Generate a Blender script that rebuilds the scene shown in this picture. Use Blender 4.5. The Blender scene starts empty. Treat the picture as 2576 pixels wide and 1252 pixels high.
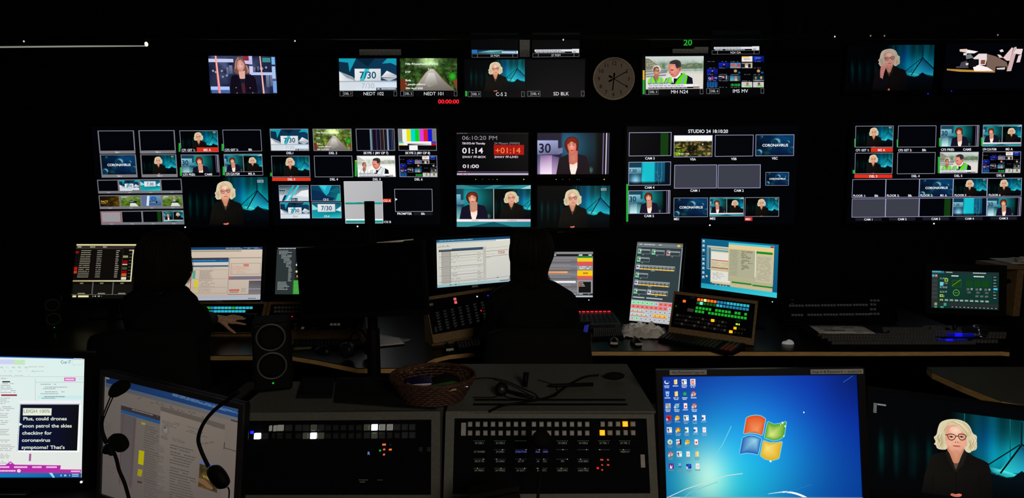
import bpy, bmesh, math, random
import numpy as np
from mathutils import Vector as V, Matrix
from mathutils.geometry import tessellate_polygon
from mathutils.bvhtree import BVHTree

R = random.Random(7)
COL = bpy.context.scene.collection
SC = bpy.context.scene
# ------------------------------------------------------------------ camera
F, CZ, PITCH = 1500.0, 1.65, math.atan(0.12)
CAM = V((0, 0, CZ))
FW = V((0, math.cos(PITCH), -math.sin(PITCH)))
UP = V((0, math.sin(PITCH), math.cos(PITCH)))
def ray(px, py): return V((1, 0, 0)) * ((px - 1288) / F) + UP * ((626 - py) / F) + FW
def Py(px, py, Y):
    d = ray(px, py); return CAM + d * (Y / d.y)
def Pz(px, py, Z):
    d = ray(px, py); return CAM + d * ((Z - CZ) / d.z)
def proj(p):
    q = p - CAM; z = q.dot(FW)
    return (1288 + F * q.x / z, 626 - F * q.dot(UP) / z)
cd = bpy.data.cameras.new('camera'); cam = bpy.data.objects.new('camera', cd); COL.objects.link(cam)
cam.location = CAM; cam.rotation_euler = (math.pi / 2 - PITCH, 0, 0)
cd.sensor_width = 36; cd.lens = 36 * F / 2576; cd.clip_start = .02; cd.clip_end = 50
SC.camera = cam
SC.view_settings.view_transform = 'Standard'; SC.view_settings.look = 'None'
SC.view_settings.gamma = 1; SC.view_settings.exposure = 0; SC.view_settings.use_curve_mapping = False
SC.cycles.max_bounces = 4; SC.cycles.diffuse_bounces = 2; SC.cycles.glossy_bounces = 2; SC.cycles.caustics_reflective = False; SC.cycles.caustics_refractive = False; SC.cycles.sample_clamp_indirect = 2.0
SC.cycles.use_denoising = True
w = bpy.data.worlds.new('world'); SC.world = w; w.use_nodes = True
w.node_tree.nodes['Background'].inputs[0].default_value = (0, 0, 0, 1); w.node_tree.nodes['Background'].inputs[1].default_value = 0

# ------------------------------------------------------------------ materials
def lin(c):
    return tuple((x / 255 / 12.92) if x / 255 <= .04045 else ((x / 255 + .055) / 1.055) ** 2.4 for x in c)
def pmat(name, col, rough=.5, metal=0., var=.15, scale=30., bump=0., spec=.4, aniso=None, emit=None, es=0., sheen=0.):
    m = bpy.data.materials.new(name); m.use_nodes = True; nt = m.node_tree; b = nt.nodes['Principled BSDF']
    b.inputs['Roughness'].default_value = rough; b.inputs['Metallic'].default_value = metal
    b.inputs['Specular IOR Level'].default_value = spec
    if sheen: b.inputs['Sheen Weight'].default_value = sheen
    tc = nt.nodes.new('ShaderNodeTexCoord'); mp = nt.nodes.new('ShaderNodeMapping')
    nt.links.new(tc.outputs['Object'], mp.inputs[0])
    if aniso: mp.inputs['Scale'].default_value = aniso
    n = nt.nodes.new('ShaderNodeTexNoise'); n.inputs['Scale'].default_value = scale; n.inputs['Detail'].default_value = 4
    nt.links.new(mp.outputs[0], n.inputs[0])
    cr = nt.nodes.new('ShaderNodeValToRGB'); c = lin(col) if max(col) > 1 else col
    cr.color_ramp.elements[0].position = .3; cr.color_ramp.elements[1].position = .7
    cr.color_ramp.elements[0].color = (*[x * (1 - var) for x in c], 1); cr.color_ramp.elements[1].color = (*[min(1, x * (1 + var)) for x in c], 1)
    nt.links.new(n.outputs[0], cr.inputs[0]); nt.links.new(cr.outputs[0], b.inputs['Base Color'])
    if bump:
        bp = nt.nodes.new('ShaderNodeBump'); bp.inputs['Strength'].default_value = bump; bp.inputs['Distance'].default_value = .002
        nt.links.new(n.outputs[0], bp.inputs['Height']); nt.links.new(bp.outputs[0], b.inputs['Normal'])
    if emit:
        b.inputs['Emission Color'].default_value = (*lin(emit), 1); b.inputs['Emission Strength'].default_value = es
    return m
def emis(name, col, s=1., sample=False):
    m = pmat(name, (10, 10, 10), .4, emit=col, es=s); m.cycles.emission_sampling = 'AUTO' if sample else 'NONE'; return m
def screen_mat(name, sample):
    m = bpy.data.materials.new(name); m.use_nodes = True; nt = m.node_tree; b = nt.nodes['Principled BSDF']
    b.inputs['Base Color'].default_value = (.002, .002, .002, 1); b.inputs['Roughness'].default_value = .35; b.inputs['Specular IOR Level'].default_value = .12
    a = nt.nodes.new('ShaderNodeAttribute'); a.attribute_name = 'col'
    nt.links.new(a.outputs['Color'], b.inputs['Emission Color']); b.inputs['Emission Strength'].default_value = 1.0
    m.cycles.emission_sampling = 'AUTO' if sample else 'NONE'
    return m
M = {}
M['lit'] = screen_mat('lit_display', False)
M['litbg'] = screen_mat('lit_display_ground', True)
M['black'] = pmat('black_plastic', (.003, .003, .0035), .6, spec=.08, var=.1)
M['gloss'] = pmat('glossy_black_plastic', (.004, .004, .005), .35, spec=.22)
M['rim'] = pmat('dark_grey_bezel', (.02, .02, .022), .35, spec=.4)
M['wall'] = pmat('black_acoustic_wall', (.006, .006, .0065), .9, spec=.05, scale=60, bump=.3)
M['ceil'] = pmat('dark_ceiling', (.006, .006, .0066), .9, spec=.05)
M['floor'] = pmat('dark_carpet', (.008, .008, .01), .95, spec=.03, scale=200, bump=.5)
M['desk'] = pmat('dark_laminate', (.008, .0082, .0085), .3, spec=.2, scale=90)
M['grey'] = pmat('grey_painted_steel', (.085, .088, .078), .6, spec=.3, scale=120, var=.12, bump=.15)
M['speck'] = pmat('lit_wall_speckle', (.5, .53, .56), .9, spec=.1, scale=160, var=.8, bump=.6)
M['wood'] = pmat('plywood_edge', (.62, .39, .15), .55, spec=.25, scale=14, var=.45, aniso=(1.2, 1.2, 60))
M['woodf'] = pmat('oak_frame', (.20, .125, .055), .5, spec=.3, scale=14, var=.35, aniso=(2, 14, 14))
M['face'] = pmat('black_faceplate', (.0025, .0025, .0035), .8, spec=.05)
M['ring'] = pmat('grey_ring', (.07, .07, .075), .4)
M['keym'] = pmat('dull_keycap', (.09, .09, .09), .5)
M['key'] = pmat('grey_keycap', (.24, .24, .23), .45, spec=.35)
M['keyd'] = pmat('dark_keycap', (.02, .02, .021), .4, spec=.4)
M['keyl'] = pmat('pale_keycap', (.45, .45, .42), .4)
M['paper'] = pmat('white_paper', (.85, .84, .82), .8, spec=.1, scale=9, var=.08)
M['plastic_bag'] = pmat('crumpled_clear_plastic', (.85, .83, .8), .25, spec=.7, scale=20)
M['ink'] = pmat('printed_ink', (.12, .12, .12), .8)
M['tape'] = pmat('grey_label_tape', (.3, .3, .3), .6, spec=.2)
M['skin'] = pmat('skin', (.78, .45, .31), .55, spec=.3, scale=80, var=.08, bump=.15)
M['hair'] = pmat('dark_hair', (.006, .0048, .004), .7, spec=.18, aniso=(60, 60, 2))
M['knit'] = pmat('black_knitwear', (.006, .006, .007), .9, spec=.1, scale=300, bump=.4)
M['trous'] = pmat('dark_trousers', (.006, .006, .009), .9, spec=.1)
M['fabric'] = pmat('black_chair_mesh', (.007, .007, .008), .85, spec=.1, scale=400, bump=.5)
M['chrome'] = pmat('brushed_metal', (.7, .7, .7), .25, metal=1.0, var=.05)
M['wicker'] = pmat('brown_wicker', (.045, .018, .01), .55, spec=.35, scale=60, var=.4)
M['white'] = pmat('glare_white', (.7, .7, .68), .4)
M['clockf'] = pmat('clock_face_paper', (.5, .42, .36), .7, var=.03)
M['rimc'] = pmat('pale_clock_rim', (.95, .78, .62), .45, spec=.5)
M['foam'] = pmat('black_foam', (.006, .006, .006), .95, spec=.05, scale=250, bump=.8)
M['pad'] = pmat('olive_notepad', (.16, .17, .08), .8)
M['bluew'] = pmat('blue_wrapper', (.005, .005, .06), .35)
M['greenp'] = pmat('green_plastic', (.02, .09, .02), .35)
M['nail'] = pmat('pale_nail', (.75, .6, .55), .3)
M['eye'] = pmat('eye_white', (.7, .7, .7), .2)
for nm, c, s in (('red', (255, 30, 40), 1.6), ('orange', (255, 105, 30), 1.3), ('amber', (255, 170, 10), 1.5), ('green', (30, 190, 50), .8), ('dgreen', (20, 110, 30), .6),
                 ('cyan', (50, 200, 225), .8), ('sky', (40, 140, 190), .8), ('ycream', (255, 240, 150), 1.5), ('aqua', (90, 250, 220), 1.2), ('blue', (20, 30, 255), 2.5),
                 ('wht', (255, 255, 255), 2.0), ('dimw', (120, 118, 110), .8), ('dim2', (62, 62, 52), .7), ('lime', (190, 250, 60), 1.2), ('pink', (255, 110, 110), .8), ('vdim', (26, 26, 26), .6), ('rose', (220, 60, 50), .8)):
    M['e_' + nm] = emis('lamp_' + nm, c, s)

# ------------------------------------------------------------------ objects
def root(name, label, cat, loc, group=None):
    o = bpy.data.objects.new(name, None); COL.objects.link(o); o.location = loc
    o.empty_display_size = .05
    o['label'] = label; o['category'] = cat
    if group: o['group'] = group
    return o
def base_of(o):
    while o.parent: o = o.parent
    return V(o.location)
class MB:
    """collects shapes in world coordinates and links them as ONE mesh object"""
    def __init__(s): s.v = []; s.f = []; s.sm = []; s.mi = []; s.m = 0
    def add(s, vs, fs, smooth=False):
        k = len(s.v); s.v += [tuple(p) for p in vs]
        s.f += [tuple(i + k for i in f) for f in fs]; s.sm += [smooth] * len(fs); s.mi += [s.m] * len(fs)
        return s
    def hexa(s, p):   # 8 points: bottom ring 0-3, top ring 4-7
        return s.add(p, [(3, 2, 1, 0), (4, 5, 6, 7), (0, 1, 5, 4), (1, 2, 6, 5), (2, 3, 7, 6), (3, 0, 4, 7)])
    def box(s, fr, x0, x1, y0, y1, z0, z1):
        O, u, v, n = fr
        P = lambda x, y, z: O + u * x + v * y + n * z
        return s.hexa([P(x0, y0, z0), P(x1, y0, z0), P(x1, y1, z0), P(x0, y1, z0), P(x0, y0, z1), P(x1, y0, z1), P(x1, y1, z1), P(x0, y1, z1)])
    def wbox(s, a, b):
        return s.box((V((0, 0, 0)), V((1, 0, 0)), V((0, 1, 0)), V((0, 0, 1))), a[0], b[0], a[1], b[1], a[2], b[2])
    def prism(s, pts, off):   # pts: planar polygon, off: extrusion vector
        n = len(pts); a = [V(p) for p in pts]; b = [p + V(off) for p in a]
        tri = tessellate_polygon([a])
        fs = [tuple(t) for t in tri] + [tuple(i + n for i in reversed(t)) for t in tri] + [(i, (i + 1) % n, (i + 1) % n + n, i + n) for i in range(n)]
        return s.add(a + b, fs)
    def tube(s, path, r, seg=8, caps=True):
        path = [V(p) for p in path]; rs = r if isinstance(r, (list, tuple)) else [r] * len(path)
        rings = []; prev = None
        for i, p in enumerate(path):
            d = (path[min(i + 1, len(path) - 1)] - path[max(i - 1, 0)])
            d = d.normalized() if d.length > 1e-9 else V((0, 0, 1))
            if prev is None:
                a = d.orthogonal().normalized()
            else:
                a = (prev - d * prev.dot(d)); a = a.normalized() if a.length > 1e-6 else d.orthogonal().normalized()
            prev = a; b = d.cross(a)
            rings.append([p + (a * math.cos(t) + b * math.sin(t)) * rs[i] for t in [2 * math.pi * k / seg for k in range(seg)]])
        vs = [q for r_ in rings for q in r_]; fs = []
        for i in range(len(path) - 1):
            for k in range(seg):
                fs.append((i * seg + k, i * seg + (k + 1) % seg, (i + 1) * seg + (k + 1) % seg, (i + 1) * seg + k))
        s.add(vs, fs, True)
        if caps:
            k = len(s.v); s.v += [tuple(path[0]), tuple(path[-1])]; b0 = k - len(vs)
            for j in range(seg):
                s.f += [(k, b0 + (j + 1) % seg, b0 + j), (k + 1, b0 + (len(path) - 1) * seg + j, b0 + (len(path) - 1) * seg + (j + 1) % seg)]
                s.sm += [False] * 2; s.mi += [s.m] * 2
        return s
    def lathe(s, O, ax, prof, seg=24):  # prof: (r, h)
        ax = V(ax).normalized(); a = ax.orthogonal().normalized(); b = ax.cross(a); O = V(O)
        vs = [O + (a * math.cos(t) + b * math.sin(t)) * r + ax * h for r, h in prof for t in [2 * math.pi * k / seg for k in range(seg)]]
        fs = [(i * seg + k, i * seg + (k + 1) % seg, (i + 1) * seg + (k + 1) % seg, (i + 1) * seg + k) for i in range(len(prof) - 1) for k in range(seg)]
        return s.add(vs, fs, True)
    def ellip(s, c, rx, ry, rz, rot=None, seg=16, rings=10):
        c = V(c); vs = []; rot = rot or Matrix.Identity(3)
        for i in range(rings + 1):
            th = math.pi * i / rings
            for k in range(seg):
                t = 2 * math.pi * k / seg
                vs.append(c + rot @ V((rx * math.sin(th) * math.cos(t), ry * math.sin(th) * math.sin(t), rz * math.cos(th))))
        fs = [(i * seg + k, (i + 1) * seg + k, (i + 1) * seg + (k + 1) % seg, i * seg + (k + 1) % seg) for i in range(rings) for k in range(seg)]
        return s.add(vs, fs, True)
    def build(s, name, mat, parent=None, bev=0, label=None, kind=None):
        me = bpy.data.meshes.new(name)
        off = base_of(parent) if parent else V((0, 0, 0))
        if not parent:
            xs = np.array(s.v); lo, hi = xs.min(0), xs.max(0); off = V(((lo[0] + hi[0]) / 2, (lo[1] + hi[1]) / 2, lo[2]))
        me.from_pydata([(p[0] - off.x, p[1] - off.y, p[2] - off.z) for p in s.v], [], s.f)
        for mm in (mat if isinstance(mat, (list, tuple)) else [mat]): me.materials.append(M[mm] if isinstance(mm, str) else mm)
        me.polygons.foreach_set('use_smooth', s.sm); me.polygons.foreach_set('material_index', s.mi)
        me.validate(); me.update()
        bm = bmesh.new(); bm.from_mesh(me); bmesh.ops.remove_doubles(bm, verts=bm.verts, dist=1e-6)
        bmesh.ops.recalc_face_normals(bm, faces=bm.faces); bm.to_mesh(me); bm.free()
        o = bpy.data.objects.new(name, me); COL.objects.link(o)
        if parent: o.parent = parent
        else: o.location = off
        if bev:
            b = o.modifiers.new('bevel', 'BEVEL'); b.width = bev; b.segments = 2; b.limit_method = 'ANGLE'
        if label: o['label'] = label
        if kind: o['kind'] = kind
        return o
def tag(o, label, cat, group=None):
    o['label'] = label; o['category'] = cat
    if group: o['group'] = group
    return o
def share(o, loc, parent):
    """copy of a part that shares its mesh"""
    c = o.copy(); COL.objects.link(c); c.parent = parent; c.location = loc; return c

# ------------------------------------------------------------------ glyphs of the built-in font
GL = {}
def _mesh_of(txt, bold):
    cu = bpy.data.curves.new('t', 'FONT'); cu.body = txt; cu.resolution_u = 3; cu.offset = .018 if bold else 0
    ob = bpy.data.objects.new('t', cu); COL.objects.link(ob); bpy.context.view_layer.update()
    dg = bpy.context.evaluated_depsgraph_get(); me = bpy.data.meshes.new_from_object(ob.evaluated_get(dg))
    v = [(p.co.x, p.co.y) for p in me.vertices]; me.calc_loop_triangles(); f = [tuple(t.vertices) for t in me.loop_triangles]
    bpy.data.objects.remove(ob); bpy.data.curves.remove(cu); bpy.data.meshes.remove(me)
    return v, f
def load_glyphs():
    for bold in (0, 1):
        hh, _ = _mesh_of('HH', bold); h, _ = _mesh_of('H', bold)
        cap = max(p[1] for p in h) - min(p[1] for p in h)
        adv = max(p[0] for p in hh) - max(p[0] for p in h)
        GL[('cap', bold)] = cap
        for ch in ''.join(chr(i) for i in range(33, 127)):
            v, f = _mesh_of(ch, bold); v2, _ = _mesh_of('H' + ch + 'H', bold)
            GL[(ch, bold)] = (v, f, (max(p[0] for p in v2) - max(p[0] for p in h)) - adv)
        GL[(' ', bold)] = ([], [], .3)
load_glyphs()
def layout(s, bold=0, sx=1.):
    """triangles of a line of text, cap height 1, baseline y=0, starting at x=0; and its width"""
    k = 1 / GL[('cap', bold)]; x = 0; out = []
    for ch in s:
        v, f, a = GL.get((ch, bold), GL[(' ', bold)])
        for t in f: out.append([((v[i][0] + x) * k * sx, v[i][1] * k) for i in t])
        x += a
    return out, x * k * sx

# ------------------------------------------------------------------ planes seen in the picture, and what is shown on them
def frame_of(yaw, tilt):
    y, t = math.radians(yaw), math.radians(tilt)
    return V((math.sin(y) * math.cos(t), -math.cos(y) * math.cos(t), math.sin(t)))
def rect_fit(quad, depth, yaw, tilt):
    n = frame_of(yaw, tilt)
    cx = sum(q[0] for q in quad) / 4; cy = sum(q[1] for q in quad) / 4
    O = Py(cx, cy, depth)
    def hit(px, py):
        d = ray(px, py); return CAM + d * ((O - CAM).dot(n) / d.dot(n))
    c = [hit(*q) for q in quad]
    u = ((c[1] - c[0]) + (c[2] - c[3])).normalized(); u = (u - n * u.dot(n)).normalized(); v = n.cross(u)
    ctr = sum(c, V()) / 4
    hw = ((c[1] - c[0]).dot(u) + (c[2] - c[3]).dot(u)) / 4; hh = ((c[0] - c[3]).dot(v) + (c[1] - c[2]).dot(v)) / 4
    err = 0
    for q, (a, b) in zip(quad, ((-1, 1), (1, 1), (1, -1), (-1, -1))):
        p = proj(ctr + u * hw * a + v * hh * b); err += (p[0] - q[0]) ** 2 + (p[1] - q[1]) ** 2
    return (ctr, u, v, n, hw, hh, hit, err)
def best_plane(quad, depth, ys=(-45, 46), ts=(-15, 41), reg=.004):
    best = None
    for yw in range(ys[0], ys[1], 3):
        for t in range(ts[0], ts[1], 3):
            r = rect_fit(quad, depth, yw, t); e = r[7] + reg * (yw * yw + t * t)
            if best is None or e < best[0]: best = (e, yw, t, r)
    return best[1], best[2], best[3]
class Screen:
    def __init__(s, name, label, quad, depth, yaw=0, tilt=0, auto=None, bezel=(.014, .014, .014, .02), thick=.045, cat='monitor', group=None, ground=(2, 3, 6), stand=None, housing='black', light=None, rim=None):
        if auto is not None: yaw, tilt, r = best_plane(quad, depth, **auto)
        else: r = rect_fit(quad, depth, yaw, tilt)
        s.O, s.u, s.v, s.n, s.hw, s.hh, s.hit, err = r
        s.info = (name, yaw, tilt, round(err ** .5, 1), round(s.hw * 2, 3), round(s.hh * 2, 3), tuple(round(x, 2) for x in s.O))
        s.k = 0; s.parts = []; s.quad = quad
        l, t, rr, b = bezel; fr = (s.O, s.u, s.v, s.n); hw, hh = s.hw, s.hh
        low = s.O - s.v * (hh + b)
        bz = stand if stand is not None else low.z
        bl = V((s.O.x, low.y + thick * .5, bz))
        s.root = root(name, label, cat, bl, group)
        hb = MB(); hb.box(fr, -hw - l, hw + rr, -hh - b, hh + t, -thick * .45, -.001)
        hb.box(fr, -hw * .7, hw * .7, -hh * .7, hh * .7, -thick, -thick * .4)
        hb.build('housing', housing, s.root, bev=.004)
        rb = MB()
        for a in ((-hw - l, -hw, -hh - b, hh + t), (hw, hw + rr, -hh - b, hh + t), (-hw, hw, hh, hh + t), (-hw, hw, -hh - b, -hh)):
            rb.box(fr, *a, -.002, .006)
        rb.build('bezel', rim or housing, s.root)
        if light:
            lp = s.hit(*light[0]) + s.n * .007
            MB().lathe(lp, s.n, [(0.0001, 0), (light[1], 0), (light[1] * .8, .002), (.0001, .003)], 10).build('power_light', light[2], s.root)
        if stand is not None:
            back = V((s.n.x, s.n.y, 0)).normalized() * -1; c = s.O - s.n * (thick + .02) - s.v * hh * .2
            st = MB(); f2 = (V((c.x, c.y, stand)), V((1, 0, 0)), V((0, 1, 0)), V((0, 0, 1)))
            st.box(f2, -.03, .03, -.012, .012, .0, c.z - stand)
            st.box((c, s.u, s.v, s.n), -.05, .05, -.05, .05, -.03, .025)
            st.build('stand_neck', housing, s.root)
            MB().box(f2, -.12, .12, -.10, .08, 0, .012).build('stand_foot', housing, s.root, bev=.004)
        s.cur = []; s.bg = []
        s.main = s.cur
        s.full = Tile(s, [s.O + s.u * a * hw + s.v * b_ * hh for a, b_ in ((-1, 1), (1, 1), (1, -1), (-1, -1))])
        rect(s.full, 0, 0, 1, 1, ground)
    def lift(s):
        s.k += 1; return s.n * (.0004 + s.k * 1.6e-5)
    def px(s, quad, clip=None):
        return Tile(s, [s.hit(*q) for q in quad])
    def tile(s, quad, name='picture_tile'):
        s.cur = []; s.parts.append((name, s.cur)); return s.px(quad)
    def back(s): s.cur = s.main
    def finish(s, glass='screen'):
        g = tri_mesh(glass, s.main, s.root)
        for nm, data in s.parts:
            if data: tri_mesh(nm, data, g)
        SCREENS.append(s.info); return s
SCREENS = []
def tri_mesh(name, data, parent):
    off = base_of(parent); nv = 0; vs = []; cs = []; fs = []; mi = []
    for P, C, Fc, big in data:
        vs.append(np.array(P) - np.array(off)); cs.append(np.array(C)); fs += [tuple(i + nv for i in f) for f in Fc]; mi += [1 if big else 0] * len(Fc); nv += len(P)
    me = bpy.data.meshes.new(name); vs = np.concatenate(vs); cs = np.concatenate(cs)
    me.from_pydata(vs.tolist(), [], fs); me.materials.append(M['lit']); me.materials.append(M['litbg'])
    me.polygons.foreach_set('material_index', mi)
    at = me.attributes.new('col', 'FLOAT_COLOR', 'POINT')
    at.data.foreach_set('color', np.concatenate([np.clip(cs, 0, None), np.ones((len(cs), 1))], 1).astype(np.float32).ravel())
    o = bpy.data.objects.new(name, me); COL.objects.link(o); o.parent = parent; return o
def lin_np(c):
    c = np.clip(np.asarray(c, float) / 255, 0, 1.6); return np.where(c <= .04045, c / 12.92, ((c + .055) / 1.055) ** 2.4)
class Tile:
    def __init__(t, s, P, aff=(0, 0, 1, 1), clip=None, tint=None):
        t.s = s; t.P = P; t.a = aff; t.clip = clip; t.tint = tint
        w = ((P[1] - P[0]).length + (P[2] - P[3]).length) / 2 * aff[2]; h = ((P[3] - P[0]).length + (P[2] - P[1]).length) / 2 * aff[3]
        t.asp = w / h
    def sub(t, x0, y0, x1, y1, clip=True, cl=None):
        a = t.a; n = (a[0] + x0 * a[2], a[1] + y0 * a[3], (x1 - x0) * a[2], (y1 - y0) * a[3])
        if cl: c = (a[0] + cl[0] * a[2], a[1] + cl[1] * a[3], a[0] + cl[2] * a[2], a[1] + cl[3] * a[3])
        else: c = (n[0], n[1], n[0] + n[2], n[1] + n[3]) if clip else t.clip
        if t.clip and c: c = (max(c[0], t.clip[0]), max(c[1], t.clip[1]), min(c[2], t.clip[2]), min(c[3], t.clip[3]))
        return Tile(t.s, t.P, n, c, t.tint)
def _clip(poly, ax, lim, sign):
    out = []
    for i in range(len(poly)):
        a, b = poly[i], poly[(i + 1) % len(poly)]
        da, db = sign * (a[ax] - lim), sign * (b[ax] - lim)
        if da >= 0: out.append(a)
        if (da >= 0) != (db >= 0):
            k = da / (da - db); out.append(tuple(a[j] + (b[j] - a[j]) * k for j in range(5)))
    return out
def emit(T, vs, cols, faces, big=False):
    """vs: (u, v) in the tile, cols: 0-255 triples"""
    a = T.a; C = lin_np(cols)
    if T.tint is not None: C = C * np.array(T.tint)
    U = np.array(vs, float); U = U * [a[2], a[3]] + [a[0], a[1]]
    if T.clip:
        c = T.clip; e = 1e-9
        if U[:, 0].min() < c[0] - e or U[:, 0].max() > c[2] + e or U[:, 1].min() < c[1] - e or U[:, 1].max() > c[3] + e:
            nv, nc, nf = [], [], []
            for f in faces:
                p = [(*U[i], *C[i]) for i in f]
                for ax, lim, sg in ((0, c[0], 1), (0, c[2], -1), (1, c[1], 1), (1, c[3], -1)):
                    if p: p = _clip(p, ax, lim, sg)
                if len(p) > 2:
                    k = len(nv); nv += [q[:2] for q in p]; nc += [q[2:] for q in p]; nf.append(tuple(range(k, k + len(p))))
            if not nf: return
            U = np.array(nv); C = np.array(nc); faces = nf
    u = U[:, :1]; v = U[:, 1:]; P = [np.array(p) for p in T.P]
    W = P[0] * (1 - u) * (1 - v) + P[1] * u * (1 - v) + P[2] * u * v + P[3] * (1 - u) * v + np.array(T.s.lift())
    T.s.cur.append((W, C, faces, big))
def rect(T, x0, y0, x1, y1, c, big=None):
    cs = list(c) if isinstance(c[0], (tuple, list)) else [c] * 4
    if big is None: big = (x1 - x0) * (y1 - y0) * T.a[2] * T.a[3] > .25 and max(cs[0]) > 60
    emit(T, [(x0, y0), (x1, y0), (x1, y1), (x0, y1)], cs, [(3, 2, 1, 0)], big)
def poly(T, pts, c):
    cs = list(c) if isinstance(c[0], (tuple, list)) else [c] * len(pts)
    if len(pts) < 3: return
    if len(pts) == 3: f = [(0, 1, 2)]
    else: f = [tuple(t) for t in tessellate_polygon([[V((p[0], p[1], 0)) for p in pts]])]
    emit(T, pts, cs, f)
def fan(T, pts, cc, rim, ctr=None):
    n = len(pts); ctr = ctr or (sum(p[0] for p in pts) / n, sum(p[1] for p in pts) / n)
    emit(T, [ctr] + list(pts), [cc] + [rim] * n, [(0, i + 1, (i + 1) % n + 1) for i in range(n)])
def ell(T, cx, cy, rx, ry, c, rim=None, n=22, rot=0):
    r = math.radians(rot); pts = []
    for i in range(n):
        t = 2 * math.pi * i / n; x, y = rx * math.cos(t), ry * math.sin(t)
        pts.append((cx + x * math.cos(r) - y * math.sin(r), cy + x * math.sin(r) + y * math.cos(r)))
    fan(T, pts, c, rim or c, (cx, cy))
def smooth(pts, it=2):
    for _ in range(it):
        q = []
        for i in range(len(pts)):
            a, b = pts[i], pts[(i + 1) % len(pts)]
            q += [(a[0] * .75 + b[0] * .25, a[1] * .75 + b[1] * .25), (a[0] * .25 + b[0] * .75, a[1] * .25 + b[1] * .75)]
        pts = q
    return pts
def line(T, pts, w, c, c2=None):
    """w: width as a share of the tile's height"""
    A = T.asp; vs, fs, cs = [], [], []
    for i in range(len(pts) - 1):
        (x0, y0), (x1, y1) = pts[i], pts[i + 1]; dx, dy = (x1 - x0) * A, y1 - y0; L = math.hypot(dx, dy) or 1e-9
        nx, ny = -dy / L * w / 2, dx / L * w / 2; k = len(vs)
        vs += [(x0 + nx / A, y0 + ny), (x1 + nx / A, y1 + ny), (x1 - nx / A, y1 - ny), (x0 - nx / A, y0 - ny)]; fs.append((k, k + 1, k + 2, k + 3))
        cs += [c, c2 or c, c2 or c, c]
    emit(T, vs, cs, fs)
def frame(T, c, w=.02, x0=0, y0=0, x1=1, y1=1):
    a = w / T.asp; vs = []; fs = []
    for q in ((x0, y0, x1, y0 + w), (x0, y1 - w, x1, y1), (x0, y0, x0 + a, y1), (x1 - a, y0, x1, y1)):
        k = len(vs); vs += [(q[0], q[1]), (q[2], q[1]), (q[2], q[3]), (q[0], q[3])]; fs.append((k, k + 1, k + 2, k + 3))
    emit(T, vs, [c] * len(vs), fs)
def text(T, s, x, y, h, c, al='l', b=0, sx=1., maxw=None):
    """x, y: start (or centre) and baseline, h: cap height, all as shares of the tile"""
    tris, wd = layout(s, b, sx); k = h / T.asp
    if maxw and wd * k > maxw: k *= maxw / (wd * k)
    x0 = x - (wd * k / 2 if al == 'c' else wd * k if al == 'r' else 0)
    vs = [(x0 + p[0] * k, y - p[1] * h) for t in tris for p in t]
    if vs: emit(T, vs, [c] * len(vs), [(i, i + 1, i + 2) for i in range(0, len(vs), 3)])
def scrib(T, x0, y0, x1, y1, n, c, dens=.8, fill=.45, seed=1, ragged=.3):
    """lines of tiny illegible writing"""
    r = random.Random(seed); vs = []; fs = []; cs = []
    h = (y1 - y0) / n
    for i in range(n):
        y = y0 + h * i; x = x0; end = x1 - (x1 - x0) * r.random() * ragged
        while x < end:
            L = (x1 - x0) * r.uniform(.04, .14); L = min(L, end - x)
            if r.random() < dens and L > 0:
                k = len(vs); vs += [(x, y), (x + L, y), (x + L, y + h * fill), (x, y + h * fill)]; fs.append((k, k + 1, k + 2, k + 3)); cs += [c] * 4
            x += L + (x1 - x0) * .015
    if vs: emit(T, vs, cs, fs)
def grid(T, nx, ny, fn, x0=0, y0=0, x1=1, y1=1, big=True):
    xs = np.linspace(0, 1, nx + 1); ys = np.linspace(0, 1, ny + 1); X, Y = np.meshgrid(xs, ys)
    Cc = fn(X, Y); Cc = np.stack([np.broadcast_to(c, X.shape) for c in Cc], -1).reshape(-1, 3)
    vs = np.stack([x0 + X * (x1 - x0), y0 + Y * (y1 - y0)], -1).reshape(-1, 2)
    fs = [(j * (nx + 1) + i, (j + 1) * (nx + 1) + i, (j + 1) * (nx + 1) + i + 1, j * (nx + 1) + i + 1) for j in range(ny) for i in range(nx)]
    emit(T, vs, Cc, fs, big and Cc.mean() > 25)
def sst(a, b, x):
    t = np.clip((x - a) / (b - a), 0, 1); return t * t * (3 - 2 * t)
def gau(x, m, s): return np.exp(-((x - m) / s) ** 2)
def noise2(X, Y, f, seed=0):
    """smooth value noise"""
    rs = np.random.RandomState(seed); G = rs.rand(64, 64)
    x = X * f; y = Y * f; xi = np.floor(x).astype(int); yi = np.floor(y).astype(int); a = x - xi; b = y - yi
    a = a * a * (3 - 2 * a); b = b * b * (3 - 2 * b); g = lambda i, j: G[i % 64, j % 64]
    return g(xi, yi) * (1 - a) * (1 - b) + g(xi + 1, yi) * a * (1 - b) + g(xi, yi + 1) * (1 - a) * b + g(xi + 1, yi + 1) * a * b
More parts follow.
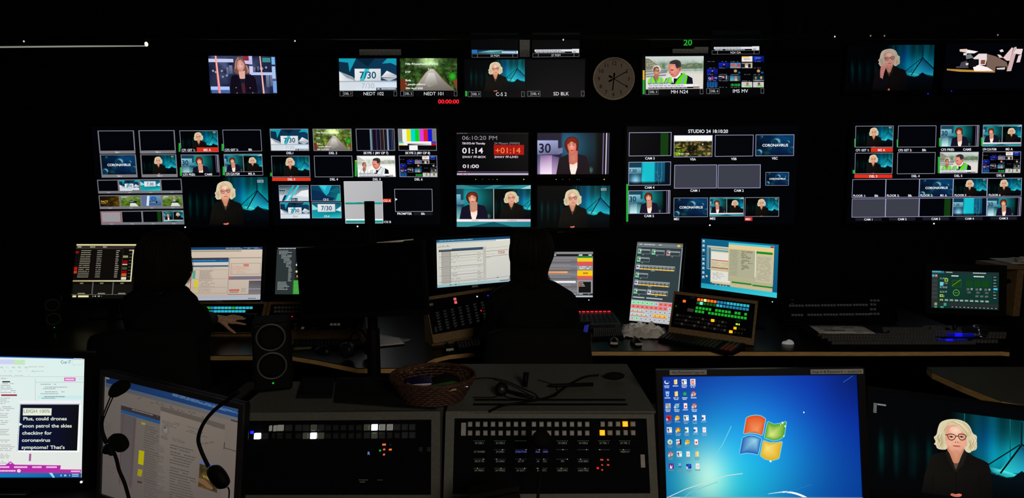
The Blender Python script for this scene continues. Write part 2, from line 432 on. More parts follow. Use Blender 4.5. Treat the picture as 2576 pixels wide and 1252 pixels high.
# ------------------------------------------------------------------ the pictures that are showing on the displays
def fB(x, y):
    px, py = 2320 + x / 5.905, 1040 + y / 5.905
    return ((px - 2189.1) / 436.7, (py - 1009.2 - .127 * (px - 2189.1)) / 212.4)
def B_(*p): return [fB(x, y) for x, y in p]
def bg_blue(u, v):
    r = 1 + 0 * u; g = 3 + 0 * u; b = 5 + 0 * u
    for m in (.06, .15, .24, .335):
        a = .6 * gau(u, m, .010) * gau(v, .53, .16) * (1 - m) + .14 * gau(u, m + .02, .03) * gau(v, .55, .15); g = g + 70 * a; b = b + 66 * a
        a2 = gau(u, m, .014) * gau(v, .75, .1) * .35; g = g + 50 * a2; b = b + 48 * a2
    s = sst(.44, .6, u); st = .55 + .45 * np.sin(u * 46 + .8) * np.sin(u * 17 + 2); low = 1 - sst(.62, .72, v)
    sh = gau(u, .86, .2) * gau(v, .5, .25)
    g = g + s * low * (32 + 46 * st + 125 * sh); b = b + s * low * (34 + 50 * st * (1 - .3 * v) + 140 * sh + 35 * gau(u, .66, .07) * gau(v, .3, .3)); r = r + s * low * 10 * sh
    g = g + s * (1 - low) * 10; b = b + s * (1 - low) * 12
    return r, g, b
HB = (214, 198, 160)
def blonde(T, think=False, logo=True, hands=True, hi=False):
    grid(T, 48 if hi else 30, 24 if hi else 14, bg_blue)
    for p in (.535, .80, .93): rect(T, p, 0, p + .005, .62, ((26, 100, 108), (26, 100, 108), (6, 60, 70), (6, 60, 70)))
    dk = (3, 16, 24)
    poly(T, [(.866, .30), (.72, .68), (.87, .62), (1, .68), (1, .5)], [(8, 70, 110), (50, 215, 215), (30, 175, 200), (30, 190, 205), (10, 90, 120)]); poly(T, [(.68, .60), (.76, .62), (.86, .66), (.78, .70), (.70, .66)], [(20, 130, 160), (90, 240, 235), (60, 225, 220), (20, 160, 160), (20, 140, 150)])
    line(T, [(.66, .60), (.86, .29)], .014, dk); line(T, [(.745, .66), (.87, .29)], .022, dk); line(T, [(.87, .02), (.868, .3)], .024, (4, 34, 48)); line(T, [(.87, .28), (1, .52)], .022, dk)
    poly(T, [(.52, .72), (.62, .64), (.72, .69), (.80, .72), (.87, .60), (.95, .69), (1, .70), (1, 1), (.52, 1)], [(3, 14, 20)] * 7 + [(1, 2, 4)] * 2)
    # hair behind
    hair = smooth(B_((250, 130), (330, 92), (430, 78), (540, 88), (640, 130), (700, 200), (735, 300), (800, 330), (795, 400), (800, 480), (790, 540), (720, 560), (690, 590), (630, 570), (600, 480), (360, 480), (350, 535), (290, 540), (205, 525), (190, 470), (155, 455), (190, 420), (150, 350), (200, 320), (215, 220)), 1)
    fan(T, hair, (205, 190, 150), (222, 210, 176), fB(480, 260))
    for pts, c in (((( 160, 360), (230, 300), (300, 320), (320, 430), (300, 520), (220, 510), (240, 430), (200, 400)), (176, 160, 116)), (((640, 400), (700, 380), (760, 420), (780, 500), (720, 550), (650, 540), (690, 470)), (182, 168, 122)), (((300, 200), (330, 150), (340, 300), (300, 300)), (190, 172, 132))):
        fan(T, smooth(B_(*pts), 1), c, (212, 198, 158))
    for pts in (((230, 300), (190, 350), (215, 400), (190, 450), (230, 500)), ((270, 290), (240, 350), (265, 420), (235, 470), (280, 520)), ((700, 350), (740, 400), (710, 450), (760, 500), (730, 545)), ((660, 400), (690, 450), (660, 500), (700, 550)), ((750, 340), (780, 400), (755, 440), (790, 490)), ((390, 110), (340, 160), (300, 240)), ((560, 110), (650, 190), (700, 290))):
        line(T, B_(*pts), .006, (238, 226, 196)); line(T, [(x + .006, y + .004) for x, y in B_(*pts)], .005, (158, 140, 98))
    # neck, face
    fan(T, smooth(B_((355, 480), (615, 480), (600, 560), (560, 640), (520, 750), (450, 750), (400, 620), (355, 560)), 1), (214, 150, 118), (196, 128, 96), fB(490, 600))
    poly(T, B_((440, 740), (525, 740), (480, 840)), (90, 72, 56))
    face = smooth(B_((345, 180), (420, 150), (520, 190), (600, 280), (640, 330), (640, 430), (615, 510), (560, 560), (480, 585), (410, 560), (360, 500), (330, 420), (328, 300)), 2)
    fan(T, face, (244, 196, 170), (222, 156, 126), fB(470, 330))
    if hi or think:
        ell(T, *fB(480, 250), .035, .05, (252, 214, 190), (240, 190, 162)); ell(T, *fB(400, 440), .028, .04, (240, 178, 150), (232, 172, 144)); ell(T, *fB(585, 450), .026, .04, (236, 172, 144), (228, 165, 138))
    # fringe swept over
    fan(T, smooth(B_((345, 190), (335, 150), (400, 100), (520, 100), (640, 170), (720, 300), (690, 360), (640, 330), (590, 280), (540, 220), (470, 165), (400, 160)), 1), (226, 212, 176), (208, 192, 150), fB(520, 150))
    line(T, B_((420, 120), (540, 170), (620, 260), (660, 320)), .008, (178, 160, 118)); line(T, B_((470, 110), (580, 170), (670, 270)), .006, (240, 230, 204))
    # brows, eyes, glasses, nose, mouth
    for x in (412, 565):
        ell(T, *fB(x, 345), .0165, .013, (120, 72, 60), (196, 130, 104)); ell(T, *fB(x + 2, 346), .006, .01, (40, 34, 40))
    for x, w in ((415, 64), (572, 62)):
        pts = smooth(B_((x - w, 308), (x, 302), (x + w, 322), (x + w - 6, 372), (x + 10, 400), (x - w + 24, 384)), 2); line(T, pts + pts[:1], .011, (96, 38, 32))
    line(T, B_((478, 335), (512, 338)), .012, (96, 38, 32)); line(T, B_((325, 315), (356, 318)), .014, (150, 50, 40)); line(T, B_((632, 332), (645, 340)), .01, (96, 38, 32))
    ell(T, *fB(492, 418), .014, .022, (226, 152, 124), (240, 186, 158)); ell(T, *fB(475, 428), .004, .006, (150, 84, 66)); ell(T, *fB(512, 430), .004, .006, (150, 84, 66))
    ell(T, *fB(492, 488), .024, .010, (196, 86, 72), (222, 140, 116)); line(T, B_((438, 482), (492, 478), (548, 488)), .006, (140, 50, 44))
    ell(T, *fB(490, 560), .03, .012, (205, 132, 104), (222, 158, 130))
    # coat
    coat = B_((355, 545), (300, 570), (180, 600), (100, 640), (80, 720), (20, 900), (-40, 1240), (-60, 1330), (1050, 1330), (1030, 1240), (1000, 850), (965, 740), (900, 700), (780, 650), (690, 600), (615, 555), (570, 680), (480, 840), (430, 700), (390, 600))
    poly(T, coat, [(14, 12, 10)] * 2 + [(20, 18, 15)] * 4 + [(8, 7, 7)] * 4 + [(16, 14, 12)] * 10)
    poly(T, B_((355, 545), (330, 590), (410, 760), (470, 870), (480, 835), (425, 690), (385, 590)), (28, 23, 20)); poly(T, B_((615, 550), (650, 600), (590, 760), (485, 870), (482, 835), (560, 690), (590, 600)), (30, 24, 20))
    line(T, B_((830, 900), (840, 1240)), .008, (6, 6, 6)); line(T, B_((150, 900), (120, 1240)), .008, (7, 7, 7)); line(T, B_((480, 870), (490, 1240)), .006, (7, 6, 6))
    if think:
        poly(T, [(.39, .47), (.42, .44), (.46, .42), (.47, .45), (.445, .52), (.43, .60), (.415, .72), (.405, .80), (.385, .76), (.382, .60)], (226, 150, 130))
        for a, b in (((.40, .47), (.435, .405)), ((.415, .46), (.45, .40)), ((.43, .47), (.46, .43))): line(T, [a, b], .03, (236, 166, 146)); line(T, [(a[0] + .008, a[1] + .01), (b[0] + .008, b[1] + .01)], .005, (180, 100, 84))
        poly(T, [(.36, .74), (.40, .72), (.44, .86), (.38, .92)], (12, 14, 22)); ell(T, .485, .985, .012, .03, (210, 110, 100)); return
    if hands:
        fan(T, smooth([(.452, .985), (.462, .962), (.485, .972), (.505, .955), (.522, .962), (.518, .985), (.50, 1), (.47, 1)], 1), (240, 150, 128), (206, 100, 80)); line(T, [(.465, .98), (.505, .985)], .006, (150, 60, 50))
    if logo: rect(T, .875, .055, .95, .115, (150, 165, 170)); text(T, '7.30', .912, .107, .042, (40, 60, 70), 'c', 1)
def bg_news(tint):
    def f(u, v):
        lav = tint == 'lav'
        w = sst(.33, .36, u); n = .5 + .5 * np.sin(u * 9 + v * 3)
        rl, gl, bl = (np.array((30, 28, 48)) if lav else np.array((24, 66, 84)))
        glow = sst(.5, 1, v) * gau(u, .13, .12)
        r = (1 - w) * (rl + 40 * sst(.1, .6, v) * n + (190 if lav else 130) * glow); g = (1 - w) * (gl + 45 * sst(.1, .6, v) * n + (160 if lav else 170) * glow); b = (1 - w) * (bl + 60 * sst(.1, .6, v) * n + (190 if lav else 175) * glow)
        fall = 1 - sst(.42, .82, u); a = (.35 + .65 * fall)
        r = r + w * ((22 if lav else 12) * a + 4); g = g + w * ((88 if lav else 150) * a * (.6 + .4 * np.sin(v * 4 + .4)) + 8); b = b + w * ((120 if lav else 155) * a * (.65 + .35 * np.sin(v * 4 + .4)) + 8)
        d = 1 - .93 * sst(.815, .83, u); return r * d, g * d, b * d
    return f
def redhead(T, tint='teal', sign='30'):
    grid(T, 34, 16, bg_news(tint)); K = lambda *p: [((x - 15) / 1890, (y - 95) / 1085) for x, y in p]
    lav = tint == 'lav'
    A = (178, 184, 225) if lav else (150, 200, 216); D = (20, 22, 48) if lav else (8, 44, 66)
    poly(T, K((15, 290), (560, 290), (560, 660), (15, 660)), [A, (150, 160, 205) if lav else (120, 190, 210), (95, 100, 130) if lav else (60, 110, 130), (110, 110, 145) if lav else (70, 120, 140)])
    text(T, sign, .015 if sign == '30' else -.02, .475, .225, D, 'l', 1, sx=.98)
    poly(T, K((560, 500), (680, 480), (680, 620), (560, 660)), (120, 116, 160) if lav else (70, 140, 160))
    poly(T, K((90, 680), (400, 680), (400, 1180), (90, 1180)), [(120, 90, 140), (160, 120, 175), (255, 236, 255), (250, 225, 250)] if lav else [(50, 105, 120), (70, 130, 145), (210, 248, 250), (200, 245, 248)])
    poly(T, K((405, 690), (590, 740), (520, 1180), (405, 1180)), [(100, 75, 125), (90, 80, 120), (190, 160, 205), (200, 165, 210)] if lav else [(50, 100, 115), (40, 100, 115), (120, 190, 195), (130, 200, 205)])
    for x, c in ((1735, (110, 95, 140)), (1815, (205, 195, 225)), (1875, (70, 60, 90))): poly(T, K((x, 100), (x + 30, 100), (x + 20, 1180), (x - 10, 1180)), c if lav else tuple(int(q * .95) for q in c))
    ell(T, *K((1430, 1070))[0], .035, .09, (70, 110, 90), (12, 34, 38))
    H = (150, 44, 20) if lav else (136, 62, 34)
    fan(T, smooth(K((730, 330), (800, 215), (930, 185), (1050, 220), (1105, 340), (1100, 480), (1070, 640), (1020, 640), (840, 640), (760, 540), (720, 430)), 1), H, (70, 20, 12), K((930, 300))[0])
    S0, S1 = ((250, 166, 144), (206, 100, 82)) if lav else ((244, 190, 162), (206, 138, 110)); S2 = tuple(int(q * .8) for q in S0)
    fan(T, K((840, 560), (1075, 560), (1078, 900), (960, 930), (850, 900)), S2, S1, K((960, 760))[0])
    fan(T, smooth(K((800, 380), (830, 290), (920, 255), (990, 280), (1035, 380), (1040, 520), (1000, 620), (930, 655), (870, 620), (815, 520)), 2), tuple(min(255, q + 8) for q in S0), S1, K((920, 450))[0])
    fan(T, smooth(K((760, 430), (770, 300), (880, 215), (1000, 230), (1060, 330), (1040, 400), (985, 300), (920, 270), (850, 300), (800, 400)), 1), H, (104, 30, 16))
    for x in (855, 965): ell(T, *K((x, 415))[0], .022, .022, (96, 40, 38), tuple(int(a * .6 + b * .4) for a, b in zip(S0, S1))); line(T, K((x - 40, 382), (x, 368), (x + 36, 384)), .011, (116, 50, 36))
    ell(T, *K((915, 490))[0], .012, .02, S1, S0); ell(T, *K((925, 495))[0], .013, .012, S1, S0); ell(T, *K((930, 556))[0], .028, .017, (140, 26, 30), (210, 96, 84)); line(T, K((850, 632), (900, 668), (960, 672), (1010, 640)), .008, S1)
    poly(T, K((855, 905), (960, 925), (1075, 860), (1075, 1000), (1020, 1180), (905, 1180), (870, 1050)), [(250, 214, 196)] * 3 + [(255, 236, 224)] * 4)
    J = (24, 14, 24) if lav else (20, 18, 36)
    poly(T, K((835, 650), (760, 680), (620, 740), (585, 800), (550, 980), (515, 1180), (905, 1180), (865, 1020), (845, 850)), [J] * 9)
    poly(T, K((1075, 640), (1160, 665), (1300, 700), (1330, 770), (1380, 940), (1410, 1180), (1020, 1180), (1070, 1000), (1080, 850)), [J] * 9)
    line(T, K((855, 870), (870, 1040), (905, 1180)), .01, (70, 16, 20)); line(T, K((1085, 660), (1075, 1000), (1025, 1180)), .01, (70, 16, 20))
def split(T, captions=True, strip=True):
    rect(T, 0, 0, 1, 1, ((50, 130, 140), (40, 150, 155), (30, 130, 140), (60, 150, 155)))
    poly(T, [(.1, 0), (.5, 0), (.35, .09)], (20, 90, 105)); poly(T, [(.5, .09), (.62, 0), (.9, 0)], (30, 110, 120)); poly(T, [(.15, 1), (.5, .88), (.75, 1)], (14, 84, 96)); poly(T, [(.86, .09), (1, .0), (1, .09)], (160, 215, 215))
    L = T.sub(-.18, .09, .64, .815, cl=(0, .09, .497, .815)); redhead(L, 'teal', '30')
    Rr = T.sub(.34, .09, 1.16, .815, cl=(.505, .09, 1, .815)); blonde(Rr, hands=False, logo=False)
    rect(T, .497, .09, .506, .815, (200, 205, 205))
    if strip:
        rect(T, 0, .815, 1, .875, ((250, 246, 246), (228, 200, 215), (228, 200, 215), (250, 246, 246)))
        if captions: text(T, 'STUDIO', .25, .864, .03, (90, 110, 130), 'c'); text(T, 'CANBERRA', .75, .864, .03, (90, 110, 130), 'c')
def corona(T, txt=True, word=1.0):
    def f(u, v): n = noise2(u, v, 5, 3); k = .45 + .55 * gau(u, .6, .5) * gau(v, .3, .6); return 3 + 5 * n, (22 + 40 * u * (1 - v) + 30 * n) * k, (50 + 60 * u * (1 - v * .6) + 36 * n) * k
    grid(T, 24, 14, f)
    for x, y, r, k in ((.52, .38, .13, 1), (.83, .38, .06, .8), (.08, .85, .10, 1), (.15, .12, .04, .8), (.94, .72, .10, .55), (.36, .66, .05, .3)):
        ell(T, x, y, r, r * 1.72, (6, 34, 56), (14, 62, 86)); ell(T, x + r * .25, y - r * .5, r * .8, r * 1.25, (int(170 * k), int(225 * k), int(235 * k)), (14, 76, 104)); ell(T, x - r * .18, y + r * .25, r * .82, r * 1.45, (8, 40, 66), (12, 60, 88))
    ell(T, .5, .55, .09, .1, (8, 20, 40), (10, 50, 78)); ell(T, .3, .85, .1, .1, (16, 70, 60), (8, 40, 60))
    text(T, 'CORONAVIRUS', .51, .56, .125, (250, 252, 255), 'c', 1, maxw=.76)
def seven(T, kind=0, txt='7/30'):
    N = (8, 44, 66); C = (20, 156, 180)
    def fl(u, v): a = sst(.66, .74, v); n = noise2(u, v * 3, 6, 2) * 12; return 12 + a * (196 + n), 46 + a * (168 + n) + 10 * u, 68 + a * (152 + n) + 20 * u
    grid(T, 20, 12, fl)
    if kind == 2:
        rect(T, 0, 0, 1, 1, ((16, 72, 100), (12, 60, 90), (22, 170, 185), (30, 190, 200))); rect(T, 0, .55, 1, 1, ((20, 150, 165), (10, 110, 130), (40, 205, 205), (20, 170, 180)))
        poly(T, [(0, .12), (.25, .45), (0, .5)], (140, 220, 225)); poly(T, [(.8, .5), (1, .25), (1, .6)], (200, 235, 238))
    else:
        poly(T, [(0, 0), (.3, 0), (.18, .42), (.16, .13), (0, .1)], C); poly(T, [(.75, .16), (.84, 0), (1, 0), (1, .22), (.9, .14)], C); poly(T, [(.3, 0), (.62, 0), (.5, .25)], (6, 34, 54))
        poly(T, [(0, .4), (.24, .58), (.26, .7), (0, .7)], [(232, 235, 240), (180, 190, 200), (205, 212, 218), (240, 242, 245)]); poly(T, [(0, .4), (.27, .62), (.27, .68), (.13, .6)], (140, 152, 164))
        poly(T, [(.73, .58), (.83, .38), (1, .52), (1, .6)], [(215, 220, 226), (245, 246, 248), (170, 180, 192), (200, 206, 214)]); poly(T, [(.73, .6), (1, .61), (.87, .7)], (186, 192, 198))
    x0, y0, x1, y1 = (.27, .32, .725, .695) if kind != 2 else (.2, .13, .79, .6)
    poly(T, [(x0, y0), (x1, y0), (x1, y1), (x0, y1)], [(236, 238, 240), (222, 226, 230), (205, 210, 214), (226, 230, 232)])
    xs = x0 + (x1 - x0) * .40; poly(T, [(xs, y0), (xs + .08, y0), (xs - .02, y1), (xs - .1, y1)], (60, 190, 205)) if kind != 2 else None
    text(T, '7/30' if '/' in txt else txt, (x0 + x1) / 2, y1 - (y1 - y0) * .2, (y1 - y0) * .58, (14, 82, 112), 'c', 1, maxw=(x1 - x0) * .9)
    if kind == 0: text(T, '7/30', (x0 + x1) / 2, .93, .17, (186, 192, 196), 'c', 1); rect(T, .64, .91, 1, 1, (70, 76, 82)); scrib(T, .66, .925, .98, .985, 1, (200, 204, 208), .9, .7, 4, 0)
def seven_bit(T, k):
    if k == 1:
        rect(T, 0, 0, 1, 1, ((8, 50, 72), (16, 90, 100), (215, 222, 226), (200, 210, 216)))
        poly(T, [(0, .6), (.5, .62), (1, .7), (1, 1), (0, 1)], (205, 212, 218)); poly(T, [(.55, .66), (.75, .35), (1, .28), (1, .75)], (235, 238, 240))
        for x, c in ((.42, (30, 180, 205)), (.58, (60, 205, 220)), (.2, (8, 60, 90))): poly(T, [(x + .05, 0), (x + .12, 0), (x - .2, .95), (x - .28, .95)] if x > .3 else [(.0, .28), (.25, .28), (.1, .7), (.2, .36), (0, .36)], c)
        poly(T, [(.08, 1), (.18, .62), (.26, .62), (.16, 1)], (14, 50, 96)); line(T, [(0, .27), (.24, .29), (.12, .72)], .014, (230, 236, 240))
    else:
        rect(T, 0, 0, 1, 1, ((10, 66, 96), (10, 84, 104), (18, 120, 140), (6, 40, 70)))
        poly(T, [(.26, 0), (.72, 0), (.6, .5), (.52, .66), (.42, .45)], (30, 170, 200)); poly(T, [(.3, 0), (.55, 0), (.48, .35)], (60, 205, 222)); poly(T, [(.62, .4), (.9, .1), (1, .35), (.8, .5)], (16, 100, 120)); poly(T, [(0, .3), (.3, .38), (.52, .7), (.8, .8), (.7, 1), (0, 1)], (10, 44, 78)); poly(T, [(.82, 1), (.9, .55), (1, .5), (1, 1)], (40, 180, 170))
def path(T, big=False, over=0):
    def f(u, v):
        n = noise2(u, v * .6, 26, 1); m = noise2(u, v * .6, 9, 5); k = .35 + .9 * n * (.5 + m); sky = gau(u, .5, .16) * (1 - sst(.12, .4, v))
        return 52 * k + 150 * sky + over * 70 * k, 84 * k + 160 * sky + over * 60 * k, 34 * k + 130 * sky + over * 20
    grid(T, 54, 30, f)
    r = random.Random(3)
    for i in range(70 if big else 26):
        x, y = r.random(), r.uniform(.15, .8)
        if abs(x - .5) > .08 + .42 * max(0, y - .3): ell(T, x, y, .015, .02, (r.randint(60, 130), r.randint(120, 190), r.randint(40, 70)), (30, 56, 18), 6, r.random() * 90)
    poly(T, [(.52, .33), (.59, .33), (.66, .46), (.77, .7), (.95, 1), (.235, 1), (.31, .78), (.45, .45)], [(215, 212, 205), (205, 202, 196), (176, 172, 164), (140, 134, 126), (104, 96, 88), (118, 112, 104), (150, 144, 134), (186, 182, 172)])
    line(T, [(.52, .34), (.45, .45), (.31, .78), (.235, 1)], .022, (150, 124, 90)); line(T, [(.59, .33), (.66, .46), (.77, .7), (.95, 1)], .026, (140, 110, 80)); poly(T, [(.5, .45), (.6, .45), (.66, .8), (.5, .9), (.42, .75)], [(222, 220, 214), (215, 212, 206), (140, 134, 126), (150, 144, 136), (168, 162, 154)])
    poly(T, [(0, .62), (.1, .66), (.14, .9), (.06, 1), (0, 1)], (110, 50, 26)); poly(T, [(.9, .6), (1, .66), (1, 1), (.99, .98)], (126, 68, 34)); ell(T, .92, .56, .07, .13, (60, 190, 40), (30, 110, 24)); ell(T, .5, .33, .012, .04, (230, 230, 225), (120, 120, 110))
    c = (255, 255, 255); s = 1
    for t, y, h in (("730s PrivateHealth-29-PKG", .205, .06), ("6'10\"", .45, .055), ("Ends", .71, .06), ("\"...people suffering", .83, .055), ("30th April 2020", .955, .055)): text(T, t, .09, y, h, c, 'l', 1, sx=1.12, maxw=.8)
def stripes(T):
    rect(T, 0, 0, 1, 1, (5, 7, 14))
    for x, w, c in ((.36, .045, (120, 150, 165)), (.415, .012, (90, 90, 100)), (.45, .02, (30, 20, 60)), (.50, .015, (60, 26, 50)), (.53, .01, (90, 90, 120)), (.56, .03, (26, 16, 60)), (.62, .012, (110, 110, 120)), (.65, .02, (60, 30, 40)), (.69, .012, (90, 60, 60)), (.72, .008, (170, 160, 160)), (.76, .014, (50, 40, 50)), (.80, .045, (130, 150, 165)), (.86, .03, (16, 26, 90)), (.91, .012, (70, 80, 120)), (.95, .01, (130, 130, 140))): rect(T, x, .02, x + w, .98, c)
def bars(T):
    for i, c in enumerate(((130, 130, 130), (235, 245, 235), (235, 225, 20), (0, 215, 215), (0, 215, 30), (225, 60, 225), (215, 30, 50), (20, 20, 215), (120, 120, 120))):
        rect(T, i / 9, 0, (i + 1) / 9, .58, c, True)
    rect(T, 0, .58, 1, .76, (240, 240, 240), True); rect(T, 0, .58, .13, .66, (60, 200, 220)); rect(T, 0, .66, .13, .76, (245, 225, 130)); rect(T, .86, .58, 1, .66, (30, 60, 200)); rect(T, .86, .66, 1, .76, (200, 20, 30))
    rect(T, .24, .68, .86, .76, ((0, 0, 0), (220, 220, 220), (220, 220, 220), (0, 0, 0))); rect(T, 0, .76, 1, 1, (8, 8, 10)); rect(T, .28, .76, .5, 1, (245, 245, 245))
def vest(T, blown=False, lower=True):
    K = lambda *p: [((x - 100) / 1640, (y - 130) / 905) for x, y in p]; w = 1 if blown else 0
    def f(u, v):
        n = noise2(u, v * .6, 22, 8); hz = gau(v, .3, .13); fl = sst(.42, .6, v)
        return 205 + 45 * w + 20 * fl - (1 - w * .5) * hz * (120 * n + 20) + 0 * u, 214 + 38 * w + 6 * fl - (1 - w * .5) * hz * (105 * n + 14), 210 + 40 * w - (1 - w * .5) * hz * (125 * n + 26)
    grid(T, 48, 26, f)
    poly(T, K((100, 180), (200, 190), (330, 280), (430, 350), (450, 480), (100, 500)), (130, 128, 104) if not blown else (190, 190, 180)); poly(T, K((1120, 350), (1400, 330), (1700, 330), (1720, 470), (1120, 480)), (96, 116, 86) if not blown else (160, 165, 150)); ell(T, *K((1380, 400))[0], .02, .09, (120, 130, 70) if not blown else (200, 200, 190), (96, 116, 86) if not blown else (160, 165, 150)); scrib(T, .64, .24, .98, .34, 4, (150, 165, 150) if not blown else (225, 225, 225), .35, .6, 9); scrib(T, .02, .12, .3, .3, 6, (176, 178, 160) if not blown else (230, 230, 225), .4, .6, 4); rect(T, .0, .42, 1, .44, (150, 154, 150) if not blown else (215, 215, 215))
    for a, b in (((100, 540), (720, 520)), ((100, 620), (700, 560)), ((110, 680), (680, 640))): line(T, K(a, b), .03, (130, 134, 140) if not blown else (215, 215, 215)); line(T, K((a[0], a[1] + 24), (b[0], b[1] + 20)), .012, (90, 94, 90) if not blown else (200, 200, 200))
    V1, V2, SI = ((120, 240, 40), (90, 225, 20), (140, 165, 180)) if not blown else ((240, 250, 240), (230, 240, 232), (200, 205, 215))
    # woman
    ell(T, *K((415, 490))[0], .07, .13, (250, 250, 245), (225, 222, 214)); fan(T, smooth(K((310, 520), (330, 430), (410, 400), (480, 430), (500, 520), (490, 640), (430, 690), (370, 660), (340, 600)), 1), (222, 164, 136), (180, 120, 96)); poly(T, K((315, 530), (330, 440), (420, 405), (480, 440), (470, 460), (400, 450), (345, 560)), (120, 76, 50))
    line(T, K((370, 530), (490, 530)), .03, (120, 80, 76)); poly(T, K((350, 620), (470, 640), (460, 760), (395, 830), (330, 700)), (176, 110, 82))
    poly(T, K((150, 860), (190, 740), (310, 690), (390, 830), (480, 700), (600, 740), (620, 860)), V1); poly(T, K((225, 860), (250, 700), (285, 695), (265, 860)), SI); poly(T, K((525, 860), (530, 700), (565, 715), (555, 860)), SI); poly(T, K((310, 690), (350, 690), (400, 840), (480, 700), (500, 690), (395, 880)), (90, 96, 120))
    # man
    poly(T, K((620, 860), (680, 740), (860, 700), (1090, 590), (1290, 660), (1430, 740), (1450, 900), (860, 905)), (16, 18, 34)); poly(T, K((830, 710), (1090, 560), (1105, 640), (960, 780), (880, 880), (850, 800)), (240, 238, 240)); poly(T, K((900, 740), (980, 740), (985, 900), (895, 900)), (20, 26, 50))
    poly(T, K((630, 860), (720, 720), (840, 700), (850, 870)), V1); poly(T, K((690, 860), (740, 720), (790, 705), (745, 870)), SI); poly(T, K((930, 900), (1010, 770), (1180, 580), (1290, 680), (1260, 900)), V2); poly(T, K((1090, 900), (1160, 740), (1200, 650), (1250, 670), (1170, 900)), SI)
    fan(T, smooth(K((750, 400), (790, 320), (930, 290), (1050, 400), (1090, 480), (1080, 560), (1000, 680), (900, 720), (840, 690), (770, 560), (740, 480)), 1), (242, 166, 146), (208, 122, 102), K((860, 480))[0])
    fan(T, smooth(K((765, 345), (800, 260), (960, 215), (1080, 260), (1110, 340), (1100, 440), (1060, 430), (1000, 480), (960, 440), (930, 300), (850, 320)), 1), (44, 34, 36), (66, 56, 56)); ell(T, *K((1070, 480))[0], .02, .05, (206, 116, 96), (170, 84, 66)); ell(T, *K((850, 515))[0], .03, .02, (120, 40, 40), (196, 98, 80)); line(T, K((790, 480), (900, 500)), .012, (110, 56, 46)); ell(T, *K((850, 630))[0], .03, .012, (130, 50, 44), (180, 84, 66)); ell(T, *K((790, 585))[0], .014, .03, (206, 108, 92), (196, 104, 88))
    if lower:
        rect(T, .045, .81, .46, .865, (40, 40, 50)); text(T, 'CORONAVIRUS PANDEMIC', .055, .86, .042, (250, 250, 255), 'l', 1, maxw=.4); rect(T, .035, .86, .83, .935, (245, 245, 250)); scrib(T, .05, .88, .67, .92, 1, (150, 160, 170), .95, .8, 5, 0)
        rect(T, .045, .938, .83, .985, (14, 14, 22)); scrib(T, .05, .945, .72, .975, 1, (190, 186, 200), .95, .8, 6, 0); rect(T, .83, .86, .935, .925, (230, 225, 225)); rect(T, .83, .925, .935, .99, (150, 135, 120)); text(T, '18:10', .88, .915, .035, (255, 255, 255), 'c', 1)
def landscape(T):
    def f(u, v): n = noise2(u, v * .7, 20, 4); g = sst(.24, .3, v); k = n ** 3; return (253 * (1 - g) + g * (26 + 190 * k)), (253 * (1 - g) + g * (28 + 160 * k)), (248 * (1 - g) + g * (12 + 80 * k))
    grid(T, 44, 24, f); r = random.Random(5)
    for x, y, a, b, c in ((.12, .85, .16, .12, (150, 190, 30)), (.17, .68, .13, .06, (130, 176, 26)), (.1, .55, .1, .03, (190, 200, 60)), (.9, .85, .08, .1, (200, 170, 90)), (.72, .65, .12, .05, (190, 140, 90)), (.62, .35, .12, .03, (160, 110, 60)), (.75, .42, .02, .05, (230, 225, 220)), (.85, .75, .1, .06, (70, 80, 36)), (.7, .78, .07, .09, (50, 70, 26)), (.45, .6, .12, .14, (26, 22, 12)), (.35, .8, .12, .1, (34, 28, 14))): ell(T, x, y, a, b, c, tuple(int(q * .6) for q in c), 9)
    for i in range(60): q_ = r.choice(((40, 42, 16), (20, 18, 8), (86, 84, 30), (120, 84, 46), (60, 72, 24))); ell(T, r.random(), r.uniform(.28, .9) ** .8, r.uniform(.012, .03), r.uniform(.02, .05), q_, tuple(int(z * .5) for z in q_), 7)
    ell(T, .36, .25, .05, .03, (150, 150, 150), (240, 240, 240), 8); ell(T, .56, .24, .03, .02, (190, 190, 190), (245, 245, 245), 8); text(T, 'VS A 3  0.00', .12, .88, .07, (240, 245, 240), 'l', 1)
def studio4(T):
    def f(u, v): a = sst(.3, .34, u) * (1 - sst(.6, .64, u)); b = sst(.6, .64, u); gl = gau(u, .17, .12) * gau(v, .8, .25); d = 1 - .92 * sst(.84, .9, v); return d * (14 + 130 * gl + 6 * a), d * (60 + 150 * gl + 130 * a + 30 * b * (1 - v * .5)), d * (84 + 150 * gl + 120 * a + 40 * b * (1 - v * .5))
    grid(T, 30, 16, f); rect(T, 0, .24, .3, .5, ((150, 205, 220), (130, 190, 208), (70, 120, 140), (80, 130, 150))); text(T, '7.30', .005, .44, .14, (10, 54, 80), 'l', 1, maxw=.27)
    line(T, [(.7, .05), (.68, .3), (.7, .6), (.72, .95)], .01, (60, 150, 165)); line(T, [(.78, .03), (.79, .5), (.77, .9)], .01, (90, 170, 185)); scrib(T, .63, .4, .8, .85, 8, (90, 170, 185), .5, .25, 3); rect(T, .86, 0, 1, 1, (2, 16, 28))
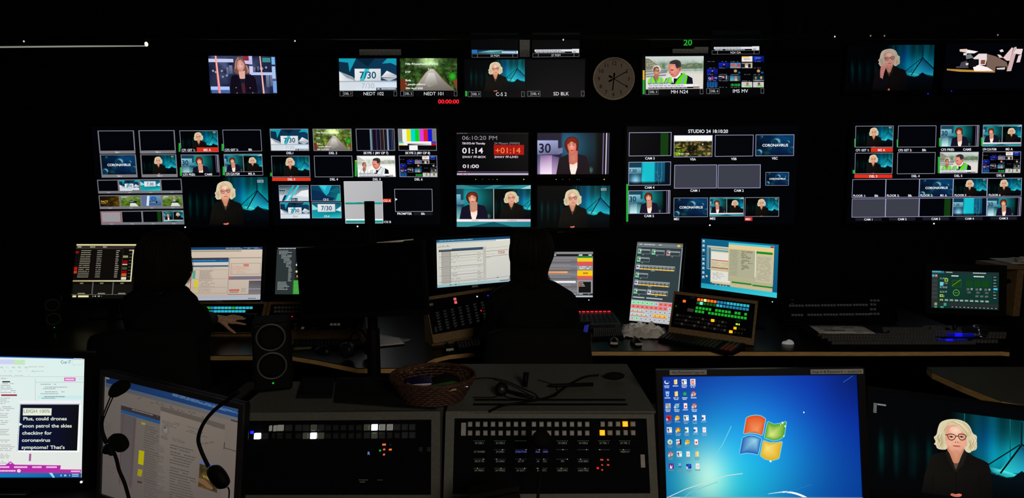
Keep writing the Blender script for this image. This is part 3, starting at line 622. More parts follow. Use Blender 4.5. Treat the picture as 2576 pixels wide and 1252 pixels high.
def mosaic(T):
    rect(T, 0, 0, 1, 1, (2, 2, 6)); w, h = .2, .2
    def cell(i, j): return T.sub(i * w + .01, j * h + .01, i * w + w - .005, j * h + h - .02)
    q = cell(3, 0); rect(q, 0, 0, 1, 1, (238, 232, 226)); rect(q, 0, 0, .7, .2, (230, 170, 40)); text(q, 'BRIEFING', .5, .62, .2, (70, 60, 110), 'c', 1)
    q = cell(4, 0); rect(q, 0, 0, 1, 1, ((20, 60, 190), (10, 20, 130), (6, 14, 100), (10, 40, 150))); scrib(q, .2, .2, .8, .6, 3, (150, 180, 240), .8, .3)
    for i, j in ((1, 1), (0, 2)): q = cell(i, j); rect(q, 0, 0, 1, 1, ((14, 40, 190), (10, 26, 140), (8, 14, 70), (10, 24, 130))); ell(q, .5, .35, .07, .14, (170, 120, 110)); poly(q, [(.3, 1), (.4, .5), (.6, .5), (.7, 1)], (10, 10, 20))
    q = cell(2, 1); rect(q, 0, 0, 1, 1, (60, 130, 190)); ell(q, .2, .4, .12, .3, (220, 90, 40)); ell(q, .5, .4, .12, .25, (200, 110, 80)); ell(q, .8, .5, .12, .25, (190, 60, 50)); rect(q, 0, .75, 1, 1, (150, 150, 150))
    q = cell(3, 1); rect(q, 0, 0, 1, 1, (190, 180, 160)); rect(q, 0, .2, .3, .9, (30, 26, 26)); rect(q, .6, .25, .85, .9, (26, 24, 24)); scrib(q, 0, 0, 1, .3, 2, (90, 60, 50)); rect(q, .35, .6, .6, .9, (230, 230, 225))
    for i, j in ((2, 2), (4, 2)): q = cell(i, j); ell(q, .5, .35, .16, .3, (225, 180, 130), (150, 110, 70)); ell(q, .85, .65, .14, .25, (20, 110, 190), (4, 30, 60)); poly(q, [(.3, 1), (.42, .6), (.6, .6), (.7, 1)], (6, 6, 8))
    q = cell(0, 3); rect(q, 0, 0, 1, 1, (14, 20, 80)); text(q, 'QA', .12, .7, .4, (220, 215, 235), 'l', 1); ell(q, .5, .5, .12, .35, (150, 60, 110)); rect(q, .7, .3, .95, .6, (90, 130, 210))
    q = cell(1, 3); rect(q, 0, 0, 1, 1, (40, 44, 60)); rect(q, 0, .1, .35, .25, (200, 205, 220)); rect(q, .7, 0, .78, .7, (190, 190, 215)); ell(q, .45, .35, .1, .25, (210, 140, 120)); poly(q, [(.2, 1), (.36, .5), (.55, .5), (.7, 1)], (10, 8, 14))
    q = cell(2, 3); rect(q, 0, 0, 1, 1, ((30, 110, 150), (6, 40, 50), (6, 40, 50), (100, 180, 210))); ell(q, .55, .35, .09, .24, (205, 120, 90)); poly(q, [(.4, 1), (.5, .55), (.62, .55), (.72, 1)], (230, 170, 140))
    q = cell(4, 3); rect(q, 0, 0, 1, 1, (10, 50, 56)); ell(q, .25, .45, .08, .25, (205, 110, 80)); ell(q, .75, .4, .1, .25, (215, 170, 120)); rect(q, 0, .85, 1, .93, (200, 210, 210))
    q = cell(0, 4); rect(q, 0, 0, 1, 1, (16, 60, 110)); [rect(q, x, 0, x + .06, 1, (30, 110, 190)) for x in (.05, .3, .55, .8)]
    q = cell(2, 4); text(q, '18:10:20', .5, .75, .45, (40, 210, 70), 'c', 1, maxw=.9)
    for i in (3, 4):
        q = cell(i, 4); rect(q, 0, 0, 1, 1, (205, 200, 200)); ell(q, .55, .35, .12, .28, (170, 110, 100) if i == 3 else (140, 60, 50)); poly(q, [(.2, 1), (.4, .6), (.75, .6), (.9, 1)], (90, 200, 70)); rect(q, .1, .85, .8, .95, (235, 245, 235))
    for i in range(5):
        for j in range(5): scrib(T, i * w + .02, j * h + .17, i * w + .18, j * h + .2, 1, (120, 120, 125), .7, .5, i * 5 + j)
def fact(T):
    def f(u, v): n = noise2(u, v, 8, 2); return 20 + 130 * u * n, 14 + 90 * u * n, 4 + 10 * n
    grid(T, 14, 10, f); text(T, 'FACT', .05, .62, .2, (235, 190, 60), 'l', 1); rect(T, .05, .7, .3, .73, (200, 160, 60))
def garden(T, k=0):
    def f(u, v): n = noise2(u, v, 14, 6 + k); s = 1 - sst(.25, .5, v); return 110 * n + 90 * s * n + 30 * v, 150 * (.5 + .5 * n) + 20 * s, 60 * n + 80 * s * n
    grid(T, 20, 12, f); poly(T, [(.5, .5), (.65, .5), (.9, 1), (.45, 1)] if k == 0 else [(.55, .4), (.65, .4), (.9, 1), (.4, 1)], (215, 225, 210)); rect(T, .42, .48, .82, .68, (20, 24, 24)); scrib(T, .45, .52, .7, .64, 1, (200, 200, 200)); rect(T, .05, .05, .3, .15, (190, 200, 190))
def abstract(T):
    rect(T, 0, 0, 1, 1, (90, 110, 150)); rect(T, .3, 0, 1, .9, ((60, 140, 210), (110, 150, 180), (60, 90, 120), (30, 90, 170))); poly(T, [(.3, 0), (.42, 0), (.35, .95), (.22, .95)], (220, 225, 235)); rect(T, .42, .5, .8, .7, (16, 18, 24)); text(T, 'AWARD', .44, .66, .1, (220, 220, 220), 'l', 1); ell(T, .62, .28, .16, .2, (60, 120, 190), (30, 80, 150), 9)
def newsreader(T):
    K = lambda *p: [((x - 40) / 2060, (y - 60) / 1120) for x, y in p]
    def f(u, v): n = noise2(u, v * .6, 12, 9); m = noise2(u, v * .6, 5, 2); t = 1 - sst(.4, .7, v); return 22 + 90 * n * m * (1 + t), 28 + 95 * n * m * (1 + t), 56 + 110 * n * m * (1 + t)
    grid(T, 40, 22, f); L = (196, 204, 240)
    for x, y, r in ((.2, .555, .018), (.1, .43, .02), (.06, .4, .02), (.19, .4, .02), (.85, .3, .02), (.78, .33, .03), (.26, .52, .02)): ell(T, x, y, r, r * 1.8, (190, 200, 215), (60, 70, 100), 12)
    for x, y, w_, h in ((.26, .3, .03, .2), (.3, .25, .05, .22), (.66, .3, .03, .12), (.72, .27, .02, .12), (.84, .5, .05, .33), (.9, .5, .04, .3)): rect(T, x, y, x + w_, y + h, ((120, 126, 160), (120, 126, 160), (80, 90, 120), (80, 90, 120)))
    rect(T, .52, 0, .59, .1, (150, 40, 44)); rect(T, .8, .04, .92, .16, (60, 140, 140)); rect(T, .0, .08, .37, .17, L); rect(T, .53, .12, .62, .21, (220, 190, 225)); rect(T, .6, .0, .65, .22, (200, 190, 240)); rect(T, .6, .27, .655, .48, (215, 205, 245)); rect(T, .62, .43, .95, .505, (186, 200, 240)); rect(T, .935, .02, .985, .22, (120, 180, 235)); rect(T, .935, .27, .985, .6, (170, 200, 240)); rect(T, .94, .66, 1, .98, (120, 160, 225)); rect(T, .01, .815, .29, .905, (170, 200, 250)); rect(T, .02, .91, .3, 1, (70, 100, 160))
    poly(T, [(.1, 0), (.125, 0), (.155, 1), (.12, 1)], [(255, 150, 130), (255, 150, 130), (255, 160, 190), (250, 120, 110)]); line(T, [(.112, 0), (.128, .5), (.137, .8)], .012, (255, 215, 180)); poly(T, [(.76, 0), (.775, 0), (.81, 1), (.785, 1)], (250, 170, 160)); line(T, [(.768, 0), (.785, .55), (.797, 1)], .008, (255, 225, 205))
    fan(T, smooth(K((830, 330), (870, 150), (1000, 80), (1110, 140), (1170, 300), (1250, 480), (1240, 590), (1130, 600), (900, 620), (810, 560), (800, 440)), 1), (150, 96, 74), (112, 74, 66), K((1000, 250))[0]); line(T, K((1190, 340), (1240, 480), (1230, 560)), .03, (190, 150, 110)); line(T, K((960, 100), (880, 220), (850, 440)), .02, (190, 150, 125))
    poly(T, K((940, 520), (1140, 500), (1130, 740), (970, 740)), (226, 170, 156)); fan(T, smooth(K((900, 330), (940, 180), (1030, 150), (1110, 240), (1150, 330), (1110, 470), (1010, 540), (930, 490), (895, 400)), 2), (236, 186, 176), (196, 130, 122)); poly(T, K((880, 340), (900, 180), (1000, 110), (1100, 170), (1140, 290), (1040, 170), (960, 180), (905, 260)), (140, 88, 66))
    for x in (945, 1050): ell(T, *K((x, 305))[0], .014, .018, (90, 50, 60), (225, 170, 160))
    ell(T, *K((985, 390))[0], .012, .02, (205, 140, 134), (230, 180, 170)); ell(T, *K((995, 452))[0], .02, .01, (160, 70, 76), (215, 150, 144))
    poly(T, K((900, 620), (740, 640), (690, 760), (640, 1170), (1500, 1170), (1460, 760), (1380, 640), (1150, 600), (1130, 730), (1050, 745), (970, 735)), (18, 12, 26)); poly(T, K((1000, 870), (1110, 870), (1120, 1170), (1030, 1170)), (74, 34, 44)); poly(T, K((960, 740), (1140, 740), (1120, 870), (990, 870)), (22, 24, 44))
    for x, y in ((840, 1005), (1270, 1010), (860, 1165), (1345, 1155)): ell(T, *K((x, y))[0], .01, .016, (220, 215, 210), (70, 60, 60), 8)
def label_box(T, a, b):
    """a strip under a picture: cell, cell, name, cell"""
    rect(T, 0, 0, 1, 1, (3, 4, 6)); c = (130, 132, 136); frame(T, c, .05, 0, .02, .06, .98); frame(T, c, .05, .06, .02, .225, .98); frame(T, c, .05, .945, .02, 1, .98)
    text(T, a, .14, .70, .42, (205, 208, 212), 'c', 0, maxw=.13); text(T, b, .59, .82, .62, (235, 238, 242), 'c', 0)
# ------------------------------------------------------------------ the room
def struct(o): o['kind'] = 'structure'; return o
W = 4.93
struct(MB().wbox((-6, W, 0), (6, W + .12, 3.4)).build('wall_back', 'wall'))
struct(MB().wbox((-6.12, -2.5, 0), (-6, W + .12, 3.4)).build('wall_left', 'wall'))
struct(MB().wbox((6, -2.5, 0), (6.12, W + .12, 3.4)).build('wall_right', 'wall'))
struct(MB().wbox((-6.12, -2.62, 0), (6.12, -2.5, 3.4)).build('wall_front', 'wall'))
struct(MB().wbox((-6.12, -2.62, -.12), (6.12, W + .12, 0)).build('floor', 'floor'))
struct(MB().wbox((-6.12, -2.62, 3.4), (6.12, W + .12, 3.5)).build('ceiling', 'ceil'))

# ------------------------------------------------------------------ displays on the wall of monitors
FR = (150, 152, 168)
def zoomer(ox, oy, k): return lambda *p: [(ox + x / k, oy + y / k) for x, y in p]
def px_rect(s, x0, y0, x1, y1, c): rect(s.px([(x0, y0), (x1, y0), (x1, y1), (x0, y1)]), 0, 0, 1, 1, c)
def cap(s, Z, x, y, txt, h=22, c=(235, 238, 245), w=None, bg=None, b=1):
    """words centred at a point of the display"""
    (px, py), = Z((x, y)); W_ = 80.; T = s.px([(px - W_, py - 10), (px + W_, py - 10), (px + W_, py + 10), (px - W_, py + 10)]); T.clip = None
    k = h / 4.47 / 20
    if bg:
        (a, b_), (c_, d) = Z((bg[0], bg[1]), (bg[2], bg[3])); px_rect(s, a, b_, c_, d, bg[4])
        T.s.lift()
    text(T, txt, .5, .5 + k / 2, k, c, 'c', b, maxw=(w / 4.47 / (2 * W_)) if w else None)
def pic(s, Z, q, art, border=FR, bw=.022, name='picture_tile', *a, **k):
    T = s.tile(Z(*q), name)
    T.clip = (0, 0, 1, 1)
    if border: rect(T, -0, 0, 1, 1, (4, 5, 9))
    art(T, *a, **k)
    if border: frame(T, border, bw)
    s.back(); return T
def blank(T, c=(4, 5, 9)): rect(T, 0, 0, 1, 1, c)
def blackt(T): blank(T, (3, 4, 9))
def greyt(T): rect(T, 0, 0, 1, 1, (60, 63, 74))
def cam3(T): blackt(T); rect(T, .745, 0, .93, 1, (18, 58, 16))
def lower_labels(s, Z, q, a, b, red=False):
    T = s.px(Z(*q)); rect(T, 0, 0, 1, 1, (3, 4, 8))
    text(T, a, .02, .86, .62, (235, 238, 242), 'l', 1, maxw=.36)
    if red: rect(T, .42, -.1, 1, 1.05, (215, 50, 30))
    text(T, b, .7, .86, .62, (240, 240, 245), 'c', 1)
def meter(s, Z, x0, y0, x1, y1, top=None):
    (a, b), (c, d) = Z((x0, y0), (x1, y1)); px_rect(s, a, b, c, d, (40, 190, 60)); px_rect(s, a + (c - a) * .44, b, a + (c - a) * .56, d, (10, 60, 20))
    if top: px_rect(s, a, b, c, b + (d - b) * top, (225, 190, 50))
DW = 4.88
BZ = (.02, .02, .02, .028)
# A: big screen with the left-hand source grid and the programme picture
Z = zoomer(230, 300, 4.471)
A = Screen('wall_television', 'large wall screen of source boxes with the blonde presenter filling its lower corner', [(236, 318), (668, 316), (682, 570), (246, 572)], DW, bezel=BZ, thick=.06, cat='television', group='large multiview screens on the wall', light=((467, 571), .006, 'e_wht'))
def strip4(q, arts):
    for i, a in enumerate(arts):
        f, g = i / 4, (i + 1) / 4; L = lambda p, r, k: (p[0] + (r[0] - p[0]) * k, p[1] + (r[1] - p[1]) * k)
        T = A.tile(Z(L(q[0], q[1], f), L(q[0], q[1], g), L(q[3], q[2], g), L(q[3], q[2], f))); T.clip = (0, 0, 1, 1)
        rect(T, 0, 0, 1, 1, (118, 118, 124)); I = T.sub(.04, .06, .96, .82); a(I)
        text(T, 'Input', .5, .97, .08, (200, 200, 200), 'c'); A.back()
def tl(q, art, n, **k):
    T = A.tile(Z(*q)); T.clip = (0, 0, 1, 1); rect(T, 0, 0, 1, 1, (122, 122, 128)); art(T.sub(.03, .03, .97, .87), **k); text(T, n, .5, .97, .06, (225, 225, 228), 'c', 1); A.back()
tl([(68, 127), (478, 125), (497, 385), (92, 388)], blackt, 'TBA 1'); tl([(528, 124), (935, 122), (952, 382), (547, 386)], blackt, 'TBA 2')
pic(A, Z, [(990, 126), (1418, 125), (1432, 367), (1010, 370)], blonde, hands=False); lower_labels(A, Z, [(1008, 322), (1428, 319), (1430, 362), (1010, 366)], 'CF1 GST 1:', 'M3 A', True)
pic(A, Z, [(1474, 118), (1906, 117), (1920, 358), (1492, 365)], blackt); lower_labels(A, Z, [(1492, 322), (1910, 318), (1914, 354), (1495, 360)], 'CF2 GST 2:', 'Blk')
tl([(95, 397), (500, 395), (522, 652), (117, 655)], corona, 'TBA 3'); tl([(550, 395), (955, 393), (973, 648), (567, 652)], blonde, 'TBA 4')
pic(A, Z, [(1007, 397), (1432, 397), (1450, 637), (1022, 643)], redhead); lower_labels(A, Z, [(1022, 600), (1445, 596), (1447, 634), (1024, 638)], 'CF3 PRES:', 'CAM5')
pic(A, Z, [(1490, 391), (1920, 389), (1935, 630), (1508, 637)], split, captions=False); lower_labels(A, Z, [(1508, 592), (1930, 588), (1932, 626), (1510, 632)], 'CF4 CLN PGM', 'M2 A')
for a in ((985, 268, 1003, 365), (1468, 276, 1488, 355), (1000, 540, 1018, 635), (1480, 530, 1502, 628)): meter(A, Z, *a)
strip4([(68, 680), (1015, 668), (1028, 828), (82, 834)], (blackt, lambda T: seven(T, 0), lambda T: seven(T, 2, '7.30'), blackt))
strip4([(85, 855), (1028, 846), (1038, 1002), (100, 1008)], (fact, garden, abstract, lambda T: garden(T, 1)))
strip4([(105, 1033), (1040, 1020), (1050, 1180), (117, 1186)], (lambda T: (rect(T, 0, 0, 1, 1, (150, 150, 154)), frame(T, (205, 40, 50), .04)), blackt, cam3, lambda T: split(T, False)))
pic(A, Z, [(1050, 650), (1985, 650), (2003, 1185), (1062, 1185)], blonde, None, hi=True)
A.finish()
# B
Z = zoomer(660, 300, 4.472)
Bs = Screen('wall_television', 'large wall screen with colour bars in a corner and a tall grey caption box', [(674, 318), (1104, 317), (1108, 564), (680, 566)], DW, bezel=BZ, thick=.06, cat='television', group='large multiview screens on the wall', light=((900, 569), .006, 'e_wht'))
pic(Bs, Z, [(83, 107), (515, 106), (527, 354), (97, 354)], seven); cap(Bs, Z, 312, 378, 'DEL1', 27)
pic(Bs, Z, [(565, 107), (1000, 106), (1010, 354), (578, 354)], path, over=.8); cap(Bs, Z, 795, 378, 'DEL 2', 27)
pic(Bs, Z, [(1050, 107), (1484, 106), (1494, 352), (1063, 354)], stripes); cap(Bs, Z, 1278, 378, 'SKYPE 1 (MV OP 7)', 27, w=280)
pic(Bs, Z, [(1524, 106), (1955, 105), (1963, 352), (1534, 352)], bars); cap(Bs, Z, 1748, 378, 'SKYPE 2 (MV OP 8)', 27, w=280)
pic(Bs, Z, [(100, 410), (529, 410), (540, 648), (112, 650)], blonde, logo=False); cap(Bs, Z, 328, 674, 'DEL 3', 24, bg=(112, 655, 544, 693, (225, 55, 30)))
pic(Bs, Z, [(581, 410), (1010, 410), (1022, 650), (592, 650)], blackt); cap(Bs, Z, 806, 674, 'DEL 4', 26)
pic(Bs, Z, [(1062, 408), (1493, 407), (1503, 648), (1073, 650)], vest, blown=True); cap(Bs, Z, 1288, 674, 'DEL 5', 26)
pic(Bs, Z, [(1537, 408), (1965, 408), (1971, 650), (1546, 648)], mosaic); cap(Bs, Z, 1758, 674, 'DEL 6', 26)
T = pic(Bs, Z, [(186, 740), (522, 740), (527, 920), (193, 922)], seven_bit, k=1); cap(Bs, Z, 362, 902, 'CS-1', 22, bg=(326, 884, 398, 918, (30, 50, 70)))
pic(Bs, Z, [(545, 740), (878, 740), (886, 918), (552, 920)], seven_bit, k=2); cap(Bs, Z, 716, 900, 'CS-2', 22)
pic(Bs, Z, [(200, 932), (530, 930), (540, 1115), (207, 1117)], lambda T: seven(T, 1)); cap(Bs, Z, 372, 1090, 'CS-3', 20, (90, 100, 110), bg=(337, 1072, 408, 1106, (225, 228, 230)))
pic(Bs, Z, [(557, 930), (888, 928), (895, 1112), (562, 1112)], lambda T: seven(T, 2)); cap(Bs, Z, 726, 1088, 'CS-4', 22)
def cg(T):
    rect(T, 0, 0, 1, 1, ((190, 190, 192), (182, 182, 184), (172, 172, 174), (184, 184, 186)), True); rect(T, 0, .5, 1, .545, ((20, 150, 140), (20, 160, 150), (20, 150, 140), (20, 140, 130))); poly(T, [(.25, .5), (.55, .5), (.4, .52)], (10, 100, 100)); rect(T, 0, .895, 1, .93, (245, 246, 246)); rect(T, 0, .93, 1, .99, ((16, 150, 140), (20, 165, 160), (16, 150, 145), (14, 130, 125)))
pic(Bs, Z, [(917, 697), (1350, 695), (1363, 1168), (937, 1170)], cg, (215, 216, 220), .012)
cap(Bs, Z, 1404, 914, 'CG A', 24, bg=(1357, 893, 1450, 932, (225, 60, 34))); cap(Bs, Z, 1410, 1152, 'CG B', 24)
pic(Bs, Z, [(1486, 782), (1912, 782), (1918, 1037), (1496, 1040)], blackt); cap(Bs, Z, 1600, 1060, 'PROMPTER', 24); cap(Bs, Z, 1808, 1060, 'Blk', 24, bg=(1703, 1047, 1915, 1077, (24, 25, 32)))
T = Bs.px(Z((1497, 885), (1522, 885), (1522, 915), (1497, 915))); poly(T, [(0, 0), (1, .5), (0, 1)], (235, 238, 240))
meter(Bs, Z, 1043, 460, 1066, 642, .06); meter(Bs, Z, 92, 600, 108, 640)
Bs.finish()
# C: four small ones
Z = zoomer(1130, 300, 4.174)
CZB = (.012, .012, .012, .03)
C1 = Screen('wall_monitor', 'small wall monitor counting down with a red box reading +01:14', Z((78, 140), (832, 140), (832, 585), (80, 585)), DW - .02, bezel=CZB, light=((1130 + 783 / 4.174, 451), .0045, 'e_lime'), group='four small monitors in a block')
T = C1.full; X = lambda x: (x - 78) / 754; Y = lambda y: (y - 140) / 445
w_ = (236, 222, 234); gr = (150, 142, 150)
text(T, '06:10:20 PM', X(135), Y(215), .092, gr, 'l', 0, 1.25, maxw=.85); text(T, '730-SYD-Air Thursday', X(135), Y(262), .05, w_, 'l', 1, .85, maxw=.405); text(T, '24 Mosart (MAIN)', X(472), Y(262), .05, gr, 'l', 0, 1.1, maxw=.405)
text(T, '01:14', X(135), Y(355), .13, w_, 'l', 1, 1.25, maxw=.4); rect(T, X(468), Y(268), X(785), Y(372), (172, 16, 16)); text(T, '+01:14', X(480), Y(355), .13, (245, 150, 60), 'l', 0, 1.15, maxw=.395)
text(T, '2WAY FF-BOX', X(135), Y(404), .048, w_, 'l', 1, 1.3, maxw=.405); text(T, '2WAY FF-LIVE1', X(472), Y(404), .048, w_, 'l', 1, 1.3, maxw=.405); text(T, '01:00', X(138), Y(510), .085, w_, 'l', 1, 1.5, maxw=.4)
rect(T, 0, .955, 1, 1, ((190, 180, 205),) * 4); rect(T, 0, .915, 1, .935, (90, 70, 100)); scrib(T, .02, .91, .16, .93, 1, (235, 200, 210)); ell(T, .085, .978, .01, .014, (220, 60, 80)); ell(T, .14, .978, .008, .014, (220, 60, 80)); rect(T, 0, 0, 1, .03, (20, 20, 28)); ell(T, .012, .02, .01, .018, (220, 80, 90), (60, 10, 20)); scrib(T, .03, .01, .18, .03, 1, (150, 150, 160))
C1.finish()
C2 = Screen('wall_monitor', 'small wall monitor showing the red-haired presenter alone, beside the countdown monitor', Z((925, 143), (1680, 141), (1680, 576), (925, 576)), DW - .02, bezel=CZB, light=((1130 + 1626 / 4.174, 451), .0045, 'e_lime'), group='four small monitors in a block')
redhead(C2.full, 'lav'); C2.finish()
C3 = Screen('wall_monitor', 'small wall monitor split between two presenters, captions on a white strip', Z((75, 690), (855, 690), (855, 1128), (80, 1128)), DW - .02, bezel=CZB, group='four small monitors in a block')
split(C3.full); C3.finish()
C4 = Screen('wall_monitor', 'small wall monitor with the blonde presenter alone, hands folded, beside the split picture', Z((925, 697), (1685, 697), (1685, 1138), (925, 1138)), DW - .02, bezel=CZB, group='four small monitors in a block')
blonde(C4.full, hi=True); C4.finish()
for S_, xs in ((C1, (280, 350, 420, 460, 503)), (C2, (1122, 1192, 1263, 1343, 1365))):
    for x in xs:
        q = S_.hit(1130 + x / 4.174, 451); MB().lathe(q + S_.n * .007, S_.n, [(.0001, 0), (.003, 0), (.0001, .002)], 8).build('button_light', 'e_dimw' if x not in (503, 280, 1122) else 'e_lime', S_.root)
# D
Z = zoomer(1560, 300, 4.471)
D = Screen('wall_television', 'large wall screen headed STUDIO 24 with five numbered camera boxes', [(1577, 318), (2006, 316), (2002, 562), (1573, 564)], DW, bezel=BZ, thick=.06, cat='television', group='large multiview screens on the wall', light=((1785, 566), .006, 'e_wht'))
FD = (168, 168, 205)
cap(D, Z, 989, 133, 'STUDIO 24 18:10:20', 38, w=502)
pic(D, Z, [(100, 148), (578, 143), (573, 410), (97, 415)], cam3, FD); cap(D, Z, 335, 438, 'CAM 3', 27)
pic(D, Z, [(605, 180), (1040, 178), (1034, 420), (603, 427)], landscape, FD); cap(D, Z, 818, 448, 'VSA', 27)
pic(D, Z, [(1067, 176), (1500, 174), (1494, 415), (1064, 420)], blackt, FD); cap(D, Z, 1278, 444, 'VSB', 27)
pic(D, Z, [(1524, 172), (1958, 170), (1952, 410), (1520, 413)], corona, FD); cap(D, Z, 1738, 438, 'VSC', 27)
pic(D, Z, [(95, 480), (571, 475), (566, 740), (92, 744)], studio4, FD); cap(D, Z, 330, 766, 'CAM 4', 27)
pic(D, Z, [(610, 512), (1088, 508), (1085, 775), (605, 778)], greyt, FD); cap(D, Z, 843, 800, 'CAM 1', 27)
pic(D, Z, [(1100, 510), (1580, 507), (1577, 773), (1095, 776)], greyt, FD); cap(D, Z, 1334, 800, 'CAM 2', 27)
pic(D, Z, [(1636, 594), (1897, 593), (1894, 743), (1633, 745)], corona, FD)
pic(D, Z, [(93, 800), (564, 797), (560, 1058), (92, 1062)], redhead, FD); cap(D, Z, 325, 1085, 'CAM 5', 27)
pic(D, Z, [(602, 882), (986, 880), (984, 1096), (599, 1098)], corona, FR); cap(D, Z, 634, 1120, 'ME1', 26)
pic(D, Z, [(1005, 876), (1390, 875), (1387, 1090), (1003, 1093)], split, FR, captions=False); cap(D, Z, 1038, 1114, 'ME2', 26)
pic(D, Z, [(1402, 877), (1785, 875), (1782, 1093), (1397, 1094)], blonde, FR); cap(D, Z, 1434, 1121, 'ME3', 22, bg=(1397, 1100, 1484, 1140, (215, 40, 40)))
meter(D, Z, 68, 728, 88, 1150); D.finish()
# E
Z = zoomer(2120, 300, 4.471)
E = Screen('wall_television', 'large wall screen with a row of grey camera boxes along its bottom', [(2140, 308), (2574, 304), (2570, 557), (2136, 560)], DW, bezel=BZ, thick=.06, cat='television', group='large multiview screens on the wall', light=((2348, 562), .006, 'e_wht'))
pic(E, Z, [(144, 75), (571, 72), (563, 314), (138, 316)], blonde); lower_labels(E, Z, [(138, 324), (562, 321), (562, 364), (134, 366)], 'CF1 GST 1:', 'M3 A', True)
pic(E, Z, [(622, 72), (1052, 70), (1045, 313), (614, 315)], blackt); lower_labels(E, Z, [(614, 324), (1042, 321), (1042, 362), (612, 366)], 'CF2 GST 2:', 'Blk')
pic(E, Z, [(1100, 68), (1535, 66), (1527, 306), (1095, 309)], redhead); lower_labels(E, Z, [(1095, 318), (1527, 315), (1527, 356), (1093, 360)], 'CF3 PRES:', 'CAM5')
pic(E, Z, [(1576, 62), (2012, 60), (2003, 303), (1566, 306)], split, captions=False); lower_labels(E, Z, [(1562, 314), (2000, 311), (1998, 352), (1560, 356)], 'CF4 CLN PGM:', 'M2 A')
pic(E, Z, [(136, 378), (562, 376), (553, 612), (130, 614)], blonde, logo=False); cap(E, Z, 340, 640, 'DEL 3', 26, bg=(128, 620, 553, 660, (225, 50, 28)))
pic(E, Z, [(612, 372), (1040, 370), (1032, 612), (605, 615)], blackt); cap(E, Z, 815, 637, 'DEL 4', 26)
pic(E, Z, [(1090, 367), (1525, 365), (1513, 605), (1085, 608)], vest, lower=True); cap(E, Z, 1295, 634, 'DEL 5', 26)
pic(E, Z, [(1566, 362), (1998, 361), (1990, 603), (1555, 606)], mosaic); cap(E, Z, 1768, 630, 'DEL 6', 26)
for a in ((126, 220, 136, 312), (602, 228, 612, 312), (1076, 210, 1094, 305), (1550, 205, 1566, 300), (108, 570, 128, 610), (1064, 422, 1084, 605)): meter(E, Z, *a)
xt = (105, 481, 858, 1237, 1617, 2005); xb = (97, 474, 851, 1230, 1612, 1998); yt = lambda x: 675 - (x - 105) * .009
for i, (a, n) in enumerate(((blackt, 'FLOOR 1:'), (blackt, 'FLOOR 2:'), (corona, 'FLOOR 3:'), (blonde, 'FLOOR 5'), (blonde, 'FLOOR 6'))):
    pic(E, Z, [(xt[i], yt(xt[i])), (xt[i + 1], yt(xt[i + 1])), (xb[i + 1], yt(xb[i + 1]) + 207), (xb[i], yt(xb[i]) + 207)], a, FD)
    x = xb[i] + 85; cap(E, Z, x, 858 - i * 2, n, 24)
    if i < 3: cap(E, Z, xb[i] + 275, 858 - i * 2, ('Blk', 'Blk', 'M1 A')[i], 24)
x2 = (97, 476, 853, 1232, 1612, 2000); x3 = (92, 470, 847, 1225, 1607, 1990)
for i, a in enumerate((greyt, greyt, cam3, studio4, redhead)):
    pic(E, Z, [(x2[i], yt(x2[i]) + 217), (x2[i + 1], yt(x2[i + 1]) + 217), (x3[i + 1], yt(x3[i + 1]) + 427), (x3[i], yt(x3[i]) + 427)], a, FD)
    c = x3[i] + 190; y = 1124 - i * 3; cap(E, Z, c, y, 'CAM %d' % (i + 1), 24, bg=(c - 148, y - 18, c + 148, y + 15, (28, 28, 36)))
E.finish()
# small ones above
Z = zoomer(500, 110, 3.788)
N = Screen('wall_monitor', 'small wall monitor showing a news presenter before orange and white studio beams', Z((88, 113), (733, 120), (750, 474), (113, 474)), DW - .02, bezel=CZB)
T = N.px(Z((88, 113), (733, 120), (750, 474), (113, 474))); newsreader(T); N.finish()
G = Screen('wall_television', 'upper wall screen pairing the 7/30 title card with a wet garden path', Z((1325, 132), (2470, 132), (2472, 506), (1330, 506)), DW, bezel=(.012, .012, .012, .02), thick=.05, cat='television', group='upper two-picture screens')
pic(G, Z, [(1335, 140), (1883, 140), (1887, 446), (1342, 446)], seven, None); label_box(G.px(Z((1345, 450), (1888, 450), (1888, 500), (1345, 500))), 'DEL 1', 'NEDT 102')
pic(G, Z, [(1917, 138), (2460, 138), (2462, 446), (1922, 446)], path, None, big=True); label_box(G.px(Z((1922, 450), (2463, 450), (2463, 500), (1922, 500))), 'DEL 2', 'NEDT 101'); G.finish()
Z = zoomer(1150, 80, 3.22)
Fs = Screen('wall_television', 'upper wall screen, half blank, with the blonde presenter above the caption C-S 2', Z((60, 218), (1035, 218), (1035, 532), (60, 532)), DW, bezel=(.012, .012, .012, .02), thick=.05, cat='television', group='upper two-picture screens')
pic(Fs, Z, [(85, 222), (548, 222), (548, 485), (85, 485)], blonde, None, logo=False, hi=True); pic(Fs, Z, [(565, 222), (1030, 222), (1030, 478), (565, 478)], blackt, None)
label_box(Fs.px(Z((88, 483), (545, 483), (545, 527), (88, 527))), 'DEL 3', 'C-S 2'); label_box(Fs.px(Z((570, 480), (1030, 478), (1030, 522), (570, 524))), 'DEL 4', 'SD BLK'); meter(Fs, Z, 66, 480, 80, 522); Fs.finish()
H = Screen('wall_television', 'upper wall screen with two people in yellow vests beside a grid of tiny pictures', Z((1495, 188), (2495, 186), (2490, 514), (1492, 518)), DW, bezel=(.012, .012, .012, .02), thick=.05, cat='television', group='upper two-picture screens')
pic(H, Z, [(1525, 200), (1997, 196), (1992, 460), (1527, 465)], vest, None); pic(H, Z, [(2020, 195), (2487, 195), (2485, 455), (2018, 455)], mosaic, None)
label_box(H.px(Z((1524, 466), (1992, 461), (1992, 505), (1524, 510))), 'DEL 5', 'MH N24'); label_box(H.px(Z((2018, 458), (2484, 456), (2484, 500), (2018, 503))), 'DEL 6', 'IMS MV'); meter(H, Z, 1503, 312, 1518, 506, .4); H.finish()
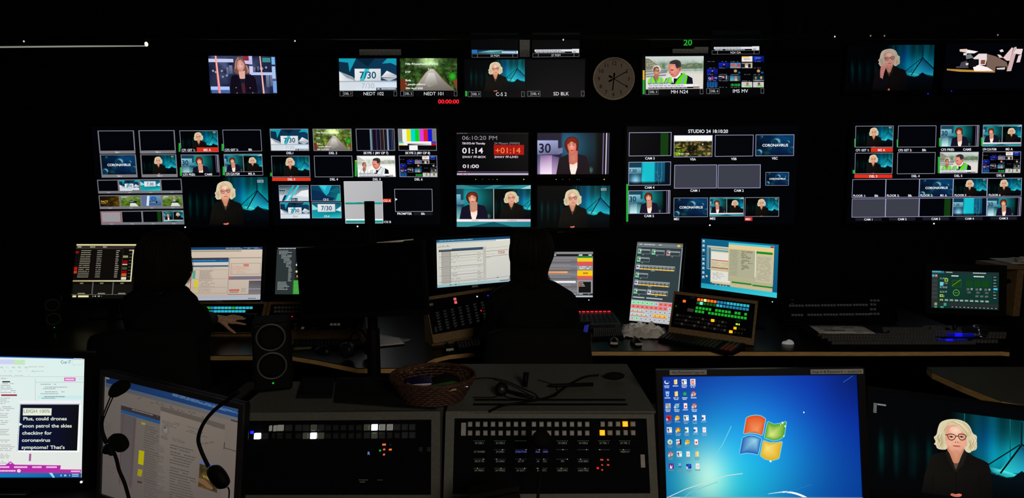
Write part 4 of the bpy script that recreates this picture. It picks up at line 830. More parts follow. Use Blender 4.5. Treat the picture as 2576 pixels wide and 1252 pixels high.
def pgm(name, q, quad_strip, ticker, lq, txt, k):
    s = Screen('caption_monitor', name, q, DW - .01, bezel=(.01, .01, .01, .01), thick=.03, group='half hidden caption monitors')
    T = s.px(ticker); T.clip = (0, 0, 1, 1)
    if k == 0:
        rect(T, 0, 0, 1, 1, ((14, 30, 60), (40, 90, 120), (120, 170, 190), (10, 60, 80))); rect(T, 0, 0, .12, .9, (40, 110, 190)); poly(T, [(.12, .7), (.4, .1), (.7, 0), (.5, .6)], (120, 180, 190)); poly(T, [(.3, .9), (.6, .3), (.9, .4), (.7, 1)], (60, 130, 140)); rect(T, .65, .3, .95, .8, (190, 205, 225)); rect(T, .97, .2, 1, .9, (235, 238, 240))
    else:
        rect(T, 0, 0, 1, 1, (8, 8, 12)); rect(T, .0, .1, .84, .62, (226, 228, 232)); scrib(T, .03, .25, .6, .55, 1, (150, 152, 160), .95, .8, k, 0); scrib(T, .02, .7, .68, .98, 1, (170, 172, 180), .98, .8, k + 3, 0); rect(T, .84, 0, 1, .95, (225, 227, 230)); rect(T, .86, .5, .93, .9, (170, 170, 170))
    L = s.px(lq); rect(L, 0, 0, 1, 1, (3, 4, 6)); c = (130, 132, 136); frame(L, c, .06, 0, 0, .12, 1); frame(L, c, .06, .12, 0, .89, 1); frame(L, c, .06, .89, 0, 1, 1); text(L, txt, .5, .8, .55, (215, 218, 222), 'c'); s.finish()
pgm('narrow caption monitor reading 23 PGM above the blonde presenter', Z((112, 10), (496, 10), (496, 212), (114, 212)), None, Z((118, 145), (492, 150), (492, 178), (118, 178)), Z((120, 180), (492, 178), (492, 206), (120, 208)), '23 PGM', 0)
pgm('narrow caption monitor reading 27 PGM above the blank half screen', Z((606, 8), (992, 6), (992, 208), (608, 210)), None, Z((628, 141), (988, 138), (988, 171), (628, 173)), Z((612, 175), (988, 173), (988, 201), (612, 205)), '27 PGM', 2)
pgm('narrow caption monitor reading N24 OA above the grid of tiny pictures', Z((2058, -12), (2452, -14), (2452, 186), (2060, 186)), None, Z((2080, 120), (2447, 117), (2447, 150), (2080, 152)), Z((2063, 152), (2447, 150), (2447, 180), (2063, 183)), 'N24 OA', 5)
Z = zoomer(2100, 60, 5.412)
K1 = Screen('wall_monitor', 'wall monitor showing the blonde presenter resting her chin on her hand', Z((150, 288), (1357, 285), (1335, 908), (165, 908)), DW - .02, bezel=CZB, light=((2333, 236), .005, 'e_blue'))
T = K1.px(Z((160, 290), (1357, 285), (1332, 905), (170, 905))); T.tint = (.62, .6, .72); blonde(T, think=True, hi=True); K1.finish()
K2 = Screen('wall_monitor', 'dark wall monitor showing a brightly lit desk with pale scattered shapes', Z((1480, 270), (2660, 262), (2650, 880), (1500, 885)), DW - .02, bezel=CZB, light=((2392, 229), .004, 'e_blue'))
T = K2.px(Z((1500, 270), (2600, 270), (2600, 870), (1500, 870))); Q = lambda *p: [((x - 1500) / 1100, (y - 270) / 600) for x, y in p]
cr = (235, 218, 220)
for pts, c in ((((1525, 610), (2180, 640), (2180, 660), (1700, 650), (1525, 630)), (190, 140, 60)), (((2060, 405), (2190, 440), (2340, 520), (2370, 640), (2050, 645), (2070, 520)), (120, 96, 84)), (((1700, 345), (1800, 340), (1810, 395), (1700, 375)), (230, 205, 196)), (((1800, 350), (1950, 375), (1900, 400), (1790, 400)), (248, 236, 236)), (((1880, 470), (1960, 405), (2070, 405), (2070, 480), (1900, 480)), cr), (((1960, 480), (2070, 480), (2050, 560), (1960, 560)), cr), (((1880, 590), (1960, 555), (2080, 590), (2160, 640), (1900, 640)), (255, 240, 240)), (((1780, 420), (1850, 410), (1890, 460), (1790, 480)), (110, 120, 122)), (((1750, 400), (1800, 395), (1790, 425), (1750, 425)), (240, 225, 222)), (((1720, 520), (1800, 500), (1820, 600), (1650, 600), (1650, 580), (1700, 575)), (70, 68, 74)), (((1780, 535), (1820, 530), (1815, 560), (1785, 560)), (225, 215, 220)), (((1820, 490), (1950, 490), (1920, 580), (1830, 590)), (14, 12, 14)),
                (((2210, 415), (2250, 420), (2290, 460), (2240, 460)), (225, 205, 205)), (((2240, 360), (2280, 345), (2300, 375), (2260, 385)), (235, 222, 222)), (((2290, 460), (2410, 320), (2430, 330), (2380, 500), (2340, 500)), (230, 200, 202)), (((2380, 500), (2440, 320), (2470, 310), (2480, 350), (2400, 640), (2340, 645)), (210, 175, 176)), (((2470, 340), (2560, 340), (2540, 420), (2430, 400)), (236, 214, 216)), (((2500, 430), (2545, 420), (2520, 520), (2470, 525)), (230, 205, 210)), (((2190, 580), (2340, 580), (2340, 640), (2180, 650)), (10, 8, 8)), (((2200, 600), (2320, 590), (2310, 620), (2210, 620)), (210, 205, 205)), (((1990, 490), (2050, 490), (2040, 550), (1985, 545)), (130, 80, 60))):
    poly(T, Q(*pts), c)
K2.finish()

# ------------------------------------------------------------------ wall clock, timers, lit wall patches, rails
c0 = Py(1544, 198, W - .03); rr = 50 / F * (W - .03) * 1.03; n = V((0, -1, 0)); ux = V((1, 0, 0)); uz = V((0, 0, 1)); ck = V((c0.x, W, c0.z))
cl = root('wall_clock', 'round white wall clock reading ten past six on the dark wall', 'clock', (c0.x, W, c0.z - rr))
MB().lathe(ck, n, [(rr, 0), (rr, .025), (rr * .99, .04), (rr * .95, .046), (rr * .93, .036)], 64).build('rim', 'rimc', cl)
MB().lathe(ck, n, [(.0001, .03), (rr * .94, .03)], 64).build('dial', 'clockf', cl)
mk = MB()
def flat(mb, tris, O, u, v, k, off):
    for t in tris: mb.add([O + u * (x * k) + v * (y * k) + off for x, y in t], [(0, 1, 2)])
for i in range(12):
    a = math.radians(30 * (i or 12)); tr, wd = layout(str(i or 12), 0); h = rr * .17; P = ck + (ux * math.sin(a) + uz * math.cos(a)) * rr * .71 - ux * wd * h / 2 - uz * h / 2
    flat(mk, tr, P, ux, uz, h, n * .0315)
mk.build('numerals', 'face', cl)
mk = MB()
for i in range(60):
    a = math.radians(6 * i); d = ux * math.sin(a) + uz * math.cos(a); s = .011 if i % 5 else .018
    mk.lathe(ck + d * rr * .86, n, [(.0001, .0318), (rr * s, .0318), (rr * s, .0312)], 8)
mk.build('minute_dots', 'face', cl)
for nm, ang, L, wd, zz in (('hour_hand', 185, .55, .05, .033), ('minute_hand', 61, .70, .035, .0345), ('second_hand', 120, .72, .02, .036)):
    a = math.radians(ang); d = ux * math.sin(a) + uz * math.cos(a); e = ux * math.cos(a) - uz * math.sin(a)
    MB().box((ck, e, d, n), -rr * wd / 2, rr * wd / 2, -rr * .25, rr * L, zz, zz + .001).box((ck, e, d, n), -rr * .04, rr * .04, -rr * .27, -rr * .1, zz, zz + .001).build(nm, 'face', cl)
def seg_clock(name, label, px, txt, mat, sx=1., body=None):
    a, b, c, d = px; P0 = Py(a, b, DW); P1 = Py(c, b, DW); P2 = Py(a, d, DW); w0 = (P1 - P0).length; h0 = (P0 - P2).length
    bd = body or px; B0 = Py(bd[0], bd[1], DW); B1 = Py(bd[2], bd[3], DW)
    o = root(name, label, 'clock', ((B0.x + B1.x) / 2, W, min(B0.z, B1.z)))
    MB().wbox((B0.x - .01, DW + .004, B1.z - .01), (B1.x + .01, W + .01, B0.z + .01)).build('case', 'black', o, bev=.003)
    tr, wd = layout(txt, 1, sx); k = min(h0, 9); m = MB(); flat(m, [[(x * w0 / wd / k, y) for x, y in t] for t in tr], P2, ux, uz, k, V((0, -.001, 0))); m.build('digits', mat, o)
seg_clock('timer_display', 'thin red digital timer reading all zeros under the garden path picture', (1102, 250, 1155, 260), '00:00:00', 'e_red', body=(1098, 246, 1160, 263))
seg_clock('digital_clock', 'black digital clock with green figures ending in 20', (1719, 99, 1741, 114), '20', 'e_green', body=(1640, 90, 1745, 117))
for (a, b, c, d), t in (((904, 124, 1009, 139), 'painted grey patch of lit wall over the 7/30 title card'), ((1303, 98, 1341, 145), 'painted grey patch of lit wall between two narrow caption monitors'), ((1692, 118, 1788, 140), 'painted grey patch of lit wall under the green digital clock')):
    P0, P1 = Py(a, b, W - .01), Py(c, d, W - .01); tag(MB().wbox((P0.x, W - .012, P1.z), (P1.x, W - .001, P0.z)).build('lit_wall_patch', 'speck'), t, 'lit patch')  # screen-lit patches of the back wall, put in as pale slabs
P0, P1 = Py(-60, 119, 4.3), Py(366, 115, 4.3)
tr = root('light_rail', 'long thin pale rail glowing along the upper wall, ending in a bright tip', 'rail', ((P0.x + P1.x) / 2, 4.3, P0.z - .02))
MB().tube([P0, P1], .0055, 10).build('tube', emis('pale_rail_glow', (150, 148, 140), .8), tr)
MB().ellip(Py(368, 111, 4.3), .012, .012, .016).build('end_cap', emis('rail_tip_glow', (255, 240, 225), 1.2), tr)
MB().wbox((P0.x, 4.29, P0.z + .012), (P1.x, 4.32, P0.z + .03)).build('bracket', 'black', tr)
a, b = Py(500, 104, 4.3), Py(2650, 93, 4.3)
rl = root('ceiling_track', 'dark horizontal track with painted glints on its fixings crossing above the monitors', 'track', (0.5, 4.3, 2.7))
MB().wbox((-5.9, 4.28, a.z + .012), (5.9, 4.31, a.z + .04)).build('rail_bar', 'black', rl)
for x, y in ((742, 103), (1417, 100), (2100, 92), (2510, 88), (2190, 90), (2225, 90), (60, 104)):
    q = Py(x, y, 4.28); MB().ellip(q, .005, .005, .006, seg=8, rings=6).build('painted_glint', emis('fixing_glint', (235, 225, 215), 1.0 if x in (742, 1417, 2100, 60) else .25), rl)  # track fixings, their glints put in as emission
for x in (-5.5, -2, 2, 5.5): MB().wbox((x - .01, 4.285, a.z + .04), (x + .01, 4.305, 3.4)).build('drop_rod', 'black', rl)
# ------------------------------------------------------------------ worktops
DZ = .73
def zat(px, py, z=DZ): return Pz(px, py, z)
def worktop(name, label, pts, th, parent_label=None, under=None):
    """pts: outline on the table's top, counter-clockwise"""
    cx = sum(p.x for p in pts) / len(pts); cy = sum(p.y for p in pts) / len(pts)
    o = root(name, label, 'desk', (cx, cy, 0))
    MB().prism([V((p.x, p.y, p.z)) for p in pts], (0, 0, -.004)).build('desk_top', 'desk', o)
    m = MB(); n = len(pts)
    m.prism([V((p.x, p.y, p.z - .0042)) for p in pts], (0, 0, -th)).build('plywood_edge', 'wood', o)
    return o
fr = [zat(-260, 905), zat(120, 894), zat(640, 893), zat(728, 893), zat(800, 905), zat(900, 925), zat(1030, 925), zat(1066, 913), zat(1092, 900), zat(1130, 891), zat(1180, 886), zat(1240, 884), zat(1500, 882), zat(2200, 883), zat(2520, 882), zat(2540, 884)]
end = V((fr[-1].x + .03, fr[-1].y + .04, DZ))
d2 = worktop('control_desk', 'long dark control desk with pale plywood edge below the wall screens', fr + [end, V((end.x + .12, 4.5, DZ)), V((-5.2, 4.5, DZ))], .022)
for x in (-4.8, -2.2, -.1, 1.7, 2.7): MB().wbox((x - .02, 3.45, 0), (x + .02, 4.3, DZ - .03)).build('leg', 'black', d2)
MB().wbox((-5.1, 4.3, .05), (2.9, 4.33, DZ - .03)).build('modesty_panel', 'black', d2)
o = root('front_desk', 'dark worktop carrying the two grey consoles', 'desk', (0, 1.7, 0))
MB().wbox((-2.6, .95, DZ - .03), (1.95, 2.355, DZ)).build('desk_top', 'black', o, bev=.003)
for x in (-2.5, -.2, 1.85): MB().wbox((x - .02, 1.05, 0), (x + .02, 2.3, DZ - .03)).build('leg', 'black', o)
a = zat(2332, 923); b = zat(2345, 935); c = zat(2420, 968); d = zat(2520, 1008)
d3 = worktop('side_desk', 'grey angled desk end with plywood edge behind the blonde presenter monitor', [a, b, c, d, V((d.x + .5, d.y - .35, DZ)), V((3.6, 2.1, DZ)), V((3.6, a.y + .02, DZ))], .028)
d3.children[0].data.materials[0] = M['grey']
for x, y in ((2.3, 2.6), (3.4, 2.7), (3.4, 2.2)): MB().wbox((x - .025, y - .025, 0), (x + .025, y + .025, DZ - .03)).build('leg', 'black', d3)

# ------------------------------------------------------------------ monitors on the long desk
FT = DZ
AUT = dict(ys=(-40, 41), ts=(-15, 31))
s = Screen('desktop_monitor', 'dark list of red-marked items in a cream border, monitor beside the small speaker', [(190, 614), (349, 614), (332, 751), (182, 751)], 3.85, auto=AUT, stand=FT, ground=(14, 11, 9)); T = s.full
rect(T, 0, 0, 1, .028, ((240, 236, 180), (245, 240, 190), (200, 196, 130), (190, 180, 120))); rect(T, 0, .03, 1, .075, (52, 40, 40)); scrib(T, .02, .04, .5, .065, 1, (170, 165, 130), .6, .9, 2, 0); rect(T, 0, .075, .76, .09, (50, 48, 40))
for i in range(15):
    y = .115 + i * .0345; r = random.Random(i); scrib(T, .06 - .002 * i + .03, y, .24 + r.random() * .03, y + .012, 1, (170, 165, 140), .98, .9, i, .1); scrib(T, .35, y, .43, y + .012, 1, (160, 158, 140), .98, .9, i + 20, 0); scrib(T, .66, y, .66 + r.choice((.04, .06, .05)), y + .012, 1, (180, 178, 160), 1, 1, i + 40, 0)
for y, h, c in ((.13, .04, (150, 14, 16)), (.42, .06, (190, 20, 16)), (.49, .05, (180, 60, 30))): rect(T, 0, y, .05, y + h, c)
for y, h, c in ((.21, .04, (150, 145, 110)), (.3, .06, (120, 8, 10)), (.365, .02, (220, 190, 160)), (.42, .05, (60, 70, 50)), (.49, .05, (130, 6, 8)), (.54, .05, (190, 90, 40)), (.605, .05, (220, 215, 190))): rect(T, .78, y, .86, y + h, c)
for i in range(9): line(T, [(.88, .18 + i * .06), (.925, .18 + i * .06)], .006, (120, 118, 100))
rect(T, .77, .1, .775, .66, (60, 56, 40)); frame(T, (150, 145, 110), .012, .87, .1, .93, .125)
rect(T, .93, .1, .95, .68, ((235, 230, 190), (200, 195, 140), (200, 195, 140), (240, 235, 200))); rect(T, 0, .665, .95, .688, ((180, 172, 120), (235, 228, 200), (235, 228, 200), (170, 160, 100)))
for x in (.32, .65): rect(T, x, .7, x + .02, .925, (90, 88, 84))
for x in (.02, .345, .675): rect(T, x, .74, x + .29, .92, (20, 19, 16)); scrib(T, x + .1, .71, x + .16, .735, 2, (180, 175, 130), 1, .5); scrib(T, x + .08, .895, x + .2, .915, 1, (150, 148, 130), 1, .9)
rect(T, 0, .922, .95, .927, (130, 128, 120)); rect(T, .02, .94, .08, .972, (225, 220, 150)); rect(T, .11, .94, .28, .972, (235, 230, 165)); scrib(T, .32, .945, .5, .968, 1, (200, 198, 180), .6, .8); s.finish()

def app_news(T):
    rect(T, 0, 0, 1, 1, ((206, 188, 168), (214, 198, 178), (186, 172, 160), (186, 170, 156)), True); rect(T, 0, 0, 1, .05, ((18, 70, 110), (20, 60, 96), (20, 60, 96), (18, 70, 110))); scrib(T, .58, .012, .98, .042, 2, (150, 165, 180), .9, .5, 3); rect(T, 0, .065, .76, .085, (150, 140, 130)); rect(T, .0, .2, .62, .235, (66, 56, 58)); rect(T, 0, .235, .62, .285, (24, 96, 150)); scrib(T, .2, .245, .55, .27, 1, (90, 150, 190), .9, .4); rect(T, 0, .285, .62, .335, (206, 200, 190)); rect(T, 0, .345, .62, .37, (30, 84, 116))
    scrib(T, .3, .385, .5, .4, 1, (150, 140, 132)); rect(T, .22, .44, .255, .59, (90, 160, 140)); scrib(T, .3, .44, .46, .6, 9, (150, 138, 128), .95, .6, 1, .3); rect(T, .25, .61, .285, .76, (210, 200, 30)); scrib(T, .3, .61, .58, .76, 8, (158, 144, 134), .8, .5, 6, .6); rect(T, .25, .79, .285, .83, (200, 190, 60)); scrib(T, .3, .78, .45, .86, 5, (160, 146, 138), .8, .5, 7)
    for y in (.43, .6, .76, .87): line(T, [(.2, y), (.61, y)], .004, (140, 120, 110))
    for x in (.11, .21): line(T, [(x, .3), (x - .005, .9)], .012, (150, 60, 50))
    rect(T, .62, .2, .635, .89, (176, 160, 146)); rect(T, .635, .2, .99, .215, (150, 140, 134)); frame(T, (130, 110, 104), .006, .65, .31, .985, .52); rect(T, .79, .325, .85, .37, (205, 120, 110)); scrib(T, .65, .36, .88, .5, 8, (205, 140, 120), .9, .35, 5, .5)
    rect(T, .63, .555, 1, .62, (120, 112, 124)); rect(T, .63, .56, .66, .6, (190, 90, 80)); rect(T, .86, .64, 1, .89, ((90, 84, 86), (80, 76, 78), (120, 118, 124), (124, 120, 126))); rect(T, .86, .79, 1, .8, (170, 165, 165)); frame(T, (200, 60, 44), .014, .645, .80, .755, .835); scrib(T, .65, .85, .75, .87, 1, (120, 120, 120), 1, .8); scrib(T, .78, .78, .84, .86, 5, (140, 130, 126)); line(T, [(.63, .895), (.99, .895)], .008, (90, 84, 84))
    rect(T, 0, .93, 1, 1, ((160, 170, 184), (170, 178, 190), (168, 180, 200), (170, 180, 195))); scrib(T, .86, .965, .97, .985, 1, (90, 96, 104), .9, .8)
s = Screen('desktop_monitor', 'newsroom document with blue header bars, monitor half hidden by the long-haired woman', [(438, 623), (662, 620), (655, 754), (431, 756)], 3.6, auto=AUT, stand=FT, light=((659, 759), .003, 'e_blue')); app_news(s.full); s.finish()
q = s.hit(551, 759) + s.n * .0065; MB().box((q, s.u, s.v, s.n), -.02, .02, -.003, .003, 0, .001).build('badge', 'key', s.root)

s = Screen('desktop_monitor', 'dark file list with bright green rows, monitor behind the switched-off one', [(697, 621), (884, 620), (878, 741), (692, 740)], 3.75, auto=AUT, stand=FT, ground=(30, 34, 36)); T = s.full
rect(T, 0, 0, 1, .05, (34, 36, 38)); rect(T, .0, .05, .26, 1, (44, 52, 54)); rect(T, .26, .05, 1, .62, (26, 28, 28)); scrib(T, .02, .02, .33, .05, 1, (170, 172, 172), .9, .7)
for i in range(28): scrib(T, .03 + .035 * min(4, i // 3) if i < 22 else .03, .08 + i * .03, .22, .092 + i * .03, 1, (180, 184, 184), .98, .9, i, .4)
for i in range(17): scrib(T, .30, .08 + i * .034, .95, .095 + i * .034, 1, (190, 192, 190), .8, .8, i + 50, .6)
for x, y, c in ((.28, .3, (220, 220, 210)), (.27, .36, (235, 235, 235)), (.27, .5, (225, 215, 170)), (.285, .6, (200, 150, 80))): rect(T, x, y, x + .05, y + .04, c)
rect(T, .24, .7, 1, 1, (10, 120, 20)); [rect(T, .25, .715 + i * .028, .98, .727 + i * .028, (120, 210, 110)) for i in range(10)]; rect(T, .44, .7, .52, 1, (8, 100, 16)); s.finish()

s = Screen('desktop_monitor', 'white table of story lines, slanted monitor above the wood-framed talkback panel', [(1097, 603), (1283, 594), (1283, 707), (1099.5, 724)], 3.55, auto=AUT, stand=FT, ground=(200, 198, 190)); T = s.full
rect(T, 0, 0, 1, 1, ((212, 210, 196), (220, 218, 204), (200, 200, 196), (205, 205, 200)), True); rect(T, 0, 0, 1, .055, ((24, 90, 120), (20, 66, 110), (20, 66, 110), (24, 90, 120))); scrib(T, .04, .015, .5, .04, 1, (110, 160, 180), .95, .8); rect(T, .8, .06, 1, .08, (240, 240, 236)); rect(T, 0, .055, .8, .085, (170, 190, 200)); scrib(T, .02, .12, .2, .17, 2, (130, 150, 150), .6, .5)
rect(T, .03, .21, .62, .235, (70, 92, 112)); rect(T, .2, .2, .62, .225, (30, 84, 120)); rect(T, .03, .235, .62, .255, (60, 50, 56)); rect(T, .07, .255, .18, .93, (170, 168, 160)); line(T, [(.07, .25), (.065, .93)], .006, (60, 60, 60)); line(T, [(.18, .25), (.178, .93)], .008, (50, 50, 50))
for i, y in enumerate((.3, .36, .41, .47, .58, .62, .7, .76, .82, .87, .9)): line(T, [(.03, y), (.62, y - .01)], .012 if i % 3 == 1 else .005, (150, 148, 140)); scrib(T, .19, y + .015, .32, y + .03, 1, (140, 140, 130), .5, .8, i); scrib(T, .54, y + .015, .6, y + .03, 1, (120, 120, 110), .7, .8, i)
rect(T, .62, .2, .66, .93, (188, 186, 178)); line(T, [(.66, .235), (.97, .22)], .005, (150, 150, 146)); line(T, [(.66, .3), (.97, .29)], .008, (120, 118, 110)); line(T, [(.66, .42), (.97, .40)], .008, (120, 118, 110)); scrib(T, .66, .36, .82, .375, 1, (150, 150, 140)); scrib(T, .83, .31, .93, .38, 4, (190, 90, 80), .95, .6, 2, .1); scrib(T, .66, .43, .74, .45, 1, (140, 140, 140)); line(T, [(.66, .9), (.97, .88)], .008, (140, 140, 130)); ell(T, .82, .885, .012, .008, (40, 40, 40))
rect(T, 0, .94, 1, 1, ((150, 190, 190), (170, 190, 200), (170, 200, 210), (140, 185, 190))); scrib(T, .1, .955, .3, .975, 1, (60, 80, 90), .4, .8); rect(T, .85, .955, .98, .975, (110, 120, 126)); s.finish()
q = s.hit(1194, 719) + s.n * .0065; MB().box((q, s.u, s.v, s.n), -.02, .02, -.006, .006, 0, .001).build('badge', 'keyl', s.root)

s = Screen('desktop_monitor', 'grey timeline with yellow and red blocks, monitor beyond the seated woman at the centre', [(1304, 633), (1492, 633), (1491, 747), (1304, 747)], 3.7, auto=AUT, stand=FT, light=((1481, 754), .003, 'e_wht')); T = s.full
rect(T, 0, 0, 1, 1, (118, 118, 122), True); rect(T, 0, 0, 1, .045, (140, 140, 144)); rect(T, 0, .05, 1, .1, (24, 24, 26)); scrib(T, .3, .06, .8, .09, 1, (220, 220, 220), .4, .8, 3)
for i in range(9): rect(T, 0, .12 + i * .09, .8, .16 + i * .09, (104, 104, 108) if i % 2 else (132, 132, 136)); line(T, [(0, .2 + i * .09), (.7, .2 + i * .09)], .006, (170, 170, 172))
rect(T, 0, .43, .66, .47, ((255, 120, 60), (250, 170, 100), (250, 160, 90), (240, 90, 40))); rect(T, 0, .48, .38, .515, (245, 110, 50)); rect(T, 0, .64, .77, .685, (236, 236, 240)); rect(T, 0, .92, 1, .96, (40, 40, 44)); rect(T, 0, .965, 1, 1, (186, 196, 206)); scrib(T, .5, .925, .97, .945, 1, (200, 200, 200), .9, .8)
rect(T, .79, .09, .995, .13, (30, 130, 60)); rect(T, .79, .135, .995, .215, (240, 205, 30)); rect(T, .79, .22, .995, .30, (225, 84, 80)); rect(T, .79, .31, .995, .40, (150, 150, 152)); scrib(T, .82, .32, .97, .39, 2, (225, 225, 225), .8, .6, 4, 0); rect(T, .865, .36, .885, .39, (250, 150, 40)); rect(T, .79, .41, .995, .53, (248, 200, 20)); rect(T, .79, .53, .995, .60, (228, 88, 84)); frame(T, (60, 50, 20), .01, .87, .455, .93, .485)
rect(T, .79, .62, .995, .915, (150, 150, 152)); rect(T, .81, .66, .975, .90, (18, 18, 20)); [(rect(T, .815, .67 + i * .035, .835, .695 + i * .035, (240, 120, 80)), rect(T, .84, .675 + i * .035, .87 + .012 * i, .69 + i * .035, (200, 200, 200))) for i in range(3)]; scrib(T, .81, .06, .86, .085, 1, (250, 250, 250), 1, 1); scrib(T, .94, .06, .985, .085, 1, (250, 250, 250), 1, 1); s.finish()

s = Screen('touchscreen_monitor', 'upright portrait touchscreen of dark rows above red, green and yellow keys', [(1602.5, 608), (1720, 612.5), (1700, 818), (1584, 806)], 3.62, auto=AUT, stand=FT, ground=(52, 66, 70)); T = s.full
rect(T, 0, 0, 1, .73, (50, 64, 68)); rect(T, 0, 0, 1, .012, (90, 94, 98)); rect(T, 0, .015, 1, .05, (112, 122, 126)); scrib(T, .05, .022, .55, .04, 1, (180, 190, 192), .8, .8, 2, 0); rect(T, .88, .018, .94, .047, (235, 190, 70)); rect(T, 0, .056, 1, .062, (150, 158, 162)); rect(T, 0, .06, .012, .73, (130, 138, 144)); rect(T, .975, .06, 1, .73, (150, 158, 165))
def module(x, y, w, kind, n=0):
    g = (120, 200, 150) if kind == 'g' else (190, 140, 150) if kind == 'r' else (190, 195, 215)
    rect(T, x, y, x + w, y + .018, (150, 156, 160)); frame(T, (140, 148, 150), .004, x, y, x + w, y + .06); rect(T, x, y + .008, x + .08, y + .06, g); rect(T, x + .01, y + .02, x + .06, y + .035, (50, 60, 60)); rect(T, x + .05, y + .012, x + .075, y + .026, (240, 245, 245)); scrib(T, x, y - .01, x + .08, y - .004, 1, (170, 176, 178), 1, 1)
    if kind == 'm': rect(T, x + .085, y + .045, x + .15, y + .06, (225, 225, 228))
    for i in range(n): rect(T, x + .09 + i * .082, y + .018, x + .165 + i * .082, y + .042, (70, 72, 74)); rect(T, x + .095 + i * .082, y + .024, x + .155 + i * .082, y + .03, (190, 195, 195)); rect(T, x + .09 + i * .082, y + .044, x + .165 + i * .082, y + .06, (235, 195, 90))
    scrib(T, x + w * .4, y + .068, x + w * .5, y + .074, 1, (200, 205, 205), 1, 1)
module(.03, .09, .28, 'g'); module(.34, .095, .28, 'g'); module(.66, .10, .29, 'r'); module(.03, .195, .28, 'g'); module(.03, .29, .84, 'm', 9); module(.03, .395, .28, 'g'); module(.03, .49, .76, 'm', 8); module(.03, .60, .28, 'g'); module(.33, .60, .44, 'm', 4); rect(T, .03, .695, .28, .71, (180, 186, 190)); rect(T, .32, .695, .67, .71, (180, 186, 190))
rect(T, 0, .735, 1, 1, (176, 178, 182), True); 
for j, row in enumerate(('ggggg.rrrr', 'rrrrrrrr..', 'mmm.......', 'mmmm.yyy..', '.g........')):
    for i, ch in enumerate(row):
        x, y = .015 + i * .098, .748 + j * .049; c = {'g': (150, 235, 175), 'r': (240, 110, 105), '.': (196, 198, 204), 'm': (200, 220, 200), 'y': (250, 200, 50)}[ch]
        rect(T, x, y, x + .088, y + .04, c); rect(T, x + .03, y + .014, x + .06, y + .026, tuple(int(q * .6) for q in c))
        if ch in 'ym': rect(T, x, y + .03, x + .088, y + .04, (235, 120, 110))
s.finish()

s = Screen('desktop_monitor', 'teal desktop covered by cream program windows, monitor above the lit switcher panel', [(1765, 599.5), (1959, 614), (1955.5, 750), (1763.5, 722.6)], 3.6, auto=AUT, stand=FT, ground=(10, 84, 122), light=((1944, 758), .003, 'e_wht')); T = s.full
rect(T, 0, 0, 1, .9, ((16, 96, 134), (18, 104, 140), (12, 84, 124), (10, 76, 116)), True); rect(T, 0, .9, 1, 1, ((30, 150, 175), (50, 200, 215), (60, 205, 220), (40, 170, 195)))
for i in range(9): rect(T, .015, .03 + i * .09, .045, .065 + i * .09, (190, 205, 210) if i not in (3,) else (40, 50, 50)); scrib(T, .01, .07 + i * .09, .05, .08 + i * .09, 1, (170, 190, 200), 1, 1)
rect(T, .065, .73, .09, .765, (210, 215, 140))
for a in (.08, .1, .13): frame(T, (205, 210, 190), .008, a, .1 + a * .4, .5, .6); rect(T, a + .004, .11 + a * .4, .5, .135 + a * .4, (150, 160, 150))
rect(T, .13, .18, .5, .86, (206, 200, 160)); rect(T, .14, .25, .48, .42, (228, 226, 214)); rect(T, .135, .2, .48, .23, (96, 150, 170)); rect(T, .14, .40, .38, .415, (190, 40, 40)); scrib(T, .14, .45, .37, .62, 6, (190, 150, 130), .8, .3, 3, 0); rect(T, .14, .55, .38, .565, (140, 60, 60)); rect(T, .14, .62, .42, .83, (225, 224, 215)); scrib(T, .16, .64, .34, .8, 9, (150, 150, 140), .7, .4, 5, .5)
rect(T, .37, .05, .945, .79, ((235, 205, 150), (240, 205, 140), (176, 176, 140), (172, 172, 140))); rect(T, .37, .035, .945, .075, (60, 205, 220)); rect(T, .9, .045, .94, .075, (170, 40, 40)); rect(T, .38, .16, .73, .70, (176, 174, 144)); scrib(T, .39, .18, .5, .68, 26, (130, 128, 108), .8, .3, 6, .1); scrib(T, .54, .18, .72, .55, 20, (60, 60, 52), .8, .4, 8, .8); rect(T, .715, .14, .725, .66, (235, 235, 225)); rect(T, .73, .16, .93, .205, (24, 140, 40)); rect(T, .73, .22, .93, .74, (196, 190, 160)); scrib(T, .74, .26, .92, .72, 26, (150, 146, 124), .8, .4, 9, .1)
rect(T, .40, .79, .94, .90, (196, 180, 140)); rect(T, .42, .79, .68, .82, (24, 130, 40)); rect(T, .69, .8, .94, .83, (24, 130, 40)); rect(T, .15, .86, .93, .875, (205, 190, 150))
for x in (.2, .26, .3, .34): rect(T, x, .885, x + .015, .91, (225, 150, 120))
s.finish(); q = s.hit(1860, 742)
MB().box((s.hit(1805, 733) + s.n * .006, s.u, s.v, s.n), -.11, .07, -.007, .007, 0, .0015).box((s.hit(1868, 742) + s.n * .006, s.u, s.v, s.n), -.07, .05, -.009, .009, 0, .0015).build('label_strip', 'rim', s.root)

